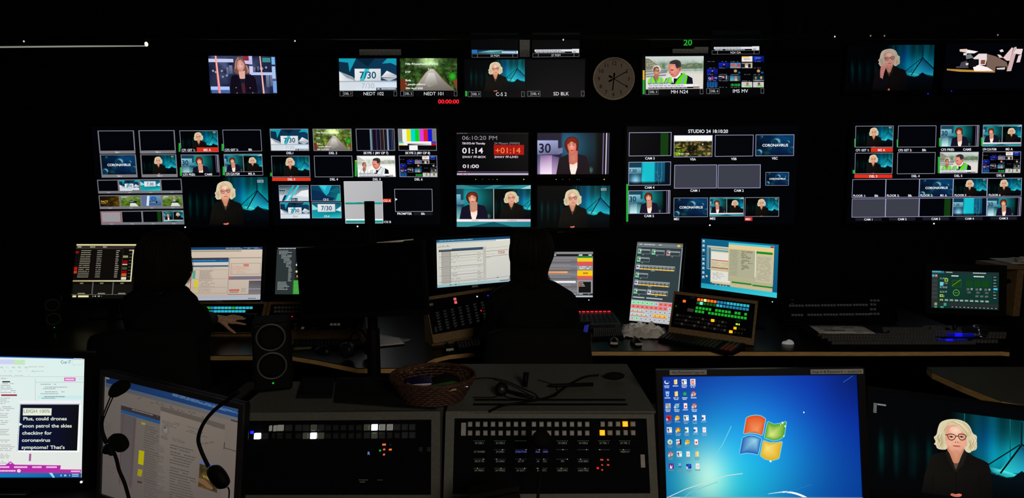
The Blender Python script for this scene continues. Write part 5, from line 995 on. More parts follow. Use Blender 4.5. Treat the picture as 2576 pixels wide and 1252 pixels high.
s = Screen('touchscreen_monitor', 'dark green waveform touchscreen in a thick black case beside the plywood cabinet', [(2348, 680), (2518, 686), (2506.5, 779), (2337, 773.5)], 3.24, yaw=-12, tilt=8, bezel=(.03, .04, .035, .03), thick=.05, stand=None, ground=(12, 52, 44)); T = s.full
rect(T, 0, 0, 1, 1, ((14, 52, 48), (18, 58, 50), (14, 44, 38), (12, 50, 42))); rect(T, 0, 0, 1, .06, (34, 44, 46)); rect(T, 0, 0, .19, .06, (40, 110, 130)); scrib(T, .01, .005, .18, .03, 1, (110, 200, 220), .9, .9); scrib(T, .22, .02, .32, .04, 1, (190, 200, 200), 1, 1); scrib(T, .62, .02, .82, .045, 1, (190, 200, 200), 1, 1); rect(T, 0, .06, .1, .98, (40, 46, 46))
for i in range(6): rect(T, .01, .12 + i * .11, .09, .2 + i * .11, (52, 58, 58))
rect(T, .01, .1, .045, .16, (70, 170, 200)); rect(T, .055, .1, .09, .16, (170, 150, 120)); rect(T, .13, .3, .18, .4, (90, 205, 230)); frame(T, (190, 210, 30), .016, .2, .2, .25, .28); frame(T, (190, 210, 30), .016, .13, .63, .18, .7)
for i in range(14): r = random.Random(i); x, y = .13 + (i % 3) * .04, .18 + (i // 3) * .12; scrib(T, x, y, x + .035, y + .05, 3, (190, 196, 190), .7, .5, i)
scrib(T, .3, .11, .41, .14, 1, (225, 230, 225), 1, 1); scrib(T, .63, .11, .79, .14, 1, (225, 230, 225), 1, 1); rect(T, .31, .24, .44, .4, (20, 64, 20)); line(T, [(.315, .39), (.44, .22)], .012, (120, 170, 40)); frame(T, (60, 100, 40), .006, .31, .24, .45, .42)
for i in range(3): rect(T, .52 + i * .12, .24, .61 + i * .12, .4, (20, 66, 18)); rect(T, .53 + i * .13, .44, .57 + i * .13, .5, (90, 96, 92)); rect(T, .54 + i * .13, .53, .59 + i * .13, .58, (84, 90, 86)); scrib(T, .59 + i * .13, .44, .62 + i * .13, .5, 2, (200, 205, 200), 1, .6); scrib(T, .66 + i * .07, .63, .71 + i * .07, .68, 2, (120, 126, 122), 1, .7)
n = 26; line(T, [(.375 + .045 * math.cos(t * 2 * math.pi / n), .575 + .078 * math.sin(t * 2 * math.pi / n)) for t in range(n + 1)], .012, (120, 190, 40)); line(T, [(.35, .575), (.4, .575)], .01, (120, 190, 40)); line(T, [(.375, .48), (.375, .5)], .01, (150, 190, 60))
for i in range(10): scrib(T, .13 + i * .075, .76, .18 + i * .075, .81, 2, (190, 196, 190) if i else (210, 205, 120), .95, .7, i, 0)
rect(T, .1, .85, 1, .92, (40, 44, 44)); rect(T, .05, .86, .09, .93, (150, 160, 90)); rect(T, .19, .86, .23, .94, (60, 150, 130)); rect(T, .05, .95, .09, 1, (60, 140, 120)); rect(T, .14, .95, .19, 1, (60, 140, 120))
for i in range(12): rect(T, .3 + i * .058, .935, .35 + i * .058, .985, (30, 34, 34)); scrib(T, .31 + i * .058, .95, .34 + i * .058, .97, 1, (190, 190, 190), .9, .9, i)
rect(T, .9, .08, .99, .84, (16, 46, 42)); [scrib(T, .92, .12 + i * .08, .97, .135 + i * .08, 1, (200, 205, 200), .9, .9, i) for i in range(8)]; rect(T, .92, .42, .98, .47, (60, 190, 225)); s.finish(); MB().tube([s.O - s.n * .04, s.O - s.n * .07, V((2.98, 3.53, s.O.z))], .014, 10).build('arm', 'black', s.root)

# ------------------------------------------------------------------ near monitors
NZ = DZ
CW = Screen('desktop_monitor', 'broad monitor with a blue desktop, small icons and a four-colour window flag', [(1666.5, 945), (2155, 943), (2169, 1262), (1676, 1263)], 1.5, auto=AUT, bezel=(.017, .018, .018, .02), stand=NZ, ground=(10, 60, 170), light=((2178, 1262), .0016, 'e_blue'), housing='gloss'); T = CW.full
def wall7(u, v):
    d = np.hypot((u - .27) * 1.15, (v - .80) * .72); g = np.exp(-(d / .42) ** 2); g2 = np.exp(-(np.hypot((u - .45) * 1.2, (v - .55) * .8) / .5) ** 2); w = np.exp(-(np.hypot((u - .22) * 2.2, (v - .8) * 1.05) / .26) ** 2)
    c = np.exp(-(np.hypot((u - .5) * 1.3, (v - .5)) / .42) ** 2); e = sst(.75, 1.0, u) * (1 - sst(.0, .45, v))
    r = 4 + 14 * g2 + 150 * w + 16 * g; gg = 30 + 50 * g2 + 104 * g + 56 * w + 34 * c * (1 - g) + 22 * sst(.2, .9, v); b = 146 + 40 * g2 + 26 * g + 20 * w + 34 * c - 40 * e
    return r - 2 * e, gg - 6 * e, b
grid(T, 64, 40, wall7)
for pts, w_, c in ((([(.0, .97), (.1, .90), (.2, .85), (.32, .79), (.4, .775)]), .006, (200, 225, 225)), (([(.07, 1), (.12, .93), (.2, .88), (.27, .84)]), .005, (120, 195, 205))): line(T, pts, w_, c)
arc = [(.42 + i * .012, .965 - .055 * math.sin(min(1, i / 26) * math.pi * .55) if i < 14 else .965 - .055 * math.sin(min(1, i / 26) * math.pi * .55) + (i - 14) ** 2 * .00045) for i in range(26)]
for i in range(25): line(T, arc[i:i + 2], .004 + .012 * sst(6, 22, i), (40, 160, 210) if i < 9 else (170, 220, 240) if i < 15 else (240, 250, 255))
line(T, [(.60, .93), (.75, .86)], .003, (40, 130, 205)); line(T, [(.35, .4), (.3, .55), (.25, .65)], .005, (120, 215, 225)); line(T, [(.93, .06), (.98, .01)], .003, (60, 120, 200))
FX = lambda *p: [((x - 95) / 1745, (y - 158) / 1110) for x, y in p]
def pane(pts, cc, rim, ctr):
    P = FX(*pts); line(T, smooth(P, 0) + P[:1], .012, (120, 205, 230)); fan(T, P, cc, rim, FX(ctr)[0])
pane([(815, 668), (845, 530), (880, 515), (930, 508), (975, 515), (1015, 540), (980, 682), (930, 665), (870, 660)], (244, 150, 90), (224, 76, 26), (930, 640))
pane([(1035, 565), (1090, 590), (1150, 580), (1198, 565), (1175, 690), (1130, 720), (1080, 730), (1000, 705)], (220, 235, 130), (60, 160, 16), (1060, 680))
pane([(805, 705), (860, 685), (910, 688), (970, 712), (935, 852), (890, 840), (830, 835), (772, 846)], (150, 215, 235), (4, 90, 180), (915, 725))
pane([(988, 730), (1040, 748), (1100, 750), (1155, 740), (1120, 885), (1060, 902), (1000, 892), (958, 862)], (250, 225, 120), (225, 175, 0), (1020, 790))
for x, y, r in ((1165, 575, .006), (1148, 590, .003), (1188, 605, .005), (1172, 690, .004), (1045, 910, .006)): ell(T, *FX((x, y))[0], r, r * 1.5, (255, 255, 255), (200, 235, 220), 8)
def icon(ix, iy, k):
    x, y = .022 + ix * .0455 + iy * .0012, .045 + iy * .0955; w_, h_ = .013, .021; W_ = (240, 242, 245); q = lambda a, b, c, d, col: rect(T, x + a * w_, y + b * h_, x + c * w_, y + d * h_, col)
    if k == 'folder': q(-.6, -.9, .6, .9, (240, 205, 110)); q(.1, -1, .7, .8, (250, 225, 150))
    elif k == 'doc': q(-.7, -1, .7, 1, W_); q(-.9, -.2, 0, .6, (40, 80, 150))
    elif k == 'xdoc': q(-.7, -1, .7, 1, W_); q(-.9, -.2, 0, .6, (40, 120, 70))
    elif k == 'page': q(-.7, -1, .7, 1, (240, 235, 238)); q(-.3, -.3, .3, .4, (225, 200, 205))
    elif k == 'pdf': q(-.75, -1.05, .75, 1.05, (215, 80, 70)); q(-.65, -1, .65, 1, W_); q(-.3, -.2, .3, .5, (200, 50, 40))
    elif k == 'app': q(-1, -1, 1, 1, W_); q(-.8, -.6, -.1, .8, (70, 80, 90)); q(.2, -.6, .8, -.3, (60, 150, 90))
    elif k == 'office': q(-1, -1.1, 1, 1.1, W_); q(-.6, -.8, .5, .9, (215, 70, 30)); q(-.2, -.4, .2, .6, W_)
    elif k == 'wheel':
        ell(T, x, y, w_, h_, (220, 70, 50)); poly(T, [(x, y), (x + w_, y - h_ * .2), (x + w_ * .5, y + h_ * .9)], (245, 205, 60)); poly(T, [(x, y), (x - w_ * .9, y - h_ * .3), (x - w_ * .2, y + h_ * .95)], (50, 160, 80)); ell(T, x, y, w_ * .5, h_ * .5, W_); ell(T, x, y, w_ * .38, h_ * .38, (60, 120, 220))
    elif k == 'globe': ell(T, x, y, w_, h_, (60, 190, 120), (10, 70, 110))
    elif k == 'bin': poly(T, [(x - w_ * .8, y - h_), (x + w_ * .8, y - h_), (x + w_ * .5, y + h_), (x - w_ * .5, y + h_)], (150, 195, 230)); ell(T, x, y + h_ * .2, w_ * .3, h_ * .3, (30, 90, 190))
    elif k == 'e': ell(T, x, y, w_ * .95, h_ * .95, (90, 190, 230)); ell(T, x, y, w_ * .45, h_ * .45, (20, 80, 170)); rect(T, x - w_ * .8, y - h_ * .1, x + w_ * .8, y + h_ * .12, (120, 210, 240)); line(T, [(x - w_ * 1.2, y + h_ * .6), (x + w_ * 1.1, y - h_ * .9)], .005, (235, 190, 50))
    elif k == 'pc': ell(T, x, y, w_, h_ * .8, (210, 225, 240)); q(-.5, -.8, .9, .3, (30, 60, 150))
    elif k == 'red': q(-1, -1, 1, 1, (205, 36, 40)); poly(T, [(x - w_ * .4, y - h_ * .5), (x + w_ * .6, y), (x - w_ * .3, y + h_ * .4)], (90, 20, 20))
    elif k == 'smile': ell(T, x, y, w_ * .9, h_ * .9, (250, 215, 70), (230, 160, 30)); ell(T, x - .004, y - .004, .002, .003, (60, 40, 20)); ell(T, x + .004, y - .004, .002, .003, (60, 40, 20))
    elif k == 'gear': ell(T, x, y, w_, h_, (230, 150, 30), (190, 110, 20)); poly(T, [(x, y - h_ * .7), (x + w_ * .7, y + h_ * .5), (x - w_ * .7, y + h_ * .5)], (250, 215, 60))
    elif k == 'note': ell(T, x, y, w_, h_, (235, 240, 235), (200, 220, 170)); text(T, 'd', x, y + h_ * .5, h_ * 1.1, (50, 50, 60), 'c', 1)
    elif k == 'ap': q(-1, -1, .4, 1, W_); q(.4, -1, 1, 1, (30, 34, 40)); q(-1, .5, .4, 1, (200, 50, 50)); text(T, 'AP', x - w_ * .3, y + h_ * .1, h_ * .8, (20, 20, 20), 'c', 1)
    elif k == 'magenta': q(-1, -1, 1, 1, (110, 30, 130)); poly(T, [(x - w_ * .6, y + h_ * .8), (x - w_ * .3, y - h_ * .6), (x + w_ * .2, y + h_ * .5), (x + w_ * .6, y - h_ * .8), (x + w_ * .3, y + h_ * .9)], W_)
    elif k == 'navy': q(-1, -.8, 1, .9, (20, 40, 150)); poly(T, [(x - w_ * .9, y + h_ * .4), (x, y - h_), (x + w_ * .9, y - h_ * .4), (x, y + h_ * .8)], (40, 80, 200))
    elif k == 'stripe': q(-1, -1, 1, 1, (200, 205, 200)); [line(T, [(x - w_ + a * w_, y - h_), (x - w_ + (a + .5) * w_, y + h_)], .004, (80, 80, 80)) for a in (.2, .7, 1.2)]
    elif k == 'tiny': scrib(T, x - w_ * .6, y - h_, x + w_ * .6, y, 3, (170, 190, 220), .9, .7); scrib(T, x - w_ * .6, y, x + w_ * .6, y + h_ * .5, 1, (30, 90, 160), 1, 1)
    if k in ('app', 'red', 'smile', 'gear', 'wheel', 'e', 'ap', 'navy', 'stripe'): q(-1, .2, -.4, 1, W_); line(T, [(x - w_ * .9, y + h_ * .85), (x - w_ * .5, y + h_ * .35)], .003, (30, 60, 140))
    c = (225, 232, 240) if iy < 3 else (120, 140, 150) if ix < 1 or iy > 4 else (150, 175, 190)
    scrib(T, x - .015, y + h_ * 1.35, x + .015, y + h_ * 1.75, 1, c, .97, .8, ix * 9 + iy, .1)
    if (ix + iy) % 3 != 1: scrib(T, x - .012, y + h_ * 1.95, x + .012, y + h_ * 2.3, 1, c, .97, .8, ix * 9 + iy + 3, .2)
for iy, row in enumerate((('pc', 'folder', 'app', 'office'), ('bin', 'folder', 'globe', 'wheel'), ('stripe', 'e', 'pdf', 'wheel'), ('red', 'smile', 'app', 'doc', 'doc'), ('app', 'gear', 'xdoc', 'doc', 'page'), ('note', 'ap', 'smile', 'pdf'), ('wheel', 'app', 'page', 'folder'), ('magenta', 'tiny', 'navy', 'page'))):
    for ix, k in enumerate(row): icon(ix, iy, k)
ell(T, .722, .292, .003, .007, (255, 255, 255))
rect(T, 0, .956, 1, 1, ((170, 178, 186), (120, 136, 160), (110, 126, 150), (160, 170, 180))); ell(T, .016, .98, .011, .018, (60, 150, 160), (30, 60, 90)); rect(T, .035, .96, .07, 1, (205, 210, 212)); rect(T, .08, .965, .1, 1, (225, 220, 190)); ell(T, .125, .985, .006, .01, (220, 200, 190)); ell(T, .163, .98, .009, .015, (220, 80, 60)); ell(T, .163, .98, .004, .007, (80, 130, 220)); ell(T, .88, .975, .006, .009, (220, 70, 50)); scrib(T, .9, .968, .95, .982, 1, (210, 220, 225), .6, .9); scrib(T, .955, .964, .99, .995, 2, (230, 235, 240), 1, .6, 1, 0)
CW.finish()
def sticker(s, a, b, c, d, txt):
    P = s.hit((a + c) / 2, (b + d) / 2); P = P + s.n * .0065; hw = (s.hit(c, b) - s.hit(a, b)).length / 2; hh = (s.hit(a, d) - s.hit(a, b)).length / 2
    l = MB().box((P, s.u, s.v, s.n), -hw, hw, -hh, hh, 0, .0006).build('tape_label', 'tape', s.root)
    tr_, wd = layout(txt, 0, 1.15); k = min(hh * .95, hw * 1.86 / wd); m = MB(); flat(m, tr_, P - s.u * wd * k / 2 - s.v * k / 2, s.u, s.v, k, s.n * .0009); m.build('lettering', 'face', l)
sticker(CW, 1683, 929, 1776, 941, 'No Personal Log-ins'); sticker(CW, 2036, 927, 2168, 939, 'Log-in & Password = studio24')

CU = Screen('desktop_monitor', 'very bright white monitor with a black teleprompter text box and magenta footer', [(-268, 889), (218, 898), (205.5, 1202), (-263, 1197)], 1.66, auto=AUT, bezel=(.02, .018, .02, .03), stand=NZ, ground=(225, 238, 232), light=((208, 1209), .0035, 'e_wht'), housing='gloss')
ZC = zoomer(0, 880, 3.366)
def cpx(x0, y0, x1, y1, c): rect(CU.px(ZC((x0, y0), (x1, y0), (x1, y1), (x0, y1))), 0, 0, 1, 1, c)
rect(CU.full, 0, 0, 1, 1, ((226, 240, 236), (218, 240, 236), (228, 228, 224), (232, 234, 230)), True); cw = CU.px(ZC((-100, 40), (740, 60), (690, 1080), (-100, 1070)))
rect(cw, 0, -.01, .99, .018, ((20, 60, 150), (40, 110, 190), (40, 110, 190), (20, 60, 150))); rect(cw, .86, 0, .95, .016, (200, 210, 220)); rect(cw, .95, 0, .995, .016, (200, 50, 50))
cpx(-40, 80, 120, 120, (205, 210, 245)); cpx(120, 82, 212, 124, (196, 232, 190)); cpx(20, 262, 86, 274, (60, 64, 70))
def ct(txt, x, y, h, c, b=0, w=None, sx=1.):
    T = CU.px(ZC((0, y - 100), (400, y - 100), (400, y), (0, y))); T.clip = None; text(T, txt, x / 400, 1, h / 100, c, 'l', b, sx, maxw=(w / 400) if w else None)
def cs(x0, y0, x1, y1, n, c, *a): scrib(CU.px(ZC((x0, y0), (x1, y0), (x1, y1), (x0, y1))), 0, 0, 1, 1, n, c, *a)
ct('Cue iT', 516, 114, 26, (70, 50, 110), 0, 90); T = CU.px(ZC((612, 82), (706, 82), (706, 124), (612, 124))); T.clip = None; line(T, [(.1, 0), (.9, 0), (1, .2), (1, .8), (.9, 1), (.25, 1), (.15, 1.3), (.12, 1), (0, .8), (0, .2), (.1, 0)], .06, (200, 200, 215))
for x, y in ((15, 150), (60, 150), (115, 150), (165, 150), (222, 152), (280, 184)):
    T = CU.px(ZC((x - 14, y - 14), (x + 14, y - 14), (x + 14, y + 14), (x - 14, y + 14))); line(T, [(.1, .5), (.3, .2), (.8, .3), (.8, .7)], .10, (130, 136, 140) if x != 60 else (200, 205, 205))
cs(240, 138, 410, 152, 1, (190, 196, 196)); cs(296, 176, 390, 188, 1, (185, 190, 190)); cs(0, 176, 240, 186, 1, (190, 196, 196), .5); cs(-20, 212, 260, 220, 1, (170, 176, 176), .8); cpx(-60, 224, 728, 227, (190, 196, 196)); cpx(298, 240, 303, 430, (200, 206, 206)); cpx(303, 270, 718, 274, (180, 200, 205)); cpx(716, 272, 719, 460, (170, 215, 220))
cpx(544, 232, 642, 263, (222, 120, 200)); cs(556, 243, 630, 253, 1, (250, 225, 245), 1, 1.); cs(665, 243, 715, 251, 1, (185, 185, 190), .9)
for y, k in ((286, 0), (310, 1), (324, 0), (350, 1), (366, 0), (390, 1), (404, 0)): cs(345 if k == 0 else 380, y, 500 if k == 0 else 610, y + 8, 1, (150, 170, 175), .95, .8, y)
cpx(320, 384, 716, 412, (200, 236, 236)); cs(378, 390, 560, 399, 1, (120, 150, 160), .95, .8); cs(356, 404, 475, 412, 1, (130, 160, 165), .95, .8)
for y0, n_ in ((238, 1), (280, 6), (404, 4), (476, 3), (534, 3), (594, 3), (668, 4), (758, 2), (800, 4), (878, 3), (938, 2)): cs(8 - (y0 - 238) * .02, y0, 138 - (y0 % 5) * 12, y0 + n_ * 15, n_, (160, 164, 168), .88, .38, y0, .45)
cpx(12, 374, 146, 388, (150, 50, 70)); cpx(162, 428, 688, 458, ((240, 240, 244),) * 4); rect(CU.px(ZC((176, 458), (674, 458), (658, 852), (153, 850))), -.012, -.01, 1.012, 1.015, (60, 110, 160)); rect(CU.px(ZC((176, 458), (674, 458), (658, 852), (153, 850))), -.006, 0, 1.03, 1.03, (248, 250, 250))
rect(CU.px(ZC((176, 460), (672, 460), (655, 850), (156, 848))), 0, 0, 1, 1, ((16, 20, 40), (16, 14, 18), (12, 12, 14), (10, 20, 60))); rect(CU.px(ZC((198, 490), (440, 492), (437, 552), (195, 552))), 0, 0, 1, 1, (228, 236, 215)); ct('LEIGH 100%', 200, 530, 28, (110, 116, 120), 0, 226, 1.)
for i, (t, x, w_) in enumerate((('Plus, could drones', 197, 374), ('soon patrol the skies', 192, 422), ('checking for', 188, 252), ('coronavirus', 186, 242), ("symptoms? That's", 183, 370))): ct(t, x, 593 + i * 60.5, 29, (226, 236, 220), 1, w_, 1.25)
T = CU.px(ZC((160, 612), (192, 612), (192, 644), (160, 644))); poly(T, [(.1, 0), (1, .5), (0, 1)], (230, 240, 240))
rect(CU.px(ZC((250, 876), (268, 876), (264, 938), (246, 938))), 0, 0, 1, 1, (160, 90, 150))
MG = (178, 44, 166)
T = CU.px(ZC((-400, 940), (700, 940), (690, 1040), (-400, 1040))); U = lambda x: (x + 400) / 1095; poly(T, [(U(-300), .32), (U(40), .32), (U(82), 0), (U(118), .28), (U(512), .34), (U(510), .68), (U(693), .7), (U(690), 1), (U(-300), 1)], [MG] * 6 + [(190, 50, 160)] * 2 + [(160, 40, 150)]); ell(T, U(83), .17, .008, .06, (240, 180, 235))
for x0, x1 in ((0, 82), (122, 235), (276, 355), (394, 484)): cs(x0, 982, x1, 996, 1, (250, 200, 240), 1, 1., x0, 0)
cs(-10, 1014, 136, 1028, 1, (250, 200, 240), .97, .9, 2, 0); T = CU.px(ZC((146, 1004), (180, 1004), (180, 1036), (146, 1036))); ell(T, .5, .5, .45, .45, (250, 225, 245)); line(T, [(.5, .25), (.5, .55), (.7, .45)], .08, (160, 60, 150)); cs(604, 1018, 680, 1032, 1, (250, 190, 235), 1, .9, 3, 0)
rect(CU.px(ZC((-400, 1036), (692, 1040), (688, 1082), (-400, 1078))), 0, 0, 1, 1, ((20, 130, 205), (30, 90, 160), (20, 70, 140), (16, 140, 210))); T = CU.px(ZC((410, 1038), (480, 1038), (480, 1080), (410, 1080))); poly(T, [(.1, 0), (.5, 0), (.85, 1), (.6, 1)], (150, 220, 250)); cs(515, 1052, 600, 1068, 1, (190, 215, 240), .7, .9, 4, 0); cs(612, 1046, 668, 1076, 2, (190, 215, 245), 1, .5, 4, 0)
CU.finish()

DM = Screen('desktop_monitor', 'dim tilted monitor of grey documents with a headset hung over it', [(268, 942), (603.5, 1030.5), (588, 1345), (253, 1243)], 1.45, auto=dict(ys=(-60, 61), ts=(-15, 31)), bezel=(.012, .014, .014, .02), stand=NZ, ground=(104, 95, 90), housing='gloss', rim='rim')
ZD = zoomer(240, 900, 3.556); DTT = DM.px([(268, 942), (603.5, 1030.5), (588, 1345), (253, 1243)]); T = DTT
rect(T, 0, 0, 1, 1, ((100, 92, 86), (112, 102, 94), (96, 86, 80), (84, 78, 76)), True)
def dq(*p): return DM.px(ZD(*p))
rect(T, 0, 0, 1, .065, ((16, 36, 72), (36, 70, 120), (30, 60, 110), (14, 40, 80))); scrib(dq((690, 312), (1290, 490), (1290, 515), (690, 340)), 0, 0, 1, 1, 3, (100, 130, 160), .95, .5, 3, .2); rect(T, 0, .065, 1, .1, ((60, 74, 96), (96, 100, 106), (100, 96, 92), (70, 74, 84)))
rect(dq((100, 152), (128, 158), (126, 192), (98, 186)), 0, 0, 1, 1, (110, 112, 112)); rect(dq((232, 422), (584, 520), (582, 566), (230, 462)), 0, 0, 1, 1, (50, 44, 48)); rect(dq((230, 460), (582, 562), (580, 592), (228, 488)), 0, 0, 1, 1, (34, 74, 120)); scrib(dq((330, 455), (570, 522), (570, 532), (330, 465)), 0, 0, 1, 1, 1, (120, 112, 106), .9, .9)
rect(dq((584, 430), (1160, 596), (1160, 640), (584, 470)), 0, 0, 1, 1, (86, 78, 72)); rect(dq((584, 470), (1160, 640), (1120, 1260), (560, 1180)), 0, 0, 1, 1, ((118, 108, 100), (112, 102, 94), (96, 86, 82), (100, 92, 86)))
rect(dq((228, 490), (370, 535), (330, 1150), (210, 1120)), 0, 0, 1, 1, (82, 76, 76)); 
for a, b_ in (((264, 500), (228, 1135)), ((372, 535), (330, 1170))): line(dq((0, 0), (1000, 0), (1000, 1000), (0, 1000)), [(a[0] / 1000, a[1] / 1000), (b_[0] / 1000, b_[1] / 1000)], .005, (96, 40, 44))
for y, n_ in ((600, 10), (820, 14), (1080, 8)): scrib(dq((445, y), (578, y + 38), (560, y + 38 + n_ * 21), (432, y + n_ * 21)), 0, 0, 1, 1, n_, (78, 72, 68), .95, .38, y, .35)
rect(dq((392, 822), (440, 834), (430, 958), (384, 945)), 0, 0, 1, 1, (170, 160, 10)); rect(dq((384, 990), (424, 1000), (414, 1060), (376, 1050)), 0, 0, 1, 1, (150, 136, 20)); rect(dq((415, 570), (450, 580), (448, 600), (413, 592)), 0, 0, 1, 1, (140, 132, 60)); rect(dq((378, 1096), (420, 1106), (416, 1122), (376, 1112)), 0, 0, 1, 1, (70, 40, 40))
for y, n_ in ((770, 2), (830, 5), (970, 3), (1020, 12)): scrib(dq((690 - y * .02, y), (905, y + 60), (895, y + 60 + n_ * 24), (680 - y * .02, y + n_ * 24)), 0, 0, 1, 1, n_, (74, 68, 66), .96, .36, y, .3)
T2 = dq((688, 700), (800, 730), (800, 770), (688, 740)); T2.clip = None; text(T2, 'The Witches', .0, .95, .8, (80, 72, 72), 'l', 0, maxw=1)
e = dq((600, 585), (664, 600), (660, 700), (596, 685)); ell(e, .5, .5, .5, .5, (130, 124, 116), (96, 88, 84)); ell(e, .4, .3, .15, .1, (70, 64, 62), n=7); scrib(dq((590, 690), (662, 712), (660, 745), (588, 722)), 0, 0, 1, 1, 2, (80, 74, 72), .9, .5)
for k_ in range(5): scrib(dq((60, 560 + k_ * 130), (200, 600 + k_ * 130), (190, 680 + k_ * 130), (55, 640 + k_ * 130)), 0, 0, 1, 1, 4, (84, 78, 76), .8, .4, k_, .5); scrib(dq((570, 780 + k_ * 90), (630, 795 + k_ * 90), (625, 860 + k_ * 90), (565, 845 + k_ * 90)), 0, 0, 1, 1, 4, (84, 76, 74), .9, .4, k_, .4)
for k_ in range(4): scrib(dq((330 + k_ * 170, 330 + k_ * 48), (470 + k_ * 170, 370 + k_ * 48), (470 + k_ * 170, 400 + k_ * 48), (330 + k_ * 170, 360 + k_ * 48)), 0, 0, 1, 1, 2, (60, 56, 56), .4, .4, k_)
scrib(dq((600, 540), (1130, 700), (1130, 760), (600, 600)), 0, 0, 1, 1, 4, (76, 70, 68), .5, .3, 11); scrib(dq((690, 800), (1130, 730), (1130, 790), (690, 860)), 0, 0, 1, 1, 1, (96, 88, 82), .2, .3, 12)
rect(dq((940, 916), (1104, 962), (1100, 990), (938, 944)), 0, 0, 1, 1, (84, 92, 150)); P_ = dq((936, 942), (1102, 990), (1092, 1206), (922, 1146))
P_.clip = (0, 0, 1, 1)
grid(P_, 14, 16, lambda u, v: (30 + 50 * noise2(u, v, 9, 5) + 40 * v * gau(u, .3, .3), 30 + 34 * noise2(u, v, 9, 5) + 20 * v * gau(u, .3, .3), 20 + 20 * noise2(u, v, 9, 5))); poly(P_, [(.0, .62), (.3, .6), (.8, .85), (.7, .95), (.0, .8)], (110, 80, 56)); text(P_, 'Witches', .2, .56, .13, (150, 140, 60), 'l', 1, maxw=.65)
line(dq((0, 0), (1000, 0), (1000, 1000), (0, 1000)), [(1.145, .75), (1.14, .81)], .008, (50, 40, 60)); line(dq((0, 0), (1000, 0), (1000, 1000), (0, 1000)), [(1.145, .80), (1.25, .835)], .008, (70, 64, 60)); rect(dq((1215, 545), (1280, 562), (1280, 578), (1215, 560)), 0, 0, 1, 1, (60, 56, 54)); rect(dq((1045, 570), (1160, 600), (1160, 640), (1045, 610)), 0, 0, 1, 1, (86, 80, 76))
DM.finish()

PM = Screen('desktop_monitor', 'near wide monitor showing the blonde presenter before teal curtains', [(2183, 981), (2630, 1037), (2630, 1284), (2182, 1232)], 1.6, auto=AUT, bezel=(.008, .012, .012, .014), stand=NZ, ground=(2, 3, 6), housing='gloss', light=((2183, 1249), .0016, 'e_blue'))
T = PM.px([(2189.1, 1009.2), (2625.8, 1064.7), (2625.8, 1277), (2189.1, 1221.6)]); T.clip = (0, 0, 1, 1); blonde(T, hi=True, logo=False)
rect(PM.px([(2206, 1014), (2228, 1017), (2228, 1021), (2206, 1018)]), 0, 0, 1, 1, (120, 124, 124)); scrib(PM.px([(2197, 1013), (2205, 1014), (2204, 1039), (2196, 1038)]), 0, 0, 1, 1, 7, (130, 132, 130), 1, .6, 1, 0); PM.finish()

# switched-off monitor on a pole
OFF = Screen('desktop_monitor', 'switched-off black monitor on a tall pole hiding the screens behind it', [(752, 632), (1058, 610), (1068, 778), (767, 789)], 2.2, auto=dict(ys=(-20, 21), ts=(-10, 20)), bezel=(.012, .012, .012, .02), thick=.05, ground=(0, 0, 0))
OFF.finish(); p0 = Py(929, 506, 2.3)
MB().tube([V((p0.x, 2.3, DZ)), V((p0.x, 2.3, p0.z))], .0195, 20).build('pole', 'black', OFF.root)
MB().tube([V((p0.x, 2.3, DZ)), V((p0.x, 2.3, DZ + .33))], .026, 20).build('pole_base', 'black', OFF.root, bev=.002)
MB().wbox((p0.x - .11, 2.16, DZ), (p0.x + .11, 2.345, DZ + .012)).build('foot_plate', 'black', OFF.root, bev=.003)
q = OFF.O; MB().wbox((p0.x - .025, 2.24, q.z - .02), (p0.x + .025, 2.29, q.z + .03)).build('clamp', 'black', OFF.root)
a, b = Py(948, 610, 2.17), Py(1040, 604, 2.17)
MB().tube([a, b], [.002, .005], 8).build('glare_strip', 'white', OFF.root)  # glare on the monitor's top edge, painted as a thin white strip
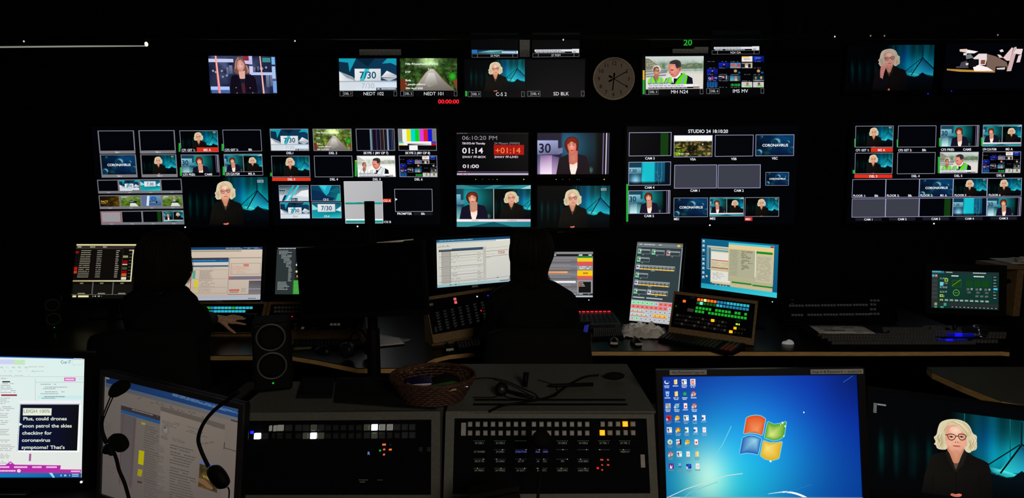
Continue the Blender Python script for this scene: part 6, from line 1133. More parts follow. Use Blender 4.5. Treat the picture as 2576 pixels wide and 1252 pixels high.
# ------------------------------------------------------------------ button panels
class Panel:
    """a housing with a face on which things are placed by where they are seen"""
    def __init__(s, name, label, outer, face, depth, housing='woodf', auto=None, yaw=0, tilt=0, group=None, base=DZ, wedge=True, cat='control panel', rimd=.012, wh=None):
        if auto: yaw, tilt, r = best_plane(outer, depth, **auto)
        else: r = rect_fit(outer, depth, yaw, tilt)
        s.O, s.u, s.v, s.n, s.hw, s.hh, s.hit, err = r
        SCREENS.append((name, yaw, tilt, round(err ** .5, 1), round(s.hw * 2, 3), round(s.hh * 2, 3), tuple(round(x, 2) for x in s.O)))
        s.fr = (s.O, s.u, s.v, s.n); P = lambda a, b, z=0: s.O + s.u * a * s.hw + s.v * b * s.hh + s.n * z
        s.P = P; lo = P(0, -1)
        s.root = root(name, label, cat, (s.O.x, lo.y + .02, base), group)
        s.lo = -rimd * .3
        # frame around the face
        fc = [s.hit(*q) for q in face]; loc = [((p - s.O).dot(s.u), (p - s.O).dot(s.v)) for p in fc]
        x0 = (loc[0][0] + loc[3][0]) / 2; x1 = (loc[1][0] + loc[2][0]) / 2; y1 = (loc[0][1] + loc[1][1]) / 2; y0 = (loc[2][1] + loc[3][1]) / 2
        s.f = (x0, x1, y0, y1)
        m = MB()
        for a in ((-s.hw, x0, -s.hh, s.hh), (x1, s.hw, -s.hh, s.hh), (x0, x1, y1, s.hh), (x0, x1, -s.hh, y0)): m.box(s.fr, *a, -.03, 0)
        m.build('frame', housing, s.root)
        MB().box(s.fr, x0, x1, y0, y1, -.012, -rimd * .3).build('faceplate', 'face', s.root)
        if wedge:
            A_, B_2, C_, D_ = P(-1, 1, -.03), P(1, 1, -.03), P(1, -1, -.03), P(-1, -1, -.03)
            g = lambda p, dy=0: V((p.x, p.y + dy, base))
            if min(D_.z, C_.z) > base + .004:
                MB().hexa([g(D_), g(C_), g(B_2, .02), g(A_, .02), D_, C_, B_2, A_]).build('cabinet', housing, s.root)
        s.cache = {}
    def btn(s, px, py, w, h, mat, name='button', up=.004, bev=True):
        """w, h in photo pixels"""
        p = s.hit(px, py); k = (p - CAM).dot(FW) / F; z0 = -.0036
        key = (w, h, mat, up)
        if key not in s.cache:
            m = MB(); W_, H_ = w * k / 2, h * k / 2; c = min(W_, H_) * .25
            O = base_of(s.root); pts = []
            for zz, q in ((z0, 1), (up * .7, 1), (up, .78)): pts += [O + s.u * a * W_ * q + s.v * b * H_ * q + s.n * zz for a, b in ((-1, -1), (1, -1), (1, 1), (-1, 1))]
            fs = [(8, 9, 10, 11), (3, 2, 1, 0)] + [(i, (i + 1) % 4, (i + 1) % 4 + 4, i + 4) for i in range(4)] + [(i + 4, (i + 1) % 4 + 4, (i + 1) % 4 + 8, i + 8) for i in range(4)]
            m.add(pts, fs); o = m.build(name, mat, s.root); s.cache[key] = o; o.location = p - base_of(s.root); return o
        return share(s.cache[key], p - base_of(s.root), s.root)
    def words(s, items, mat, name='legend', off=None):
        off = s.lo + .0005 if off is None else off
        """items: (px, py of centre, text, cap height px)"""
        m = MB()
        for px, py, t, h in items:
            p = s.hit(px, py); k = (p - CAM).dot(FW) / F; tr_, wd = layout(t, 0); hh = h * k; flat(m, tr_, p - s.u * wd * hh / 2 - s.v * hh / 2, s.u, s.v, hh, s.n * off)
        return m.build(name, mat, s.root)
    def dashes(s, items, mat, name='legend', off=None):
        off = s.lo + .0005 if off is None else off
        m = MB()
        for px, py, w, h in items:
            p = s.hit(px, py); k = (p - CAM).dot(FW) / F; m.box((p, s.u, s.v, s.n), -w * k / 2, w * k / 2, -h * k / 2, h * k / 2, off - .0002, off + .0002)
        return m.build(name, mat, s.root)
def lerp(a, b, t): return (a[0] + (b[0] - a[0]) * t, a[1] + (b[1] - a[1]) * t)
PA = dict(ys=(-40, 41), ts=(0, 61), reg=.002)

# lit source panel in front of the long-haired woman
P1 = p = Panel('button_panel', 'wood-framed panel with two rows of cyan lit buttons under the newsroom monitor', [(468, 758), (661, 759), (667, 836), (464, 836)], [(474, 764), (654, 764), (660, 835), (470, 835)], 3.42, tilt=35, wh='black', rimd=.004)
for i in range(14): p.btn(515.4 + i * 8.95, 774, 7, 5.8, 'e_orange' if i == 0 else 'e_green' if i == 1 or i == 8 else 'e_cyan' if i > 2 else 'e_sky')
for i in range(12): p.btn(515.4 + i * 8.9, 782.8, 7, 5.6, 'e_amber' if i == 0 else 'e_green' if i == 1 else 'e_cyan' if i > 2 else 'e_sky')
p.dashes([(632, 789, 32, .8), (643, 792, .8, 7)], 'key', 'trim_line')
p = Panel('button_panel', 'wood-framed panel with two rows of unlit grey keys, partly behind the switched-off monitor', [(667, 759), (862, 758), (867, 836), (668, 836)], [(674, 765), (855, 765), (860, 835), (676, 835)], 3.45, tilt=35, wh='black', rimd=.004)
for r_ in range(2):
    for i in range(16): p.btn(693 + i * 9, 773.5 + r_ * 9.6, 7, 6.2, 'key')
p.btn(685, 777, 5, 14, 'keyd'); p.btn(735, 796, 2, 2, 'e_red', 'indicator_light')
p = Panel('button_panel', 'lower wood-framed panel with sixteen grey keys per row beside the black speaker', [(700, 797), (910, 797), (914, 851), (700, 851)], [(704, 804), (901, 804), (903, 829), (704, 829)], 3.25, tilt=50, housing='woodf', rimd=.004)
for r_ in range(2):
    for i in range(16): p.btn(743.4 + i * 9.05, 815.8 + r_ * 9, 6.6, 6, 'e_dim2' if (r_ == 0 and i in (10, 11, 12)) or (r_ == 1 and i == 2) else 'keyd' if i % 5 else 'key')

# big talkback panel
p = Panel('talkback_panel', 'big tilted wood-framed panel of tiny labelled keys left of the seated woman at the centre', [(1072, 747), (1262, 718), (1264, 832), (1087, 864)], [(1075, 755), (1260, 726), (1261, 811), (1086, 842)], 3.3, yaw=24, tilt=22, rimd=.004, cat='control panel')
Zp = zoomer(1060, 720, 6.26)
ws = []; dd = []
for j in range(7):
    for i in range(8):
        x, y = 250 + i * 118 + j * 9, 425 + j * 42 - i * 27 + (8 if j > 2 else 0)
        if x > 1240: continue
        q = Zp((x, y))[0]; R.seed(i * 9 + j); ws.append((q[0], q[1], R.choice(('TK 1', 'ST24', 'IFB 2', 'PRES', 'CAM 3', 'DIR', 'GFX', 'VT 4')), 1.9)); dd.append((q[0] + .4, q[1] - 2.6, 9, .5))
p.words(ws, emis('legend_glow', (95, 95, 95), .45), 'key_legends'); p.dashes(dd, emis('legend_line', (70, 72, 66), .7), 'key_lines')
for x, y in ((528, 200), (540, 252)): q = Zp((x, y))[0]; p.btn(q[0], q[1], 6.5, 6.5, 'e_pink')
for x, y, w_, m_ in ((878, 160, 2.6, 'e_wht'), (1048, 145, 2.6, 'e_blue'), (940, 382, 2.6, 'e_red')): q = Zp((x, y))[0]; p.btn(q[0], q[1], w_, w_, m_, 'indicator_light')
q = Zp((152, 285))[0]; p.btn(q[0], q[1], 11, 6, 'key', 'name_plate', .001); q = Zp((234, 678))[0]; p.btn(q[0], q[1], 6, 14, 'keyd', 'name_plate', .001)

# lit switcher panel
p = Panel('switcher_panel', 'tilted wood-framed panel with rows of orange, blue and green lit buttons', [(1697, 732), (1914, 757), (1889, 868), (1679, 836)], [(1700, 740), (1907, 764), (1884, 851), (1686, 820)], 3.32, yaw=-22, tilt=25, rimd=.004)
Zs = zoomer(1660, 720, 7.363); B2 = lambda x, y, w_, h_, m_, n_='button': p.btn(*Zs((x, y))[0], w_, h_, m_, n_)
for i in range(16): x, y = 718 + i * 60.8, 244 + i * 7.9; B2(x, y, 6.2, 6.2, 'e_ycream' if i == 2 else 'e_orange' if i < 6 else 'e_sky' if i < 9 else 'e_cyan')
for i in range(16): x, y = 705 + i * 61, 306 + i * 8.1; B2(x, y, 6.2 if i != 1 else 7.2, 6.2 if i != 1 else 7, 'e_aqua' if i == 1 else 'e_dgreen' if i < 6 else 'e_cyan' if i < 8 else 'e_sky')
for i in list(range(5)) + [6, 7, 8, 9, 10, 12, 13, 15]: B2(688 + i * 60, 397 + i * 8, 5.8, 6, 'e_green')
for i in [0, 1, 2] + list(range(4, 16)): B2(675 + i * 60.5, 460 + i * 8.6, 5.8, 6, 'e_green')
for j in range(3):
    for i in range(8): B2(325 - j * 17 + i * 58, 532 + j * 73 + i * 8.4, 6, 5.6, 'keyd' if (i + j) % 4 else 'key')
    for i in range(8): 
        if j == 0 and i == 3: continue
        B2(795 - j * 13 + i * 61, 606 + j * 71 + i * 9.3, 6, 5.6, 'keyd' if (i + j) % 3 else 'key')
B2(978, 632, 8, 6.6, 'e_amber'); B2(1392, 774, 7, 6.2, 'e_amber'); B2(1314, 840, 8, 6.6, 'e_amber'); B2(453, 274, 7, 6, 'e_orange'); B2(1425, 700, 5, 3.6, 'e_lime', 'indicator_light'); B2(1468, 706, 2.6, 4, 'e_lime', 'indicator_light'); B2(302, 365, 3, 4, 'e_dgreen', 'indicator_light')
for i in range(3): B2(1470 + i * 50, 784 + i * 9, 5.6, 5.4, 'keyd'); B2(1395 + i * 62, 858 + i * 8, 5.6, 5.4, 'keyd')
B2(602, 212, 12, 6, 'keyd', 'name_plate'); B2(566, 440, 15, 8.5, 'key', 'name_plate'); B2(1445, 642, 12, 6, 'keyd', 'name_plate')

# near consoles
class Console(Panel): pass
def console(label, outer, face, depth, top_back, slots=None):
    p = Panel('intercom_console', label, outer, face, depth, housing='grey', auto=dict(ys=(-6, 7), ts=(0, 61), reg=.0005), wedge=False, rimd=.012, cat='console', group='grey intercom consoles')
    tl_, tr_ = p.P(-1, 1), p.P(1, 1); bl_, br_ = p.P(-1, -1), p.P(1, -1); z = tl_.z; yb = top_back
    d = V((0, yb - tl_.y, 0)); top = [tl_, tr_, tr_ + d, tl_ + d]
    prof = lambda q, r: [q, V((q.x, yb, q.z)), V((q.x, yb, DZ)), V((r.x, r.y + .0, DZ)), r]
    a, b = prof(tl_ - p.n * .03, bl_ - p.n * .03), prof(tr_ - p.n * .03, br_ - p.n * .03)
    MB().prism(a, (b[0].x - a[0].x, 0, 0)).build('cabinet', 'grey', p.root)
    MB().wbox((tl_.x, tl_.y + .001, z - .006), (tr_.x, yb + .01, z)).build('top_cover', 'grey', p.root, bev=.002)
    if slots:
        for x0, x1, y_ in slots:
            s0, s1 = Pz(x0, y_, z + .0006), Pz(x1, y_, z + .0006); MB().wbox((s0.x, s0.y - .006, z), (s1.x, s0.y + .006, z + .0007)).build('vent_slot', 'face', p.root)
    return p, z
CC, ZT = console('grey console with eight columns of glowing channel names and two amber buttons', [(1123, 1035), (1646, 1035), (1656, 1262), (1113, 1264)], [(1142, 1052), (1628, 1052), (1634, 1240), (1140, 1243)], 1.43, 1.84, [(1193, 1573, 1005), (1190, 1578, 1016.5)])
def nb(x, y, m_, w_=11.5, h_=12.5): CC.btn(x, y, w_, h_, m_, 'button', .007)
for j, y in enumerate((1066.5, 1088.5)):
    for i in range(8): nb(1182.5 + i * 19.15, y, 'key')
    for i in range(8): nb(1342.5 + i * 19.1, y, 'key')
    for i in range(5):
        nb(1515 + i * 19.2, y - .6, 'e_amber' if (j, i) in ((0, 3), (1, 0)) else 'key')
CC.btn(1166, 1079, 12, 31, 'tape', 'name_plate', .001); CC.btn(1617, 1159, 11, 31, 'tape', 'name_plate', .001)
names = [('24 DEL1', '24 DEL3', '', '', '24 DEL5', '24 DEL6', '24 TBL 1', '24 TBL 2'), ('27 SHARE', '24 DIR1', '27EDITOR', 'AUD MAIN', '', '', '', '<REPLY>'), ('SPLIT IN', '24 DIR2', '24 TP', '24 ALOC', 'FM', '6:30 BEN', '', ''), ('24 PRES1', '24 PRES2', '24 GST1', '24 GST2', '24SKYPE1', '24SKYPE2', '', '')]
ys_ = (1114, 1136, 1160, 1183)
GD, BD, WD = emis('level_dots', (40, 120, 40), .45), emis('level_dots_blue', (50, 50, 120), .45), emis('level_marks', (210, 200, 130), .7); dimt = emis('channel_text', (150, 152, 148), .3); blt = emis('channel_text_blue', (90, 110, 230), .7)
for j in range(4):
    for i, t in enumerate(names[j]):
        if t: CC.words([(1206 + i * 52.4, ys_[j], t, 4.4)], blt if (i, j) in ((2, 1), (3, 1)) else dimt, 'channel_lettering')
for j in range(4):
    for i in range(8):
        if (i, j) in ((0, 1), (3, 0)): continue
        if i > 5 and j > 1: continue
        CC.dashes([(1192.5 + i * 52.4 + k_ * 4.3, ys_[j] - 5.3, 2.6, 1) for k_ in range(7)], GD if j in (0, 3) or i == 0 else BD, 'level_dots')
        if j: CC.dashes([(1194 + i * 52.4 + ((i * 7 + j * 11) % 26), ys_[j] - 5.3, 2.6, 1.5)], WD, 'level_mark', CC.lo + .0009)
for x, y, w_ in ((1514, 1156, 7), (1529.5, 1156, 4), (1515, 1169, 3.4), (1530, 1169, 5), (1504, 1177, 4.6), (1515, 1181.5, 3.4)): CC.btn(x, y, w_, 3.2, 'e_rose' if w_ != 4.6 else 'e_red', 'indicator_light', .002)
CL, _ = console('grey console with a few white lit keys and a glowing letter R', [(590, 1037), (1105, 1035), (1109, 1264), (578, 1266)], [(612, 1058), (1085, 1055), (1084, 1243), (606, 1246)], 1.43, 1.70)
def lb(x, y, m_, w_=14, h_=14): CL.btn(x, y, w_, h_, m_, 'button', .007)
Zl = zoomer(620, 1030, 5.152)
top = [(442, 'e_dimw'), (552, 'e_vdim'), (677, 'e_vdim'), (773, 'e_vdim'), (874, 'e_dim2'), (970, 'e_vdim'), (1066, 'keyd'), (1164, 'keyd'), (1262, 'keyd'), (1362, 'keyd'), (1460, 'keyd'), (1563, 'e_dim2'), (1661, 'e_wht'), (1760, 'e_dimw'), (1860, 'e_dimw'), (1956, 'e_vdim'), (2053, 'e_vdim'), (2150, 'e_vdim')]
for x, m_ in top: lb(*Zl((x, 238 - x * .006))[0], m_)
bot = [(144, 'e_wht'), (240, 'e_vdim'), (440, 'keyd'), (552, 'keyd'), (677, 'keyd'), (773, 'e_dim2'), (870, 'e_wht'), (967, 'e_dim2'), (1066, 'keyd'), (1164, 'keyd'), (1262, 'keyd'), (1362, 'keyd'), (1460, 'keyd'), (1563, 'e_vdim'), (1660, 'e_dim2'), (1758, 'e_vdim'), (1860, 'keyd'), (1956, 'keyd'), (2053, 'e_vdim'), (2150, 'e_vdim')]
for x, m_ in bot: lb(*Zl((x, 342 - x * .006))[0], m_)
lb(*Zl((315, 240))[0], 'e_dimw', 4, 13); lb(*Zl((372, 240))[0], 'e_dimw', 5, 14); lb(*Zl((360, 338))[0], 'keyd', 5, 12)
CL.words([Zl((1659, 228))[0] + (x_, 2.2) for x_ in ('GST',)], 'keyd', 'key_legends', .0072)
CL.words([Zl((1659, 236))[0] + ('24', 2.2), Zl((866, 332))[0] + ('TX', 2.4), Zl((1760, 226))[0] + ('MH', 2.2), Zl((1860, 226))[0] + ('MH', 2.2)], 'keyd', 'key_legends', .0072)
CL.words([Zl((1580, 568))[0] + ('R', 7.5)], emis('letter_glow', (120, 160, 255), 1.1), 'glowing_letter')
for x, y, w_, m_ in ((1782, 453, 8, 'e_orange'), (1864, 453, 4, 'e_vdim'), (1783, 516, 4, 'e_pink'), (1863, 518, 6, 'e_orange'), (1730, 530, 4, 'e_green'), (1781, 582, 4, 'e_pink')): CL.btn(*Zl((x, y))[0], w_, 3.4, m_, 'indicator_light', .002)
CL.btn(*Zl((70, 294))[0], 6, 6, 'e_blue', 'indicator_light', .004)
for x in (2258, 2362): CL.btn(*Zl((x, 512))[0], 9, 11, 'keyd', 'socket', .002)
CL.dashes([Zl((1510, 913))[0] + (24, .8), Zl((1725, 913))[0] + (13, .6)], 'keyl', 'trim_line'); CL.words([Zl((1497, 940))[0] + ('AUDIO', 3)], 'keyl', 'legend')

# ------------------------------------------------------------------ flat things on the long desk
def flatbox(name, q, z0, z1, tilt=0):
    """four seen corners (back-left, back-right, front-right, front-left) of a top surface; returns corners; back raised by tilt"""
    return [Pz(q[0][0], q[0][1], z1 + tilt), Pz(q[1][0], q[1][1], z1 + tilt), Pz(q[2][0], q[2][1], z1), Pz(q[3][0], q[3][1], z1)]
def slab(mb, c, z0): return mb.hexa([V((c[3].x, c[3].y, z0)), V((c[2].x, c[2].y, z0)), V((c[1].x, c[1].y, z0)), V((c[0].x, c[0].y, z0)), c[3], c[2], c[1], c[0]])
def keyboard(label, q, rows=6, cols=18, mat='keyd', red=False, tilt=.02):
    c = flatbox('k', q, DZ, DZ + .018, tilt); ctr = sum(c, V()) / 4
    o = root('keyboard', label, 'keyboard', (ctr.x, ctr.y, DZ)); slab(MB(), c, DZ + .001).build('base', 'black', o, bev=.003)
    B = lambda u, v: c[0] * (1 - u) * (1 - v) + c[1] * u * (1 - v) + c[2] * u * v + c[3] * (1 - u) * v
    m = MB(); m2 = MB()
    for j in range(rows):
        for i in range(cols):
            if i in (14,) and rows > 4: continue
            u0, v0 = (i + .12) / cols * .95 + .025, (j + .12) / rows * .86 + .07; u1, v1 = u0 + .76 / cols * .95, v0 + .76 / rows * .86
            up = V((0, 0, .006)); a = [B(u0, v1), B(u1, v1), B(u1, v0), B(u0, v0)]; ce = sum(a, V()) / 4
            (m2 if red and i > 14 and j > 1 else m).hexa(a + [p_ + (ce - p_) * .2 + up for p_ in a])
    m.build('keys', mat, o)
    if m2.v: m2.build('keys', emis('red_keys', (110, 34, 24), .12), o)
    return o
keyboard('black keyboard on the desk below the lit switcher panel', [(1676, 834), (1876, 863), (1843, 887), (1655, 851)], red=True)
keyboard('black keyboard in shadow below the talkback panel', [(1142, 858), (1296, 838), (1296, 860), (1152, 878)])
keyboard('black keyboard under the lower wood-framed panel beside the speaker', [(742, 853), (905, 852), (912, 868), (735, 869)])
keyboard('small black keyboard between the red-lit mixer and the two mice', [(1492, 824), (1562, 823), (1569, 845), (1490, 849)], 5, 14)
def mouse(label, px, py, yaw, mat, lab=True, s=1., glow=None):
    p = Pz(px, py, DZ); o = root('computer_mouse', label, 'mouse', (p.x, p.y, DZ))
    rt = Matrix.Rotation(math.radians(yaw), 3, 'Z'); m = MB(); vs = []; fs = []; n_, k_ = 16, 8
    for i in range(k_ + 1):
        th = math.pi / 2 * i / k_
        for j in range(n_):
            t = 2 * math.pi * j / n_; x = .031 * math.cos(t) * math.cos(th) * (1 + .06 * math.sin(t)); y = .055 * math.sin(t) * math.cos(th); z = .036 * math.sin(th) * (1 - .15 * math.sin(t))
            vs.append(p + rt @ V((x * s, y * s, max(z, 0) * s + .002)))
    for i in range(k_):
        for j in range(n_): fs.append((i * n_ + j, i * n_ + (j + 1) % n_, (i + 1) * n_ + (j + 1) % n_, (i + 1) * n_ + j))
    m.add(vs, fs, True); m.build('body', mat, o)
    MB().box((p + rt @ V((0, .028 * s, .036 * s)), rt @ V((1, 0, 0)), rt @ V((0, 1, 0)), V((0, 0, 1))), -.003, .003, -.008, .008, -.004, .004).build('wheel', 'rim', o)
    if lab: MB().box((p + rt @ V((0, -.050 * s, .016)), rt @ V((1, 0, 0)), rt @ V((0, .35, 1)).normalized(), rt @ V((0, -1, .35)).normalized()), -.02, .02, -.006, .006, .0, .002).build('paper_label', 'keyl', o, label='pale paper label')
    return o
mouse('black mouse with a small paper label, near the crumpled clear bag', 1600, 866, 5, 'gloss'); mouse('black mouse with a dull label between the small keyboard and the other mouse', 1544, 864, -8, 'gloss')
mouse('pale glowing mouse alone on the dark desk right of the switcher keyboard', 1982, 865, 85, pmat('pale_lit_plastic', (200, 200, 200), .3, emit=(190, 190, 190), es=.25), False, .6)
mouse('black mouse in shadow left of the switched-off monitor pole', 812, 885, 70, 'gloss', False, .9); mouse('black mouse with a yellowed label beside the talkback panel keyboard', 1126, 880, 20, 'gloss')

# crumpled bag, papers, pad
def sheet(name, label, q, z, mat, n=14, amp=.004, seed=0, cat='paper', th=.0012, rag=0):
    r = random.Random(seed); c = [Pz(*a, z) for a in q]; m = MB(); vs = []
    for j in range(n + 1):
        for i in range(n + 1):
            u, v = i / n, j / n; p = c[0] * (1 - u) * (1 - v) + c[1] * u * (1 - v) + c[2] * u * v + c[3] * (1 - u) * v
            e = min(u, v, 1 - u, 1 - v) * 6; h = (noise2(np.array(u + seed), np.array(v), 7, seed) + .5 * noise2(np.array(u), np.array(v + seed), 15, seed + 1)) * amp * (min(1, e) * .85 + .15 if amp > .01 else 1)
            if rag and (i in (0, n) or j in (0, n)): p = p + V((r.uniform(-rag, rag), r.uniform(-rag, rag), 0))
            vs.append(p + V((0, 0, th + float(h))))
    k = (n + 1) ** 2; vs += [p - V((0, 0, th)) for p in vs]; fs = []
    for j in range(n):
        for i in range(n): a = j * (n + 1) + i; fs += [(a, a + n + 1, a + n + 2, a + 1), (k + a, k + a + 1, k + a + n + 2, k + a + n + 1)]
    ed = [i for i in range(n + 1)] + [(j + 1) * (n + 1) - 1 for j in range(1, n + 1)] + [n * (n + 1) + i for i in range(n - 1, -1, -1)] + [j * (n + 1) for j in range(n - 1, 0, -1)]
    for a, b in zip(ed, ed[1:] + ed[:1]): fs.append((a, b, b + k, a + k))
    m.add(vs, fs, amp <= .01); return tag(m.build(name, mat), label, cat)
sheet('plastic_bag', 'crumpled clear plastic bag at the foot of the portrait touchscreen', [(1568, 818), (1672, 826), (1672, 854), (1560, 850)], DZ + .001, 'plastic_bag', 30, .045, 3, 'bag', rag=.012)
sheet('paper_sheet', 'white sheets fanned beside the monitor pole', [(946, 840), (1004, 850), (1018, 866), (944, 873)], DZ + .004, 'paper', 6, .003, 4)
sheet('paper_sheet', 'grey sheet tucked under the fanned white sheets', [(985, 848), (1036, 854), (1010, 864), (975, 860)], DZ + .001, 'tape', 6, .002, 5)
sheet('paper_sheet', 'small white paper corner behind the black headphones', [(846, 855), (905, 858), (902, 868), (860, 862)], DZ + .001, 'paper', 5, .002, 6)
sheet('notepad', 'olive notepad on the desk edge beside the black speaker', [(748, 863), (792, 866), (782, 878), (738, 881)], DZ + .004, 'pad', 4, .001, 7, 'notepad', th=.008)
rs = sheet('rundown_sheet', 'printed white rundown sheet lying on the vision mixer', [(2035, 819), (2169, 820), (2203, 839), (2063, 839)], DZ + .064, 'paper', 5, .0008, 8)
m = MB(); c = [Pz(*a, DZ + .0668) for a in ((2035, 819), (2169, 820), (2203, 839), (2063, 839))]
for u0, u1, v0, v1 in ((.12, .42, .14, .2), (.55, .8, .18, .24), (.12, .3, .36, .42), (.32, .34, .36, .7), (.16, .55, .52, .62), (.7, .85, .55, .6), (.68, .82, .8, .86), (.1, .9, .3, .31)):
    B = lambda u, v: c[0] * (1 - u) * (1 - v) + c[1] * u * (1 - v) + c[2] * u * v + c[3] * (1 - u) * v
    a = [B(u0, v1), B(u1, v1), B(u1, v0), B(u0, v0)]; m.hexa(a + [p_ + V((0, 0, .0002)) for p_ in a])
m.build('printed_table', 'ink', rs)

# red lit mixer
c = flatbox('m', [(1450, 784), (1542, 783), (1563, 813), (1450, 815)], DZ, DZ + .045, .03)
o = root('compact_mixer', 'compact grey mixer with a row of red lights along its top edge', 'mixer', (sum(q.x for q in c) / 4, sum(q.y for q in c) / 4, DZ)); slab(MB(), c, DZ + .001).build('case', 'rim', o, bev=.004)
B = lambda u, v: c[0] * (1 - u) * (1 - v) + c[1] * u * (1 - v) + c[2] * u * v + c[3] * (1 - u) * v
for i in range(8): a = B(.08 + i * .115, .02); MB().wbox((a.x - .009, a.y - .003, a.z), (a.x + .009, a.y + .003, a.z + .005)).build('red_light', 'e_red', o)
for j in range(4):
    m = MB()
    for i in range(8): a = B(.08 + i * .118, .3 + j * .17); m.wbox((a.x - .008, a.y - .006, a.z), (a.x + .008, a.y + .006, a.z + .006))
    m.build('keys', 'keyd', o)

# vision mixer
c = [Pz(2010, 818, DZ + .06), Pz(2545, 818, DZ + .06), Pz(2515, 866, DZ + .035), Pz(2092, 868, DZ + .035)]
o = root('vision_mixer', 'wide low vision mixer covered in small grey keys with two blue lit strips', 'vision mixer', (sum(q.x for q in c) / 4, sum(q.y for q in c) / 4, DZ)); slab(MB(), c, DZ + .001).build('case', 'black', o, bev=.004)
for y, x0, x1, st in ((841, 2062, 2385, 7.9), (846, 2070, 2350, 7.9), (853, 2086, 2370, 7.9), (860.5, 2096, 2450, 8), (826, 2222, 2330, 7.6), (830, 2224, 2340, 7.6), (834, 2240, 2420, 7.6), (826, 2345, 2415, 7.6), (822, 2325, 2400, 7.6), (857, 2450, 2510, 9), (846, 2470, 2525, 9), (838, 2490, 2530, 9)):
    x = x0; m = MB()
    while x < x1:
        a = Pz(x, y, DZ + .045 + (868 - y) * .0005); m.wbox((a.x - .0075, a.y - .007, a.z - .01), (a.x + .0075, a.y + .007, a.z + .007)); x += st
    m.build('keys', 'keym', o)
for y, x0, n_ in ((841, 2388, 8), (855.5, 2365, 8)):
    for i in range(n_): a = Pz(x0 + i * 9, y, DZ + .049 + (868 - y) * .0005); MB().wbox((a.x - .008, a.y - .006, a.z - .01), (a.x + .008, a.y + .006, a.z + .006)).build('blue_key', emis('blue_key_glow', (10, 10, 255) if i in (2, 3) else (8, 8, 120), 2.2 if i in (2, 3) else .9), o)
a0 = Pz(2465, 842, DZ + .07); a1 = Pz(2460, 820, DZ + .15); a1.y = a0.y + .01; a1.z = Py(2460, 820, a1.y).z; a1.x = Py(2460, 820, a1.y).x
tb = MB(); tb.lathe(a0, (0, 0, 1), [(.0001, -.008), (.03, -.006), (.03, 0), (.0001, .003)], 24).tube([a0, a1], .006, 10).tube([a1 - V((.033, 0, 0)), a1 - V((.02, 0, 0)), a1 + V((.02, 0, 0)), a1 + V((.033, 0, 0))], [.004, .008, .008, .004], 12); tb.build('transition_lever', 'chrome', o)
m = MB(); m.ellip(Pz(2402, 822, DZ + .1), .012, .012, .02); m.tube([Pz(2402, 832, DZ + .06), Pz(2402, 824, DZ + .1)], .006, 8); m.build('joystick', 'gloss', o)
# rear key bank
p = Panel('key_bank', 'black upright key bank with two long rows of tiny dim keys', [(1966, 742), (2250, 742), (2255, 808), (1968, 808)], [(1970, 746), (2246, 746), (2251, 803), (1972, 803)], 3.7, tilt=30, housing='black', rimd=.004, cat='control panel')
kd = emis('dim_key', (48, 48, 48), .6)
for y, x0 in ((768.5, 1988), (792, 1994)):
    for g_ in range(5):
        for i in range(5):
            if g_ == 0 and y > 780 and i == 4: continue
            p.btn(x0 + g_ * 40.2 + i * 7.7, y - g_ * .5, 5.4, 5, kd)
for y, n_ in ((755.5, 3), (765.5, 2), (777.5, 2), (789, 3)):
    for i in range(n_): p.btn(2192 + i * 8.5, y, 5.4, 5, kd)
p.words([(1993, 753, 'Cut', 3.2), (1994, 763, 'EXP', 3)], kd, 'legend')

# plywood cabinet at the edge with papers
xl = Py(2568, 668, 3.50).x; zt = Py(2553, 668, 3.50).z; o = root('plywood_cabinet', 'plywood cabinet with a pale edge standing past the waveform touchscreen', 'cabinet', (3.5, 3.5, DZ))
MB().wbox((xl - .09, 3.50, zt - .022), (4.2, 3.73, zt)).build('top', 'woodf', o); MB().wbox((xl - .02, 3.515, 0), (4.15, 3.73, .82)).build('plinth', 'black', o); MB().wbox((xl, 3.52, .82), (xl + .04, 3.72, zt - .022)).build('side_panel', 'woodf', o); MB().wbox((4.1, 3.52, .82), (4.13, 3.72, zt - .022)).build('side_panel', 'wood', o); MB().wbox((xl + .04, 3.69, .82), (4.1, 3.72, zt - .022)).build('back_panel', 'black', o)
MB().wbox((xl + .04, 3.53, DZ + .2), (4.1, 3.69, DZ + .22)).build('shelf', 'black', o)
sheet('paper_sheet', 'loose white papers on top of the plywood cabinet', [(2488, 650), (2600, 650), (2640, 663), (2546, 664)], zt + .001, 'paper', 8, .012, 9)
sheet('paper_sheet', 'upper white paper curling on the cabinet top', [(2555, 650), (2620, 651), (2640, 660), (2560, 658)], zt + .016, 'paper', 6, .012, 12)

# ------------------------------------------------------------------ speakers
def speaker(label, x0, y0, x1, y1, depth, base, yaw=0, led=True):
    a, b = Py(x0, y0, depth), Py(x1, y1, depth); k = depth / F; w_ = (b.x - a.x) / 2; h_ = a.z - base; cx = (a.x + b.x) / 2
    n_ = V((0, -1, .0)); t = Matrix.Rotation(math.radians(yaw), 3, 'Z'); u = t @ V((1, 0, 0)); n_ = t @ n_; fr_ = (V((cx, depth, base)), u, V((0, 0, 1)), n_)
    o = root('loudspeaker', label, 'speaker', (cx, depth + .05, base), 'small two-cone loudspeakers')
    MB().box(fr_, -w_, w_, 0, h_, -.115, 0).build('cabinet', 'black', o, bev=.008)
    for f in (.8, .385):
        c_ = fr_[0] + V((0, 0, h_ * f)); r_ = w_ * .78
        MB().lathe(c_, n_, [(r_, 0), (r_, .004), (r_ * .94, .006), (r_ * .88, .004), (r_ * .88, 0)], 40).build('trim_ring', 'ring', o, label='grey ring around the cone')
        MB().lathe(c_, n_, [(r_ * .88, .003), (r_ * .8, .004), (r_ * .35, -.012), (r_ * .3, -.004), (.0001, .0)], 32).build('cone', 'face', o)
    c_ = fr_[0] + V((0, 0, h_ * .125)); MB().lathe(c_ + n_ * .0, n_, [(.0001, 0), (.0028, 0), (.002, .0025), (.0001, .003)], 10).build('power_light', 'e_green', o)
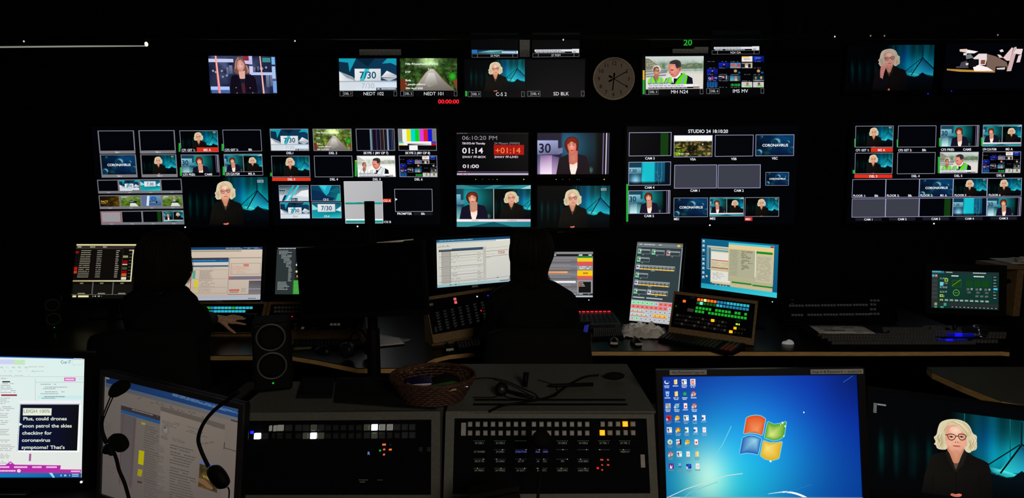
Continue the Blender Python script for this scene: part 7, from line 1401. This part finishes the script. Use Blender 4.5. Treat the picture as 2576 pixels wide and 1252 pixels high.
speaker('black two-cone speaker with a green light beside the near grey console', 634, 813, 734, 1001, 1.6, ZT, yaw=19)
speaker('small black two-cone speaker far along the desk beside the dark list monitor', 111, 750, 157, 838, 3.5, DZ, yaw=36, led=False)

# ------------------------------------------------------------------ wicker basket and what is in it
bx = Pz(1089, 985, ZT); bc = V((Py(1089, 970, 1.545).x, 1.545, ZT + .004)); RX, RY, HB_ = .112, .095, .055
o = root('wicker_basket', 'shallow oval wicker basket bridging the two grey consoles', 'basket', bc)
m = MB(); N_ = 120
for k_ in range(9):
    f = k_ / 8; r = .72 + .28 * f; pts = []
    for i in range(N_ + 1): t = 2 * math.pi * i / N_; wv = 1 + .022 * math.sin(t * 30 + k_ * math.pi); pts.append(bc + V((RX * r * wv * math.cos(t), RY * r * wv * math.sin(t), .003 + HB_ * f)))
    m.tube(pts, .0032, 6, False)
for k_ in range(40):
    t = 2 * math.pi * k_ / 40; m.tube([bc + V((RX * (.7 + .3 * f) * math.cos(t), RY * (.7 + .3 * f) * math.sin(t), .002 + HB_ * f)) for f in (0, .3, .6, 1.05)], .002, 5)
for k_ in range(4):
    pts = [bc + V((RX * (1.0 + .02 * math.cos(t * 18 + k_ * 1.57)) * math.cos(t), RY * (1.0 + .02 * math.cos(t * 18 + k_ * 1.57)) * math.sin(t), HB_ + .006 + .004 * math.sin(t * 18 + k_ * 1.57))) for t in [2 * math.pi * i / 160 for i in range(161)]]; m.tube(pts, .0026, 6, False)
m.build('woven_side', 'wicker', o); m = MB(); m.lathe(bc, (0, 0, 1), [(.0001, 0), (RY * .7, .001), (RY * .7, .003), (.0001, .004)], 32)
m = MB(); m.add([bc + V((RX * .72 * math.cos(t), RY * .72 * math.sin(t), z_)) for z_ in (0, .004) for t in [2 * math.pi * i / 32 for i in range(32)]], [tuple(range(31, -1, -1)), tuple(range(32, 64))] + [(i, (i + 1) % 32, (i + 1) % 32 + 32, i + 32) for i in range(32)]); m.build('woven_base', 'wicker', o)
g = V((bc.x, bc.y, bc.z))
tag(MB().tube([Py(1070, 979, 1.475), Py(1085, 976, 1.48), Py(1140, 967, 1.49), Py(1156, 965, 1.495)], [.004, .009, .009, .004], 12).build('marker_pen', 'greenp'), 'green marker pen lying across the wicker basket', 'pen')
tag(MB().tube([Py(1088, 986, 1.462), Py(1148, 979, 1.47)], .0026, 8).build('pencil', 'wood'), 'yellow pencil beside the green marker in the basket', 'pencil')
a_, b_ = Py(1022, 955, 1.53), Py(1088, 950, 1.55); d_ = (b_ - a_).normalized(); tag(MB().box(((a_ + b_) / 2 - V((0, 0, .012)), d_, V((0, 0, 1)).cross(d_), V((0, 0, 1))), -.034, .034, -.03, .03, -.01, .01).build('snack_packet', 'bluew', bev=.007), 'dark blue packet lying in the wicker basket', 'packet')
tag(MB().tube([Py(1024, 966, 1.49), Py(1050, 984, 1.465)], [.006, .007], 10).build('glue_stick', 'tape'), 'small grey tube at the rim of the basket', 'tube')
tag(MB().ellip(Py(1172, 971, 1.50), .012, .007, .004).build('metal_spoon', 'chrome'), 'bright metal spoon end poking from the basket', 'spoon')
tag(MB().ellip(g + V((.03, .045, .03)), .04, .025, .02).build('fabric_pouch', 'foam'), 'dark soft pouch at the back of the basket', 'pouch')

# ------------------------------------------------------------------ cables and headset on the centre console
def onz(pts, z, r, nm, mat='foam', seg=8): return MB().tube([Pz(x, y, z + (dz if len(q) > 2 else 0)) for q in pts for x, y, dz in [(q + (0,))[:3]]], r, seg)
def curve(pts, n=6):
    out = []
    for i in range(len(pts) - 1):
        p0, p1, p2, p3 = pts[max(i - 1, 0)], pts[i], pts[i + 1], pts[min(i + 2, len(pts) - 1)]
        for k in range(n):
            t = k / n; out.append(tuple(.5 * (2 * p1[j] + (p2[j] - p0[j]) * t + (2 * p0[j] - 5 * p1[j] + 4 * p2[j] - p3[j]) * t * t + (3 * p1[j] - p0[j] - 3 * p2[j] + p3[j]) * t ** 3) for j in range(len(p1))))
    return out + [tuple(pts[-1])]
def cable(name, label, pts, r, mat='black', z=None, cat='cable', parent=None):
    z = ZT + r if z is None else z
    P_ = [Pz(x, y, z) for x, y in curve(pts)]; m = MB().tube(P_, r, 8); o = m.build(name, mat, parent)
    return tag(o, label, cat) if label else o
cable('cable', 'thin black cable looping around the headset on the centre console', [(1196, 952), (1230, 950), (1272, 958), (1318, 978), (1348, 992), (1346, 1004), (1280, 1000), (1258, 985), (1245, 998), (1190, 999)], .0016)
cable('cable', 'second thin cable curling beneath the slim black bar', [(1352, 955), (1390, 966), (1402, 980), (1396, 996), (1350, 1000), (1290, 970), (1240, 953)], .0012)
h_ = root('gooseneck_microphone', 'long gooseneck microphone lying across the grey console top', 'microphone', Pz(1400, 990, ZT))
cable('neck', None, [(1232, 1034), (1262, 1020), (1300, 1014), (1382, 998), (1430, 968), (1470, 948), (1505, 943)], .0032, parent=h_)
q = Pz(1546, 945, ZT + .012); MB().ellip(q, .03, .014, .011).build('foam_tip', 'foam', h_)
h_ = root('headset', 'small black headset lying in its cables on the centre console', 'headset', Pz(1265, 980, ZT))
q = Pz(1262, 978, ZT + .02); MB().ellip(q, .018, .022, .019).build('ear_pad', 'foam', h_); MB().lathe(q + V((0, -.018, .004)), (0, -1, .2), [(.0001, .004), (.008, .004), (.010, 0)], 16).build('ear_plate', 'rim', h_)
MB().tube([Pz(1278, 983, ZT + .008), Pz(1308, 992, ZT + .007), Pz(1340, 1000, ZT + .006)], [.005, .006, .004], 10).build('boom', 'black', h_)
q = Pz(1320, 972, ZT + .001); tp = Py(1324, 936, q.y + .01)
tag(MB().tube([q, tp], [.0075, .0085], 14).build('short_post', 'black'), 'short black post standing on the centre console', 'post')
a, b = Pz(1378, 970, ZT + .006), Pz(1492, 966, ZT + .006); tag(MB().tube([a, a + (b - a) * .1, b], [.002, .0055, .0055], 10).build('slim_torch', 'black'), 'slim black rod lying behind the vent slots', 'rod')
m = MB(); pts = [Py(x, y, d) for x, y, d in curve([(1352, 1262, 1.22), (1356, 1220, 1.24), (1362, 1160, 1.28), (1362, 1112, 1.31)])]
h_ = root('gooseneck_microphone', 'round foam microphone ball standing in front of the channel names', 'microphone', (pts[0].x, pts[0].y, DZ))
MB().tube([V((pts[0].x, pts[0].y, DZ))] + pts, .0035, 8).build('neck', 'black', h_); MB().ellip(Py(1362, 1104, 1.31), .0225, .0225, .02).build('foam_tip', 'foam', h_); MB().lathe((pts[0].x, pts[0].y, DZ), (0, 0, 1), [(.0001, 0), (.04, 0), (.04, .012), (.0001, .016)], 24).build('base', 'black', h_)
# small monitor top at the lower edge
s = Screen('small_monitor', 'top of a small black monitor in front of the centre console', [(1198, 1274), (1298, 1254), (1312, 1320), (1208, 1340)], 1.12, yaw=8, tilt=12, bezel=(.006, .012, .006, .012), thick=.02, ground=(6, 7, 8), stand=DZ)
rect(s.full, .7, 0, 1, 1, (7, 11, 6)); s.finish()
# headphones on the long desk
hp = root('headphones', 'black headphones standing on the desk beside the monitor pole', 'headphones', Pz(885, 905, DZ))
a = Py(875, 880, 2.95); m = MB(); m.lathe(a, (-.5, -1, .1), [(.0001, .03), (.034, .03), (.04, .018), (.04, -.012), (.0001, -.016)], 28); m.build('ear_cup', 'rim', hp); b = a + V((.10, .04, 0)); MB().lathe(b, (.5, 1, .1), [(.0001, .02), (.034, .02), (.038, .01), (.038, -.012), (.0001, -.016)], 28).build('ear_cup', 'black', hp)
MB().tube([a + (b - a) * t + V((0, 0, .03 + .075 * math.sin(math.pi * t))) for t in [i / 12 for i in range(13)]], .006, 8).build('headband', 'black', hp)

# headset over the dim monitor
n_ = DM.n
def dp(x, y, off=.02): q = ZD((x, y))[0]; return DM.hit(*q) + n_ * off
hs = root('headset', 'black headset with boom microphone hanging over the dim tilted monitor', 'headset', DM.O + V((0, 0, 0)))
R3 = Matrix((DM.u, DM.v, n_)).transposed()
def lump(pts, th, name, mat='foam'):
    P_ = [dp(x, y, .02) for x, y in smooth(pts, 2)]; c_ = sum(P_, V()) / len(P_); m = MB(); vs = []; L = len(P_)
    for sc, z in ((.55, -.9), (.9, -.55), (1, 0), (.9, .55), (.55, .9)): vs += [c_ + (p_ - c_) * sc + n_ * th * z for p_ in P_]
    fs = [(k * L + i, k * L + (i + 1) % L, (k + 1) * L + (i + 1) % L, (k + 1) * L + i) for k in range(4) for i in range(L)] + [tuple(range(L - 1, -1, -1)), tuple(range(4 * L, 5 * L))]
    m.add(vs, fs, True); return m.build(name, mat, hs)
lump([(190, 300), (225, 215), (280, 175), (350, 190), (365, 235), (330, 285), (280, 320), (225, 338)], .016, 'foam_pad')
for off in (0, 20): MB().tube([dp(x, y) for x, y in curve([(200 + off, 325 + off * .4), (160 + off, 420), (128 + off * .8, 510)])], .0016, 8).build('wire_arm', 'black', hs)
MB().tube([dp(x, y) for x, y in curve([(130, 505), (118, 570), (128, 650), (165, 740)])], [.0052] * 18 + [.004], 10).build('slider', 'black', hs)
lump([(120, 800), (150, 745), (180, 740), (215, 760), (235, 840), (225, 850), (190, 830), (155, 832)], .010, 'hinge', 'black')
lump([(185, 690), (220, 650), (280, 650), (330, 690), (355, 750), (340, 800), (295, 820), (265, 800), (230, 770), (195, 735)], .014, 'ear_pad')
MB().tube([dp(x, y, .018) for x, y in curve([(215, 800), (245, 880), (270, 980), (320, 1100), (365, 1260), (400, 1400)])], .0042, 8).build('cable', 'black', hs)
MB().tube([dp(x, y, z_) for x, y, z_ in curve([(1290, 300, .004), (1200, 375, .012), (1115, 450, .02), (1030, 560, .022), (985, 690, .022), (1010, 800, .022), (1075, 940, .022)])], .0045, 10).build('headband', 'black', hs)
lump([(1060, 970), (1090, 930), (1140, 925), (1200, 980), (1250, 1070), (1245, 1120), (1190, 1145), (1140, 1110), (1085, 1040)], .015, 'ear_cup', 'black')
MB().tube([dp(x, y, .015) for x, y in curve([(1225, 1130), (1238, 1170), (1230, 1300), (1232, 1400)])], .0018, 8).build('cable', 'black', hs)

sheet('black_cloth', 'black cloth spread over the top of the grey console with white lit keys', [(846, 950), (970, 950), (1100, 1030), (842, 1012)], ZT + .001, 'knit', 14, .012, 21, 'cloth')
sheet('black_mat', 'thin black mat behind the speaker on the grey console', [(760, 950), (842, 950), (836, 1000), (745, 1000)], ZT + .001, 'knit', 6, .001, 22, 'mat')
# ------------------------------------------------------------------ people and their chairs
def rcone(bm_v, bm_f, a, b, ra, rb, sq=1.):
    """a limb piece: two balls and the cone between them, flattened by sq in depth"""
    bm = bmesh.new(); d = (b - a); L = d.length
    for c, r in ((a, ra), (b, rb)):
        g = bmesh.ops.create_icosphere(bm, subdivisions=2, radius=r)
        for v in g['verts']: v.co = V((v.co.x, v.co.y * sq, v.co.z)) + c
    h = bmesh.ops.convex_hull(bm, input=bm.verts); bmesh.ops.delete(bm, geom=[g for g in h['geom_interior'] if isinstance(g, bmesh.types.BMVert)], context='VERTS')
    bm.verts.ensure_lookup_table(); bm.verts.index_update(); k = len(bm_v)
    bm_v += [tuple(v.co) for v in bm.verts]; bm_f += [tuple(v.index + k for v in f.verts) for f in bm.faces]; bm.free()
def person(label, caps, loc, voxel=.0048):
    """caps: (a, b, ra, rb, tag, flatten). One continuous body; clothes are shells over it."""
    vs, fs = [], []
    for c in caps: rcone(vs, fs, V(c[0]), V(c[1]), c[2], c[3], c[5] if len(c) > 5 else 1.)
    me = bpy.data.meshes.new('b'); me.from_pydata(vs, [], fs); ob = bpy.data.objects.new('b', me); COL.objects.link(ob)
    rm = ob.modifiers.new('r', 'REMESH'); rm.mode = 'VOXEL'; rm.voxel_size = voxel; rm.use_smooth_shade = True
    sm = ob.modifiers.new('s', 'SMOOTH'); sm.iterations = 4; sm.factor = .5
    bpy.context.view_layer.update(); bm_ = bpy.data.meshes.new_from_object(ob.evaluated_get(bpy.context.evaluated_depsgraph_get()))
    bpy.data.objects.remove(ob); bm_.name = 'body'
    n = len(bm_.vertices); P = np.empty(n * 3, np.float32); bm_.vertices.foreach_get('co', P); P = P.reshape(-1, 3).astype(float)
    best = np.full(n, 9.); tg = np.zeros(n, int); tags = sorted({c[4] for c in caps})
    for c in caps:
        a, b = np.array(c[0]), np.array(c[1]); d = b - a; t = np.clip(((P - a) @ d) / max(d @ d, 1e-9), 0, 1); q = np.linalg.norm(P - (a + t[:, None] * d), axis=1) - (c[2] + (c[3] - c[2]) * t)
        w_ = q < best; best[w_] = q[w_]; tg[w_] = tags.index(c[4])
    o = root('person', label, 'person', loc)
    bm_.vertices.foreach_set('co', (P - np.array(loc)).astype(np.float32).ravel()); bm_.materials.clear(); bm_.materials.append(M['skin']); bm_.update()
    body = bpy.data.objects.new('body', bm_); COL.objects.link(body); body.parent = o
    nr = np.empty(n * 3, np.float32); bm_.vertices.foreach_get('normal', nr); nr = nr.reshape(-1, 3)
    pol = [tuple(p.vertices) for p in bm_.polygons]
    def shell(name, which, mat, th):
        ids = {tags.index(w_) for w_ in which if w_ in tags}; keep = np.isin(tg, list(ids)); fs_ = [f for f in pol if all(keep[i] for i in f)]
        used = sorted({i for f in fs_ for i in f}); mp = {i: k for k, i in enumerate(used)}
        me = bpy.data.meshes.new(name); me.from_pydata((P[used] - np.array(loc) + nr[used] * th).tolist(), [], [tuple(mp[i] for i in f) for f in fs_]); me.materials.append(M[mat]); me.polygons.foreach_set('use_smooth', [True] * len(me.polygons))
        q = bpy.data.objects.new(name, me); COL.objects.link(q); q.parent = o; s_ = q.modifiers.new('t', 'SOLIDIFY'); s_.thickness = .004; s_.offset = 1; return q
    return o, shell
def head_caps(h, fy=1):
    """skull, jaw, nose, ears around centre h, facing +y"""
    h = V(h); e = lambda x, y, z: h + V((x, y * fy, z)); t = 'head'
    return [(e(0, -.012, .03), e(0, .01, .03), .083, .078, t), (e(0, .01, -.005), e(0, .035, -.05), .072, .055, t), (e(0, .05, -.085), e(0, .06, -.088), .026, .022, t), (e(0, .085, .005), e(0, .108, -.028), .008, .012, t),
            (e(-.078, -.002, .01), e(-.08, -.008, -.022), .012, .009, t), (e(.078, -.002, .01), e(.08, -.008, -.022), .012, .009, t), (e(-.02, .088, -.06), e(.02, .088, -.06), .007, .007, t)]
def hair_rings(rows, depth, yb, yf, parent, name='hair', wave=.0):
    """rows: (py, left px, right px, back, front) ellipses stacked from the crown down"""
    m = MB(); vs = []; n = 40
    for k, (py, x0, x1, bk, ft) in enumerate(rows):
        a, b = Py(x0, py, depth), Py(x1, py, depth); cx, rx = (a.x + b.x) / 2, (b.x - a.x) / 2
        for i in range(n):
            t = 2 * math.pi * i / n; s_, c_ = math.sin(t), math.cos(t); w_ = 1 + .02 * math.sin(t * 13 + k) + .012 * math.sin(t * 29 + 2 * k)
            vs.append(V((cx + rx * c_ * w_, depth + (s_ * (ft if s_ > 0 else bk)) * w_, a.z)))
    L = len(rows); fs = [(k * n + i, k * n + (i + 1) % n, (k + 1) * n + (i + 1) % n, (k + 1) * n + i) for k in range(L - 1) for i in range(n)]
    fs += [tuple(range(n)), tuple(range((L - 1) * n, L * n))]; m.add(vs, fs, True)
    o = m.build(name, 'hair', parent); s_ = o.modifiers.new('s', 'SUBSURF'); s_.levels = 1; s_.render_levels = 2
    r = random.Random(len(rows) + int(rows[3][1])); m = MB(); L2 = len(rows)
    for q in range(210):
        t0 = r.uniform(-.35, math.pi + .35) + math.pi; k0 = r.choice((1, 1, 2, 2, 3)); dr = r.uniform(-.12, .12); off = r.uniform(.985, 1.035); pts = []; tw = r.uniform(-.03, .03)
        for k in range(k0, L2):
            py, x0, x1, bk, ft = rows[k]; a, b = Py(x0, py, depth), Py(x1, py, depth); t = t0 + dr * (k - k0) / L2 + tw * math.sin(k * 1.3 + q); s_, c_ = math.sin(t), math.cos(t)
            f = off + .012 * math.sin(k * .9 + q); pts.append(V(((a.x + b.x) / 2 + (b.x - a.x) / 2 * c_ * f, depth + s_ * (ft if s_ > 0 else bk) * f, a.z)))
        if r.random() < .6: pts[-1] = pts[-1] + V((r.uniform(-.006, .006), 0, r.uniform(-.02, 0)))
        m.tube([tuple(p_) for p_ in curve([tuple(p_) for p_ in pts], 3)], [.0022 * (1 - .7 * i / (3 * len(pts))) for i in range(3 * (len(pts) - 1) + 1)], 5, False)
    m.build('hair_strands', 'hair', parent); return o
def strands(paths, parent, r=.0007):
    m = MB()
    for p_ in paths: m.tube([Py(x, y, d) for x, y, d in curve(p_, 4)], r, 4, False)
    return m.build('loose_hair', 'hair', parent)
def eyes(h, parent):
    for sx in (-.031, .031): MB().ellip(V(h) + V((sx, .074, .006)), .011, .011, .009, seg=12, rings=8).build('eye', 'eye', parent)
def hand_caps(wr, palm, tips, knuck, thumb, up, r=.0085, t='hand'):
    """fingers each bend once; palm spans the knuckles"""
    out = [(wr, palm, .023, .020, t)]
    for k, (kn, tp) in enumerate(zip(knuck, tips)):
        mid = kn + (tp - kn) * .5 + up * .008; rr = r * (.82, .94, 1, .98)[k]
        out += [(palm + (kn - palm) * .15, kn, .0155, rr * 1.25, t), (kn, mid, rr * 1.12, rr, t), (mid, tp, rr, rr * .78, t)]
    out += [(wr + (palm - wr) * .5, thumb[0], .017, .012, t), (thumb[0], thumb[1], .0115, .0095, t), (thumb[1], thumb[2], .0095, .0078, t)]
    return out
def legs(x, y, z=.50, sp=.11):
    out = []
    for s_ in (-1, 1):
        hp_ = V((x + s_ * .09, y, z + .06)); kn = V((x + s_ * sp, y + .42, z + .05)); an = V((x + s_ * sp, y + .38, .10))
        out += [(hp_, kn, .085, .062, 'leg'), (kn, kn + (an - kn) * .35 + V((0, -.02, 0)), .058, .056, 'leg'), (kn + (an - kn) * .35 + V((0, -.02, 0)), an, .055, .036, 'leg'), (an + V((0, -.03, -.05)), an + V((0, .06, -.055)), .034, .036, 'shoe'), (an + V((0, .06, -.055)), an + V((0, .16, -.065)), .036, .028, 'shoe'), (an, an + V((0, -.02, -.04)), .036, .034, 'shoe')]
    return out
# seated woman at the centre, seen from behind
h2 = Py(1337, 634, 2.78); nb_ = Py(1338, 716, 2.77); x2_, y2_ = h2.x, 2.76
sl, sr = Py(1262, 758, 2.76), Py(1418, 762, 2.76); pel = V((x2_ + .01, 2.74, .58))
kbp = Pz(1235, 852, DZ + .03); wl = V((-.13, 3.14, .79)); wr_ = V((.28, 3.10, .79))
caps = head_caps(h2) + [(h2 + V((0, -.01, -.05)), nb_, .05, .052, 'neck'), (nb_ + V((0, 0, -.02)), (sl + nb_) / 2 + V((0, 0, -.01)), .055, .06, 'top'), (nb_ + V((0, 0, -.02)), (sr + nb_) / 2 + V((0, 0, -.01)), .055, .06, 'top'), ((sl + nb_) / 2, sl, .058, .056, 'top'), ((sr + nb_) / 2, sr, .058, .056, 'top'),
        (V((x2_ - .05, 2.77, 1.0)), V((x2_ + .05, 2.77, 1.0)), .125, .125, 'top', .85), (V((x2_, 2.77, .95)), V((pel.x, 2.75, .75)), .15, .135, 'top', .85), (V((pel.x, 2.75, .75)), pel, .135, .15, 'top', .9), (pel + V((-.08, 0, 0)), pel + V((.08, 0, 0)), .125, .125, 'leg', .95)] + legs(pel.x, pel.y)
for sh, el, wr, s_ in ((sl, V((sl.x - .055, 2.86, .84)), wl, -1), (sr, V((sr.x + .055, 2.86, .84)), wr_, 1)):
    caps += [(sh, el, .056, .045, 'top'), (el, wr, .043, .029, 'top')]
    pm = wr + V((-s_ * .01, .07, -.012)); kn = [pm + V((s_ * (.033 - .022 * i), .022 - .004 * abs(i - 1.5), .0)) for i in range(4)]
    caps += hand_caps(wr + V((0, .015, 0)), pm, [k_ + V((s_ * .004 * (1 - i), (.050, .062, .068, .060)[i], -.022)) for i, k_ in enumerate(kn)], kn, (pm + V((-s_ * .034, -.02, -.004)), pm + V((-s_ * .052, .01, -.012)), pm + V((-s_ * .055, .034, -.02))), V((0, 0, 1)))
o, shell = person('woman with dark pinned-up hair seated at the desk centre, back turned', caps, (x2_, 2.75, 0))
shell('knitted_top', ('top',), 'knit', .007); shell('trousers', ('leg',), 'trous', .006); shell('shoe', ('shoe',), 'black', .004); eyes(h2, o)
hair_rings([(572, 1328, 1350, .02, .02), (574, 1312, 1366, .05, .05), (582, 1300, 1378, .085, .075), (596, 1291, 1387, .105, .088), (616, 1285, 1392, .115, .088), (640, 1283, 1391, .115, .07), (658, 1286, 1385, .108, .05), (674, 1292, 1379, .09, .03), (690, 1291, 1376, .085, .015), (706, 1292, 1377, .08, .005), (722, 1298, 1376, .075, .0)], 2.78, 0, 0, o)
r = random.Random(2)
strands([[(1368 + r.uniform(-4, 8), 655 + r.uniform(-8, 8), 2.79), (1372 + r.uniform(-3, 5), 682, 2.79), (1379 + r.uniform(-4, 6), 700 + r.uniform(-3, 5), 2.78), (1388 + r.uniform(-8, 8), 716 + r.uniform(-6, 8), 2.76)] for _ in range(26)] + [[(1290 + r.uniform(-3, 4), 665, 2.79), (1287 + r.uniform(-3, 3), 684, 2.78), (1283 + r.uniform(-3, 5), 702 + r.uniform(-6, 4), 2.77)] for _ in range(12)] + [[(1386 + r.uniform(-4, 4), 600 + r.uniform(-10, 14), 2.78), (1393 + r.uniform(-3, 3), 618 + r.uniform(-6, 10), 2.78), (1396 + r.uniform(-4, 3), 632 + r.uniform(-6, 6), 2.77)] for _ in range(12)], o)
# long-haired woman reaching to the lit panel
h1 = Py(414, 645, 2.64); n1 = Py(414, 730, 2.64); sl, sr = Py(344, 768, 2.66), Py(465, 766, 2.66); pel = V((h1.x + .02, 2.62, .58)); xc = h1.x
def on(x, y, up): return P1.hit(x, y) + P1.n * up
w1 = on(541, 806, .045); pm = on(573, 808, .032); KN = [on(586, 798.5, .026), on(590, 802, .027), on(591, 808, .027), on(588, 815, .026)]
TP = [on(603, 797.5, .012), on(611, 799.5, .013), on(617.5, 803.5, .013), on(618.5, 817.5, .013)]
TH = (on(570, 819, .026), on(581, 830, .018), on(593, 838.5, .012)); el = Py(487, 838, 2.80)
caps = head_caps(h1) + [(h1 + V((0, -.01, -.05)), n1, .05, .052, 'neck'), (n1 + V((0, 0, -.02)), (sl + n1) / 2, .055, .06, 'top'), (n1 + V((0, 0, -.02)), (sr + n1) / 2, .055, .06, 'top'), ((sl + n1) / 2, sl, .058, .056, 'top'), ((sr + n1) / 2, sr, .056, .05, 'top'),
        (V((xc - .05, 2.65, .98)), V((xc + .05, 2.65, .98)), .125, .125, 'top', .85), (V((xc, 2.65, .93)), V((pel.x, 2.63, .74)), .15, .135, 'top', .85), (V((pel.x, 2.63, .74)), pel, .135, .15, 'top', .9), (pel + V((-.08, 0, 0)), pel + V((.08, 0, 0)), .125, .125, 'leg', .95)] + legs(pel.x, pel.y)
caps += [(sr, el, .05, .044, 'top'), (el, el + (w1 - el) * .93, .043, .03, 'top'), (el + (w1 - el) * .93, w1, .024, .023, 'hand')] + hand_caps(w1, pm, TP, KN, TH, P1.n)
el2 = V((sl.x - .05, 2.76, .82)); w2 = V((sl.x - .24, 3.12, .79)); pm2 = w2 + V((.005, .07, -.012)); kn = [pm2 + V((-.033 + .022 * i, .022 - .004 * abs(i - 1.5), 0)) for i in range(4)]
caps += [(sl, el2, .055, .044, 'top'), (el2, w2, .043, .029, 'top')] + hand_caps(w2 + V((0, .015, 0)), pm2, [k_ + V((0, (.050, .062, .068, .060)[i], -.022)) for i, k_ in enumerate(kn)], kn, (pm2 + V((.034, -.02, -.004)), pm2 + V((.052, .01, -.012)), pm2 + V((.055, .034, -.02))), V((0, 0, 1)))
o, shell = person('long-haired woman in black reaching her hand out to the cyan lit panel', caps, (xc, 2.63, 0), .0042)
shell('knitted_top', ('top',), 'knit', .007); shell('trousers', ('leg',), 'trous', .006); shell('shoe', ('shoe',), 'black', .004); eyes(h1, o)
for tp, k_ in list(zip(TP, KN)) + [(TH[2], TH[1])]:
    d = (tp - k_).normalized(); MB().ellip(tp + d * .003 + P1.n * .0045, .0046, .0046, .0022, rot=Matrix((d, P1.n.cross(d), P1.n)).transposed(), seg=10, rings=6).build('fingernail', 'nail', o)
hair_rings([(577, 402, 426, .02, .02), (579, 388, 442, .05, .045), (588, 374, 456, .085, .075), (604, 362, 467, .105, .085), (626, 354, 474, .115, .08), (655, 351, 477, .12, .06), (684, 351, 476, .118, .045), (702, 355, 472, .115, .03), (716, 362, 464, .105, .02), (730, 370, 452, .09, .01)], 2.64, 0, 0, o)
r = random.Random(5)
strands([[(470 + r.uniform(-6, 5), 600 + r.uniform(-10, 20), 2.63), (477 + r.uniform(-4, 5), 645, 2.62), (478 + r.uniform(-6, 6), 680 + r.uniform(-6, 6), 2.61), (464 + r.uniform(-10, 10), 708 + r.uniform(-4, 6), 2.60), (446 + r.uniform(-12, 10), 716 + r.uniform(-3, 5), 2.6)] for _ in range(46)], o)

def chair(label, x, y, yaw=0):
    o = root('office_chair', label, 'chair', (x, y, 0), 'black office chairs')
    fr_ = (V((x, y, 0)), V((1, 0, 0)), V((0, 1, 0)), V((0, 0, 1)))
    MB().box(fr_, -.235, .235, -.22, .24, .415, .475).build('seat', 'fabric', o, bev=.025)
    m = MB(); n = 10; vs = []
    for j in range(n + 1):
        for i in range(n + 1):
            u, v = i / n * 2 - 1, j / n; hw = .205 + .03 * math.sin(v * math.pi); z = .56 + v * .47; yy = y - .26 - .03 * v + .035 * u * u - .02 * math.sin(v * 3)
            vs.append(V((x + u * hw, yy, z - (.03 * u ** 4 if v > .9 else 0))))
    k = (n + 1) ** 2; vs += [p_ + V((0, -.03, 0)) for p_ in vs]; fs = []
    for j in range(n):
        for i in range(n): a = j * (n + 1) + i; fs += [(a, a + 1, a + n + 2, a + n + 1), (k + a, k + a + n + 1, k + a + n + 2, k + a + 1)]
    ed = [i for i in range(n + 1)] + [(j + 1) * (n + 1) - 1 for j in range(1, n + 1)] + [n * (n + 1) + i for i in range(n - 1, -1, -1)] + [j * (n + 1) for j in range(n - 1, 0, -1)]
    for a, b in zip(ed, ed[1:] + ed[:1]): fs.append((a, a + k, b + k, b))
    m.add(vs, fs, True); m.build('backrest', 'fabric', o)
    MB().tube([V((x, y - .08, .40)), V((x, y - .27, .42)), V((x, y - .31, .60)), V((x, y - .31, .8))], .018, 10).build('back_bracket', 'black', o)
    for s_ in (-1, 1):
        MB().tube([V((x + s_ * .2, y, .40)), V((x + s_ * .275, y, .42)), V((x + s_ * .28, y - .02, .64))], .013, 8).build('arm_support', 'black', o)
        MB().box((V((x + s_ * .28, y, .65)), V((1, 0, 0)), V((0, 1, 0)), V((0, 0, 1))), -.04, .04, -.13, .13, -.012, .015).build('armrest', 'black', o, bev=.01)
    MB().tube([V((x, y, .09)), V((x, y, .41))], [.03, .025], 16).build('gas_column', 'black', o)
    for i in range(5):
        a = 2 * math.pi * i / 5 + .3; e_ = V((x + .29 * math.cos(a), y + .29 * math.sin(a), .075)); MB().tube([V((x, y, .11)), e_], [.03, .018], 8).build('leg', 'black', o)
        MB().lathe(e_ + V((-.012 * math.sin(a), .012 * math.cos(a), -.045)), (-math.sin(a), math.cos(a), 0), [(.0001, -.02), (.028, -.02), (.03, -.0), (.028, .02), (.0001, .02)], 16).build('caster', 'black', o)
    return o
chair('black mesh-backed office chair under the woman with pinned-up hair', Py(1352, 800, 2.5).x, 2.72); chair('black office chair under the long-haired woman', pel.x, 2.68)
# a little device with a slanted grid of blue lights
q = Pz(1472, 846, DZ); o = root('network_box', 'tiny slanted grid of blue lights glowing low behind the seated woman at the centre', 'device', (q.x, q.y, DZ)); MB().wbox((q.x - .03, q.y, DZ), (q.x + .03, q.y + .03, DZ + .085)).build('case', 'black', o)
m = MB(); [m.wbox((q.x - .012 + i * .007 + j * .0014, q.y - .002, DZ + .02 + j * .007 + i * .002), (q.x - .009 + i * .007 + j * .0014, q.y, DZ + .0235 + j * .007 + i * .002)) for i in range(4) for j in range(7)]; m.build('light_mesh', emis('blue_dots', (60, 70, 220), 1.0), o)
def area(name, loc, size, energy, col, rot):
    l = bpy.data.lights.new(name, 'AREA'); l.size = size; l.energy = energy; l.color = col
    o = bpy.data.objects.new(name, l); COL.objects.link(o); o.location = loc; o.rotation_euler = rot; return o
area('fill_light', (1.0, -1.6, 2.6), .8, 36, (1, .86, .68), (math.radians(65), 0, 0))  # unseen area light added behind the camera to lift desk edges and consoles
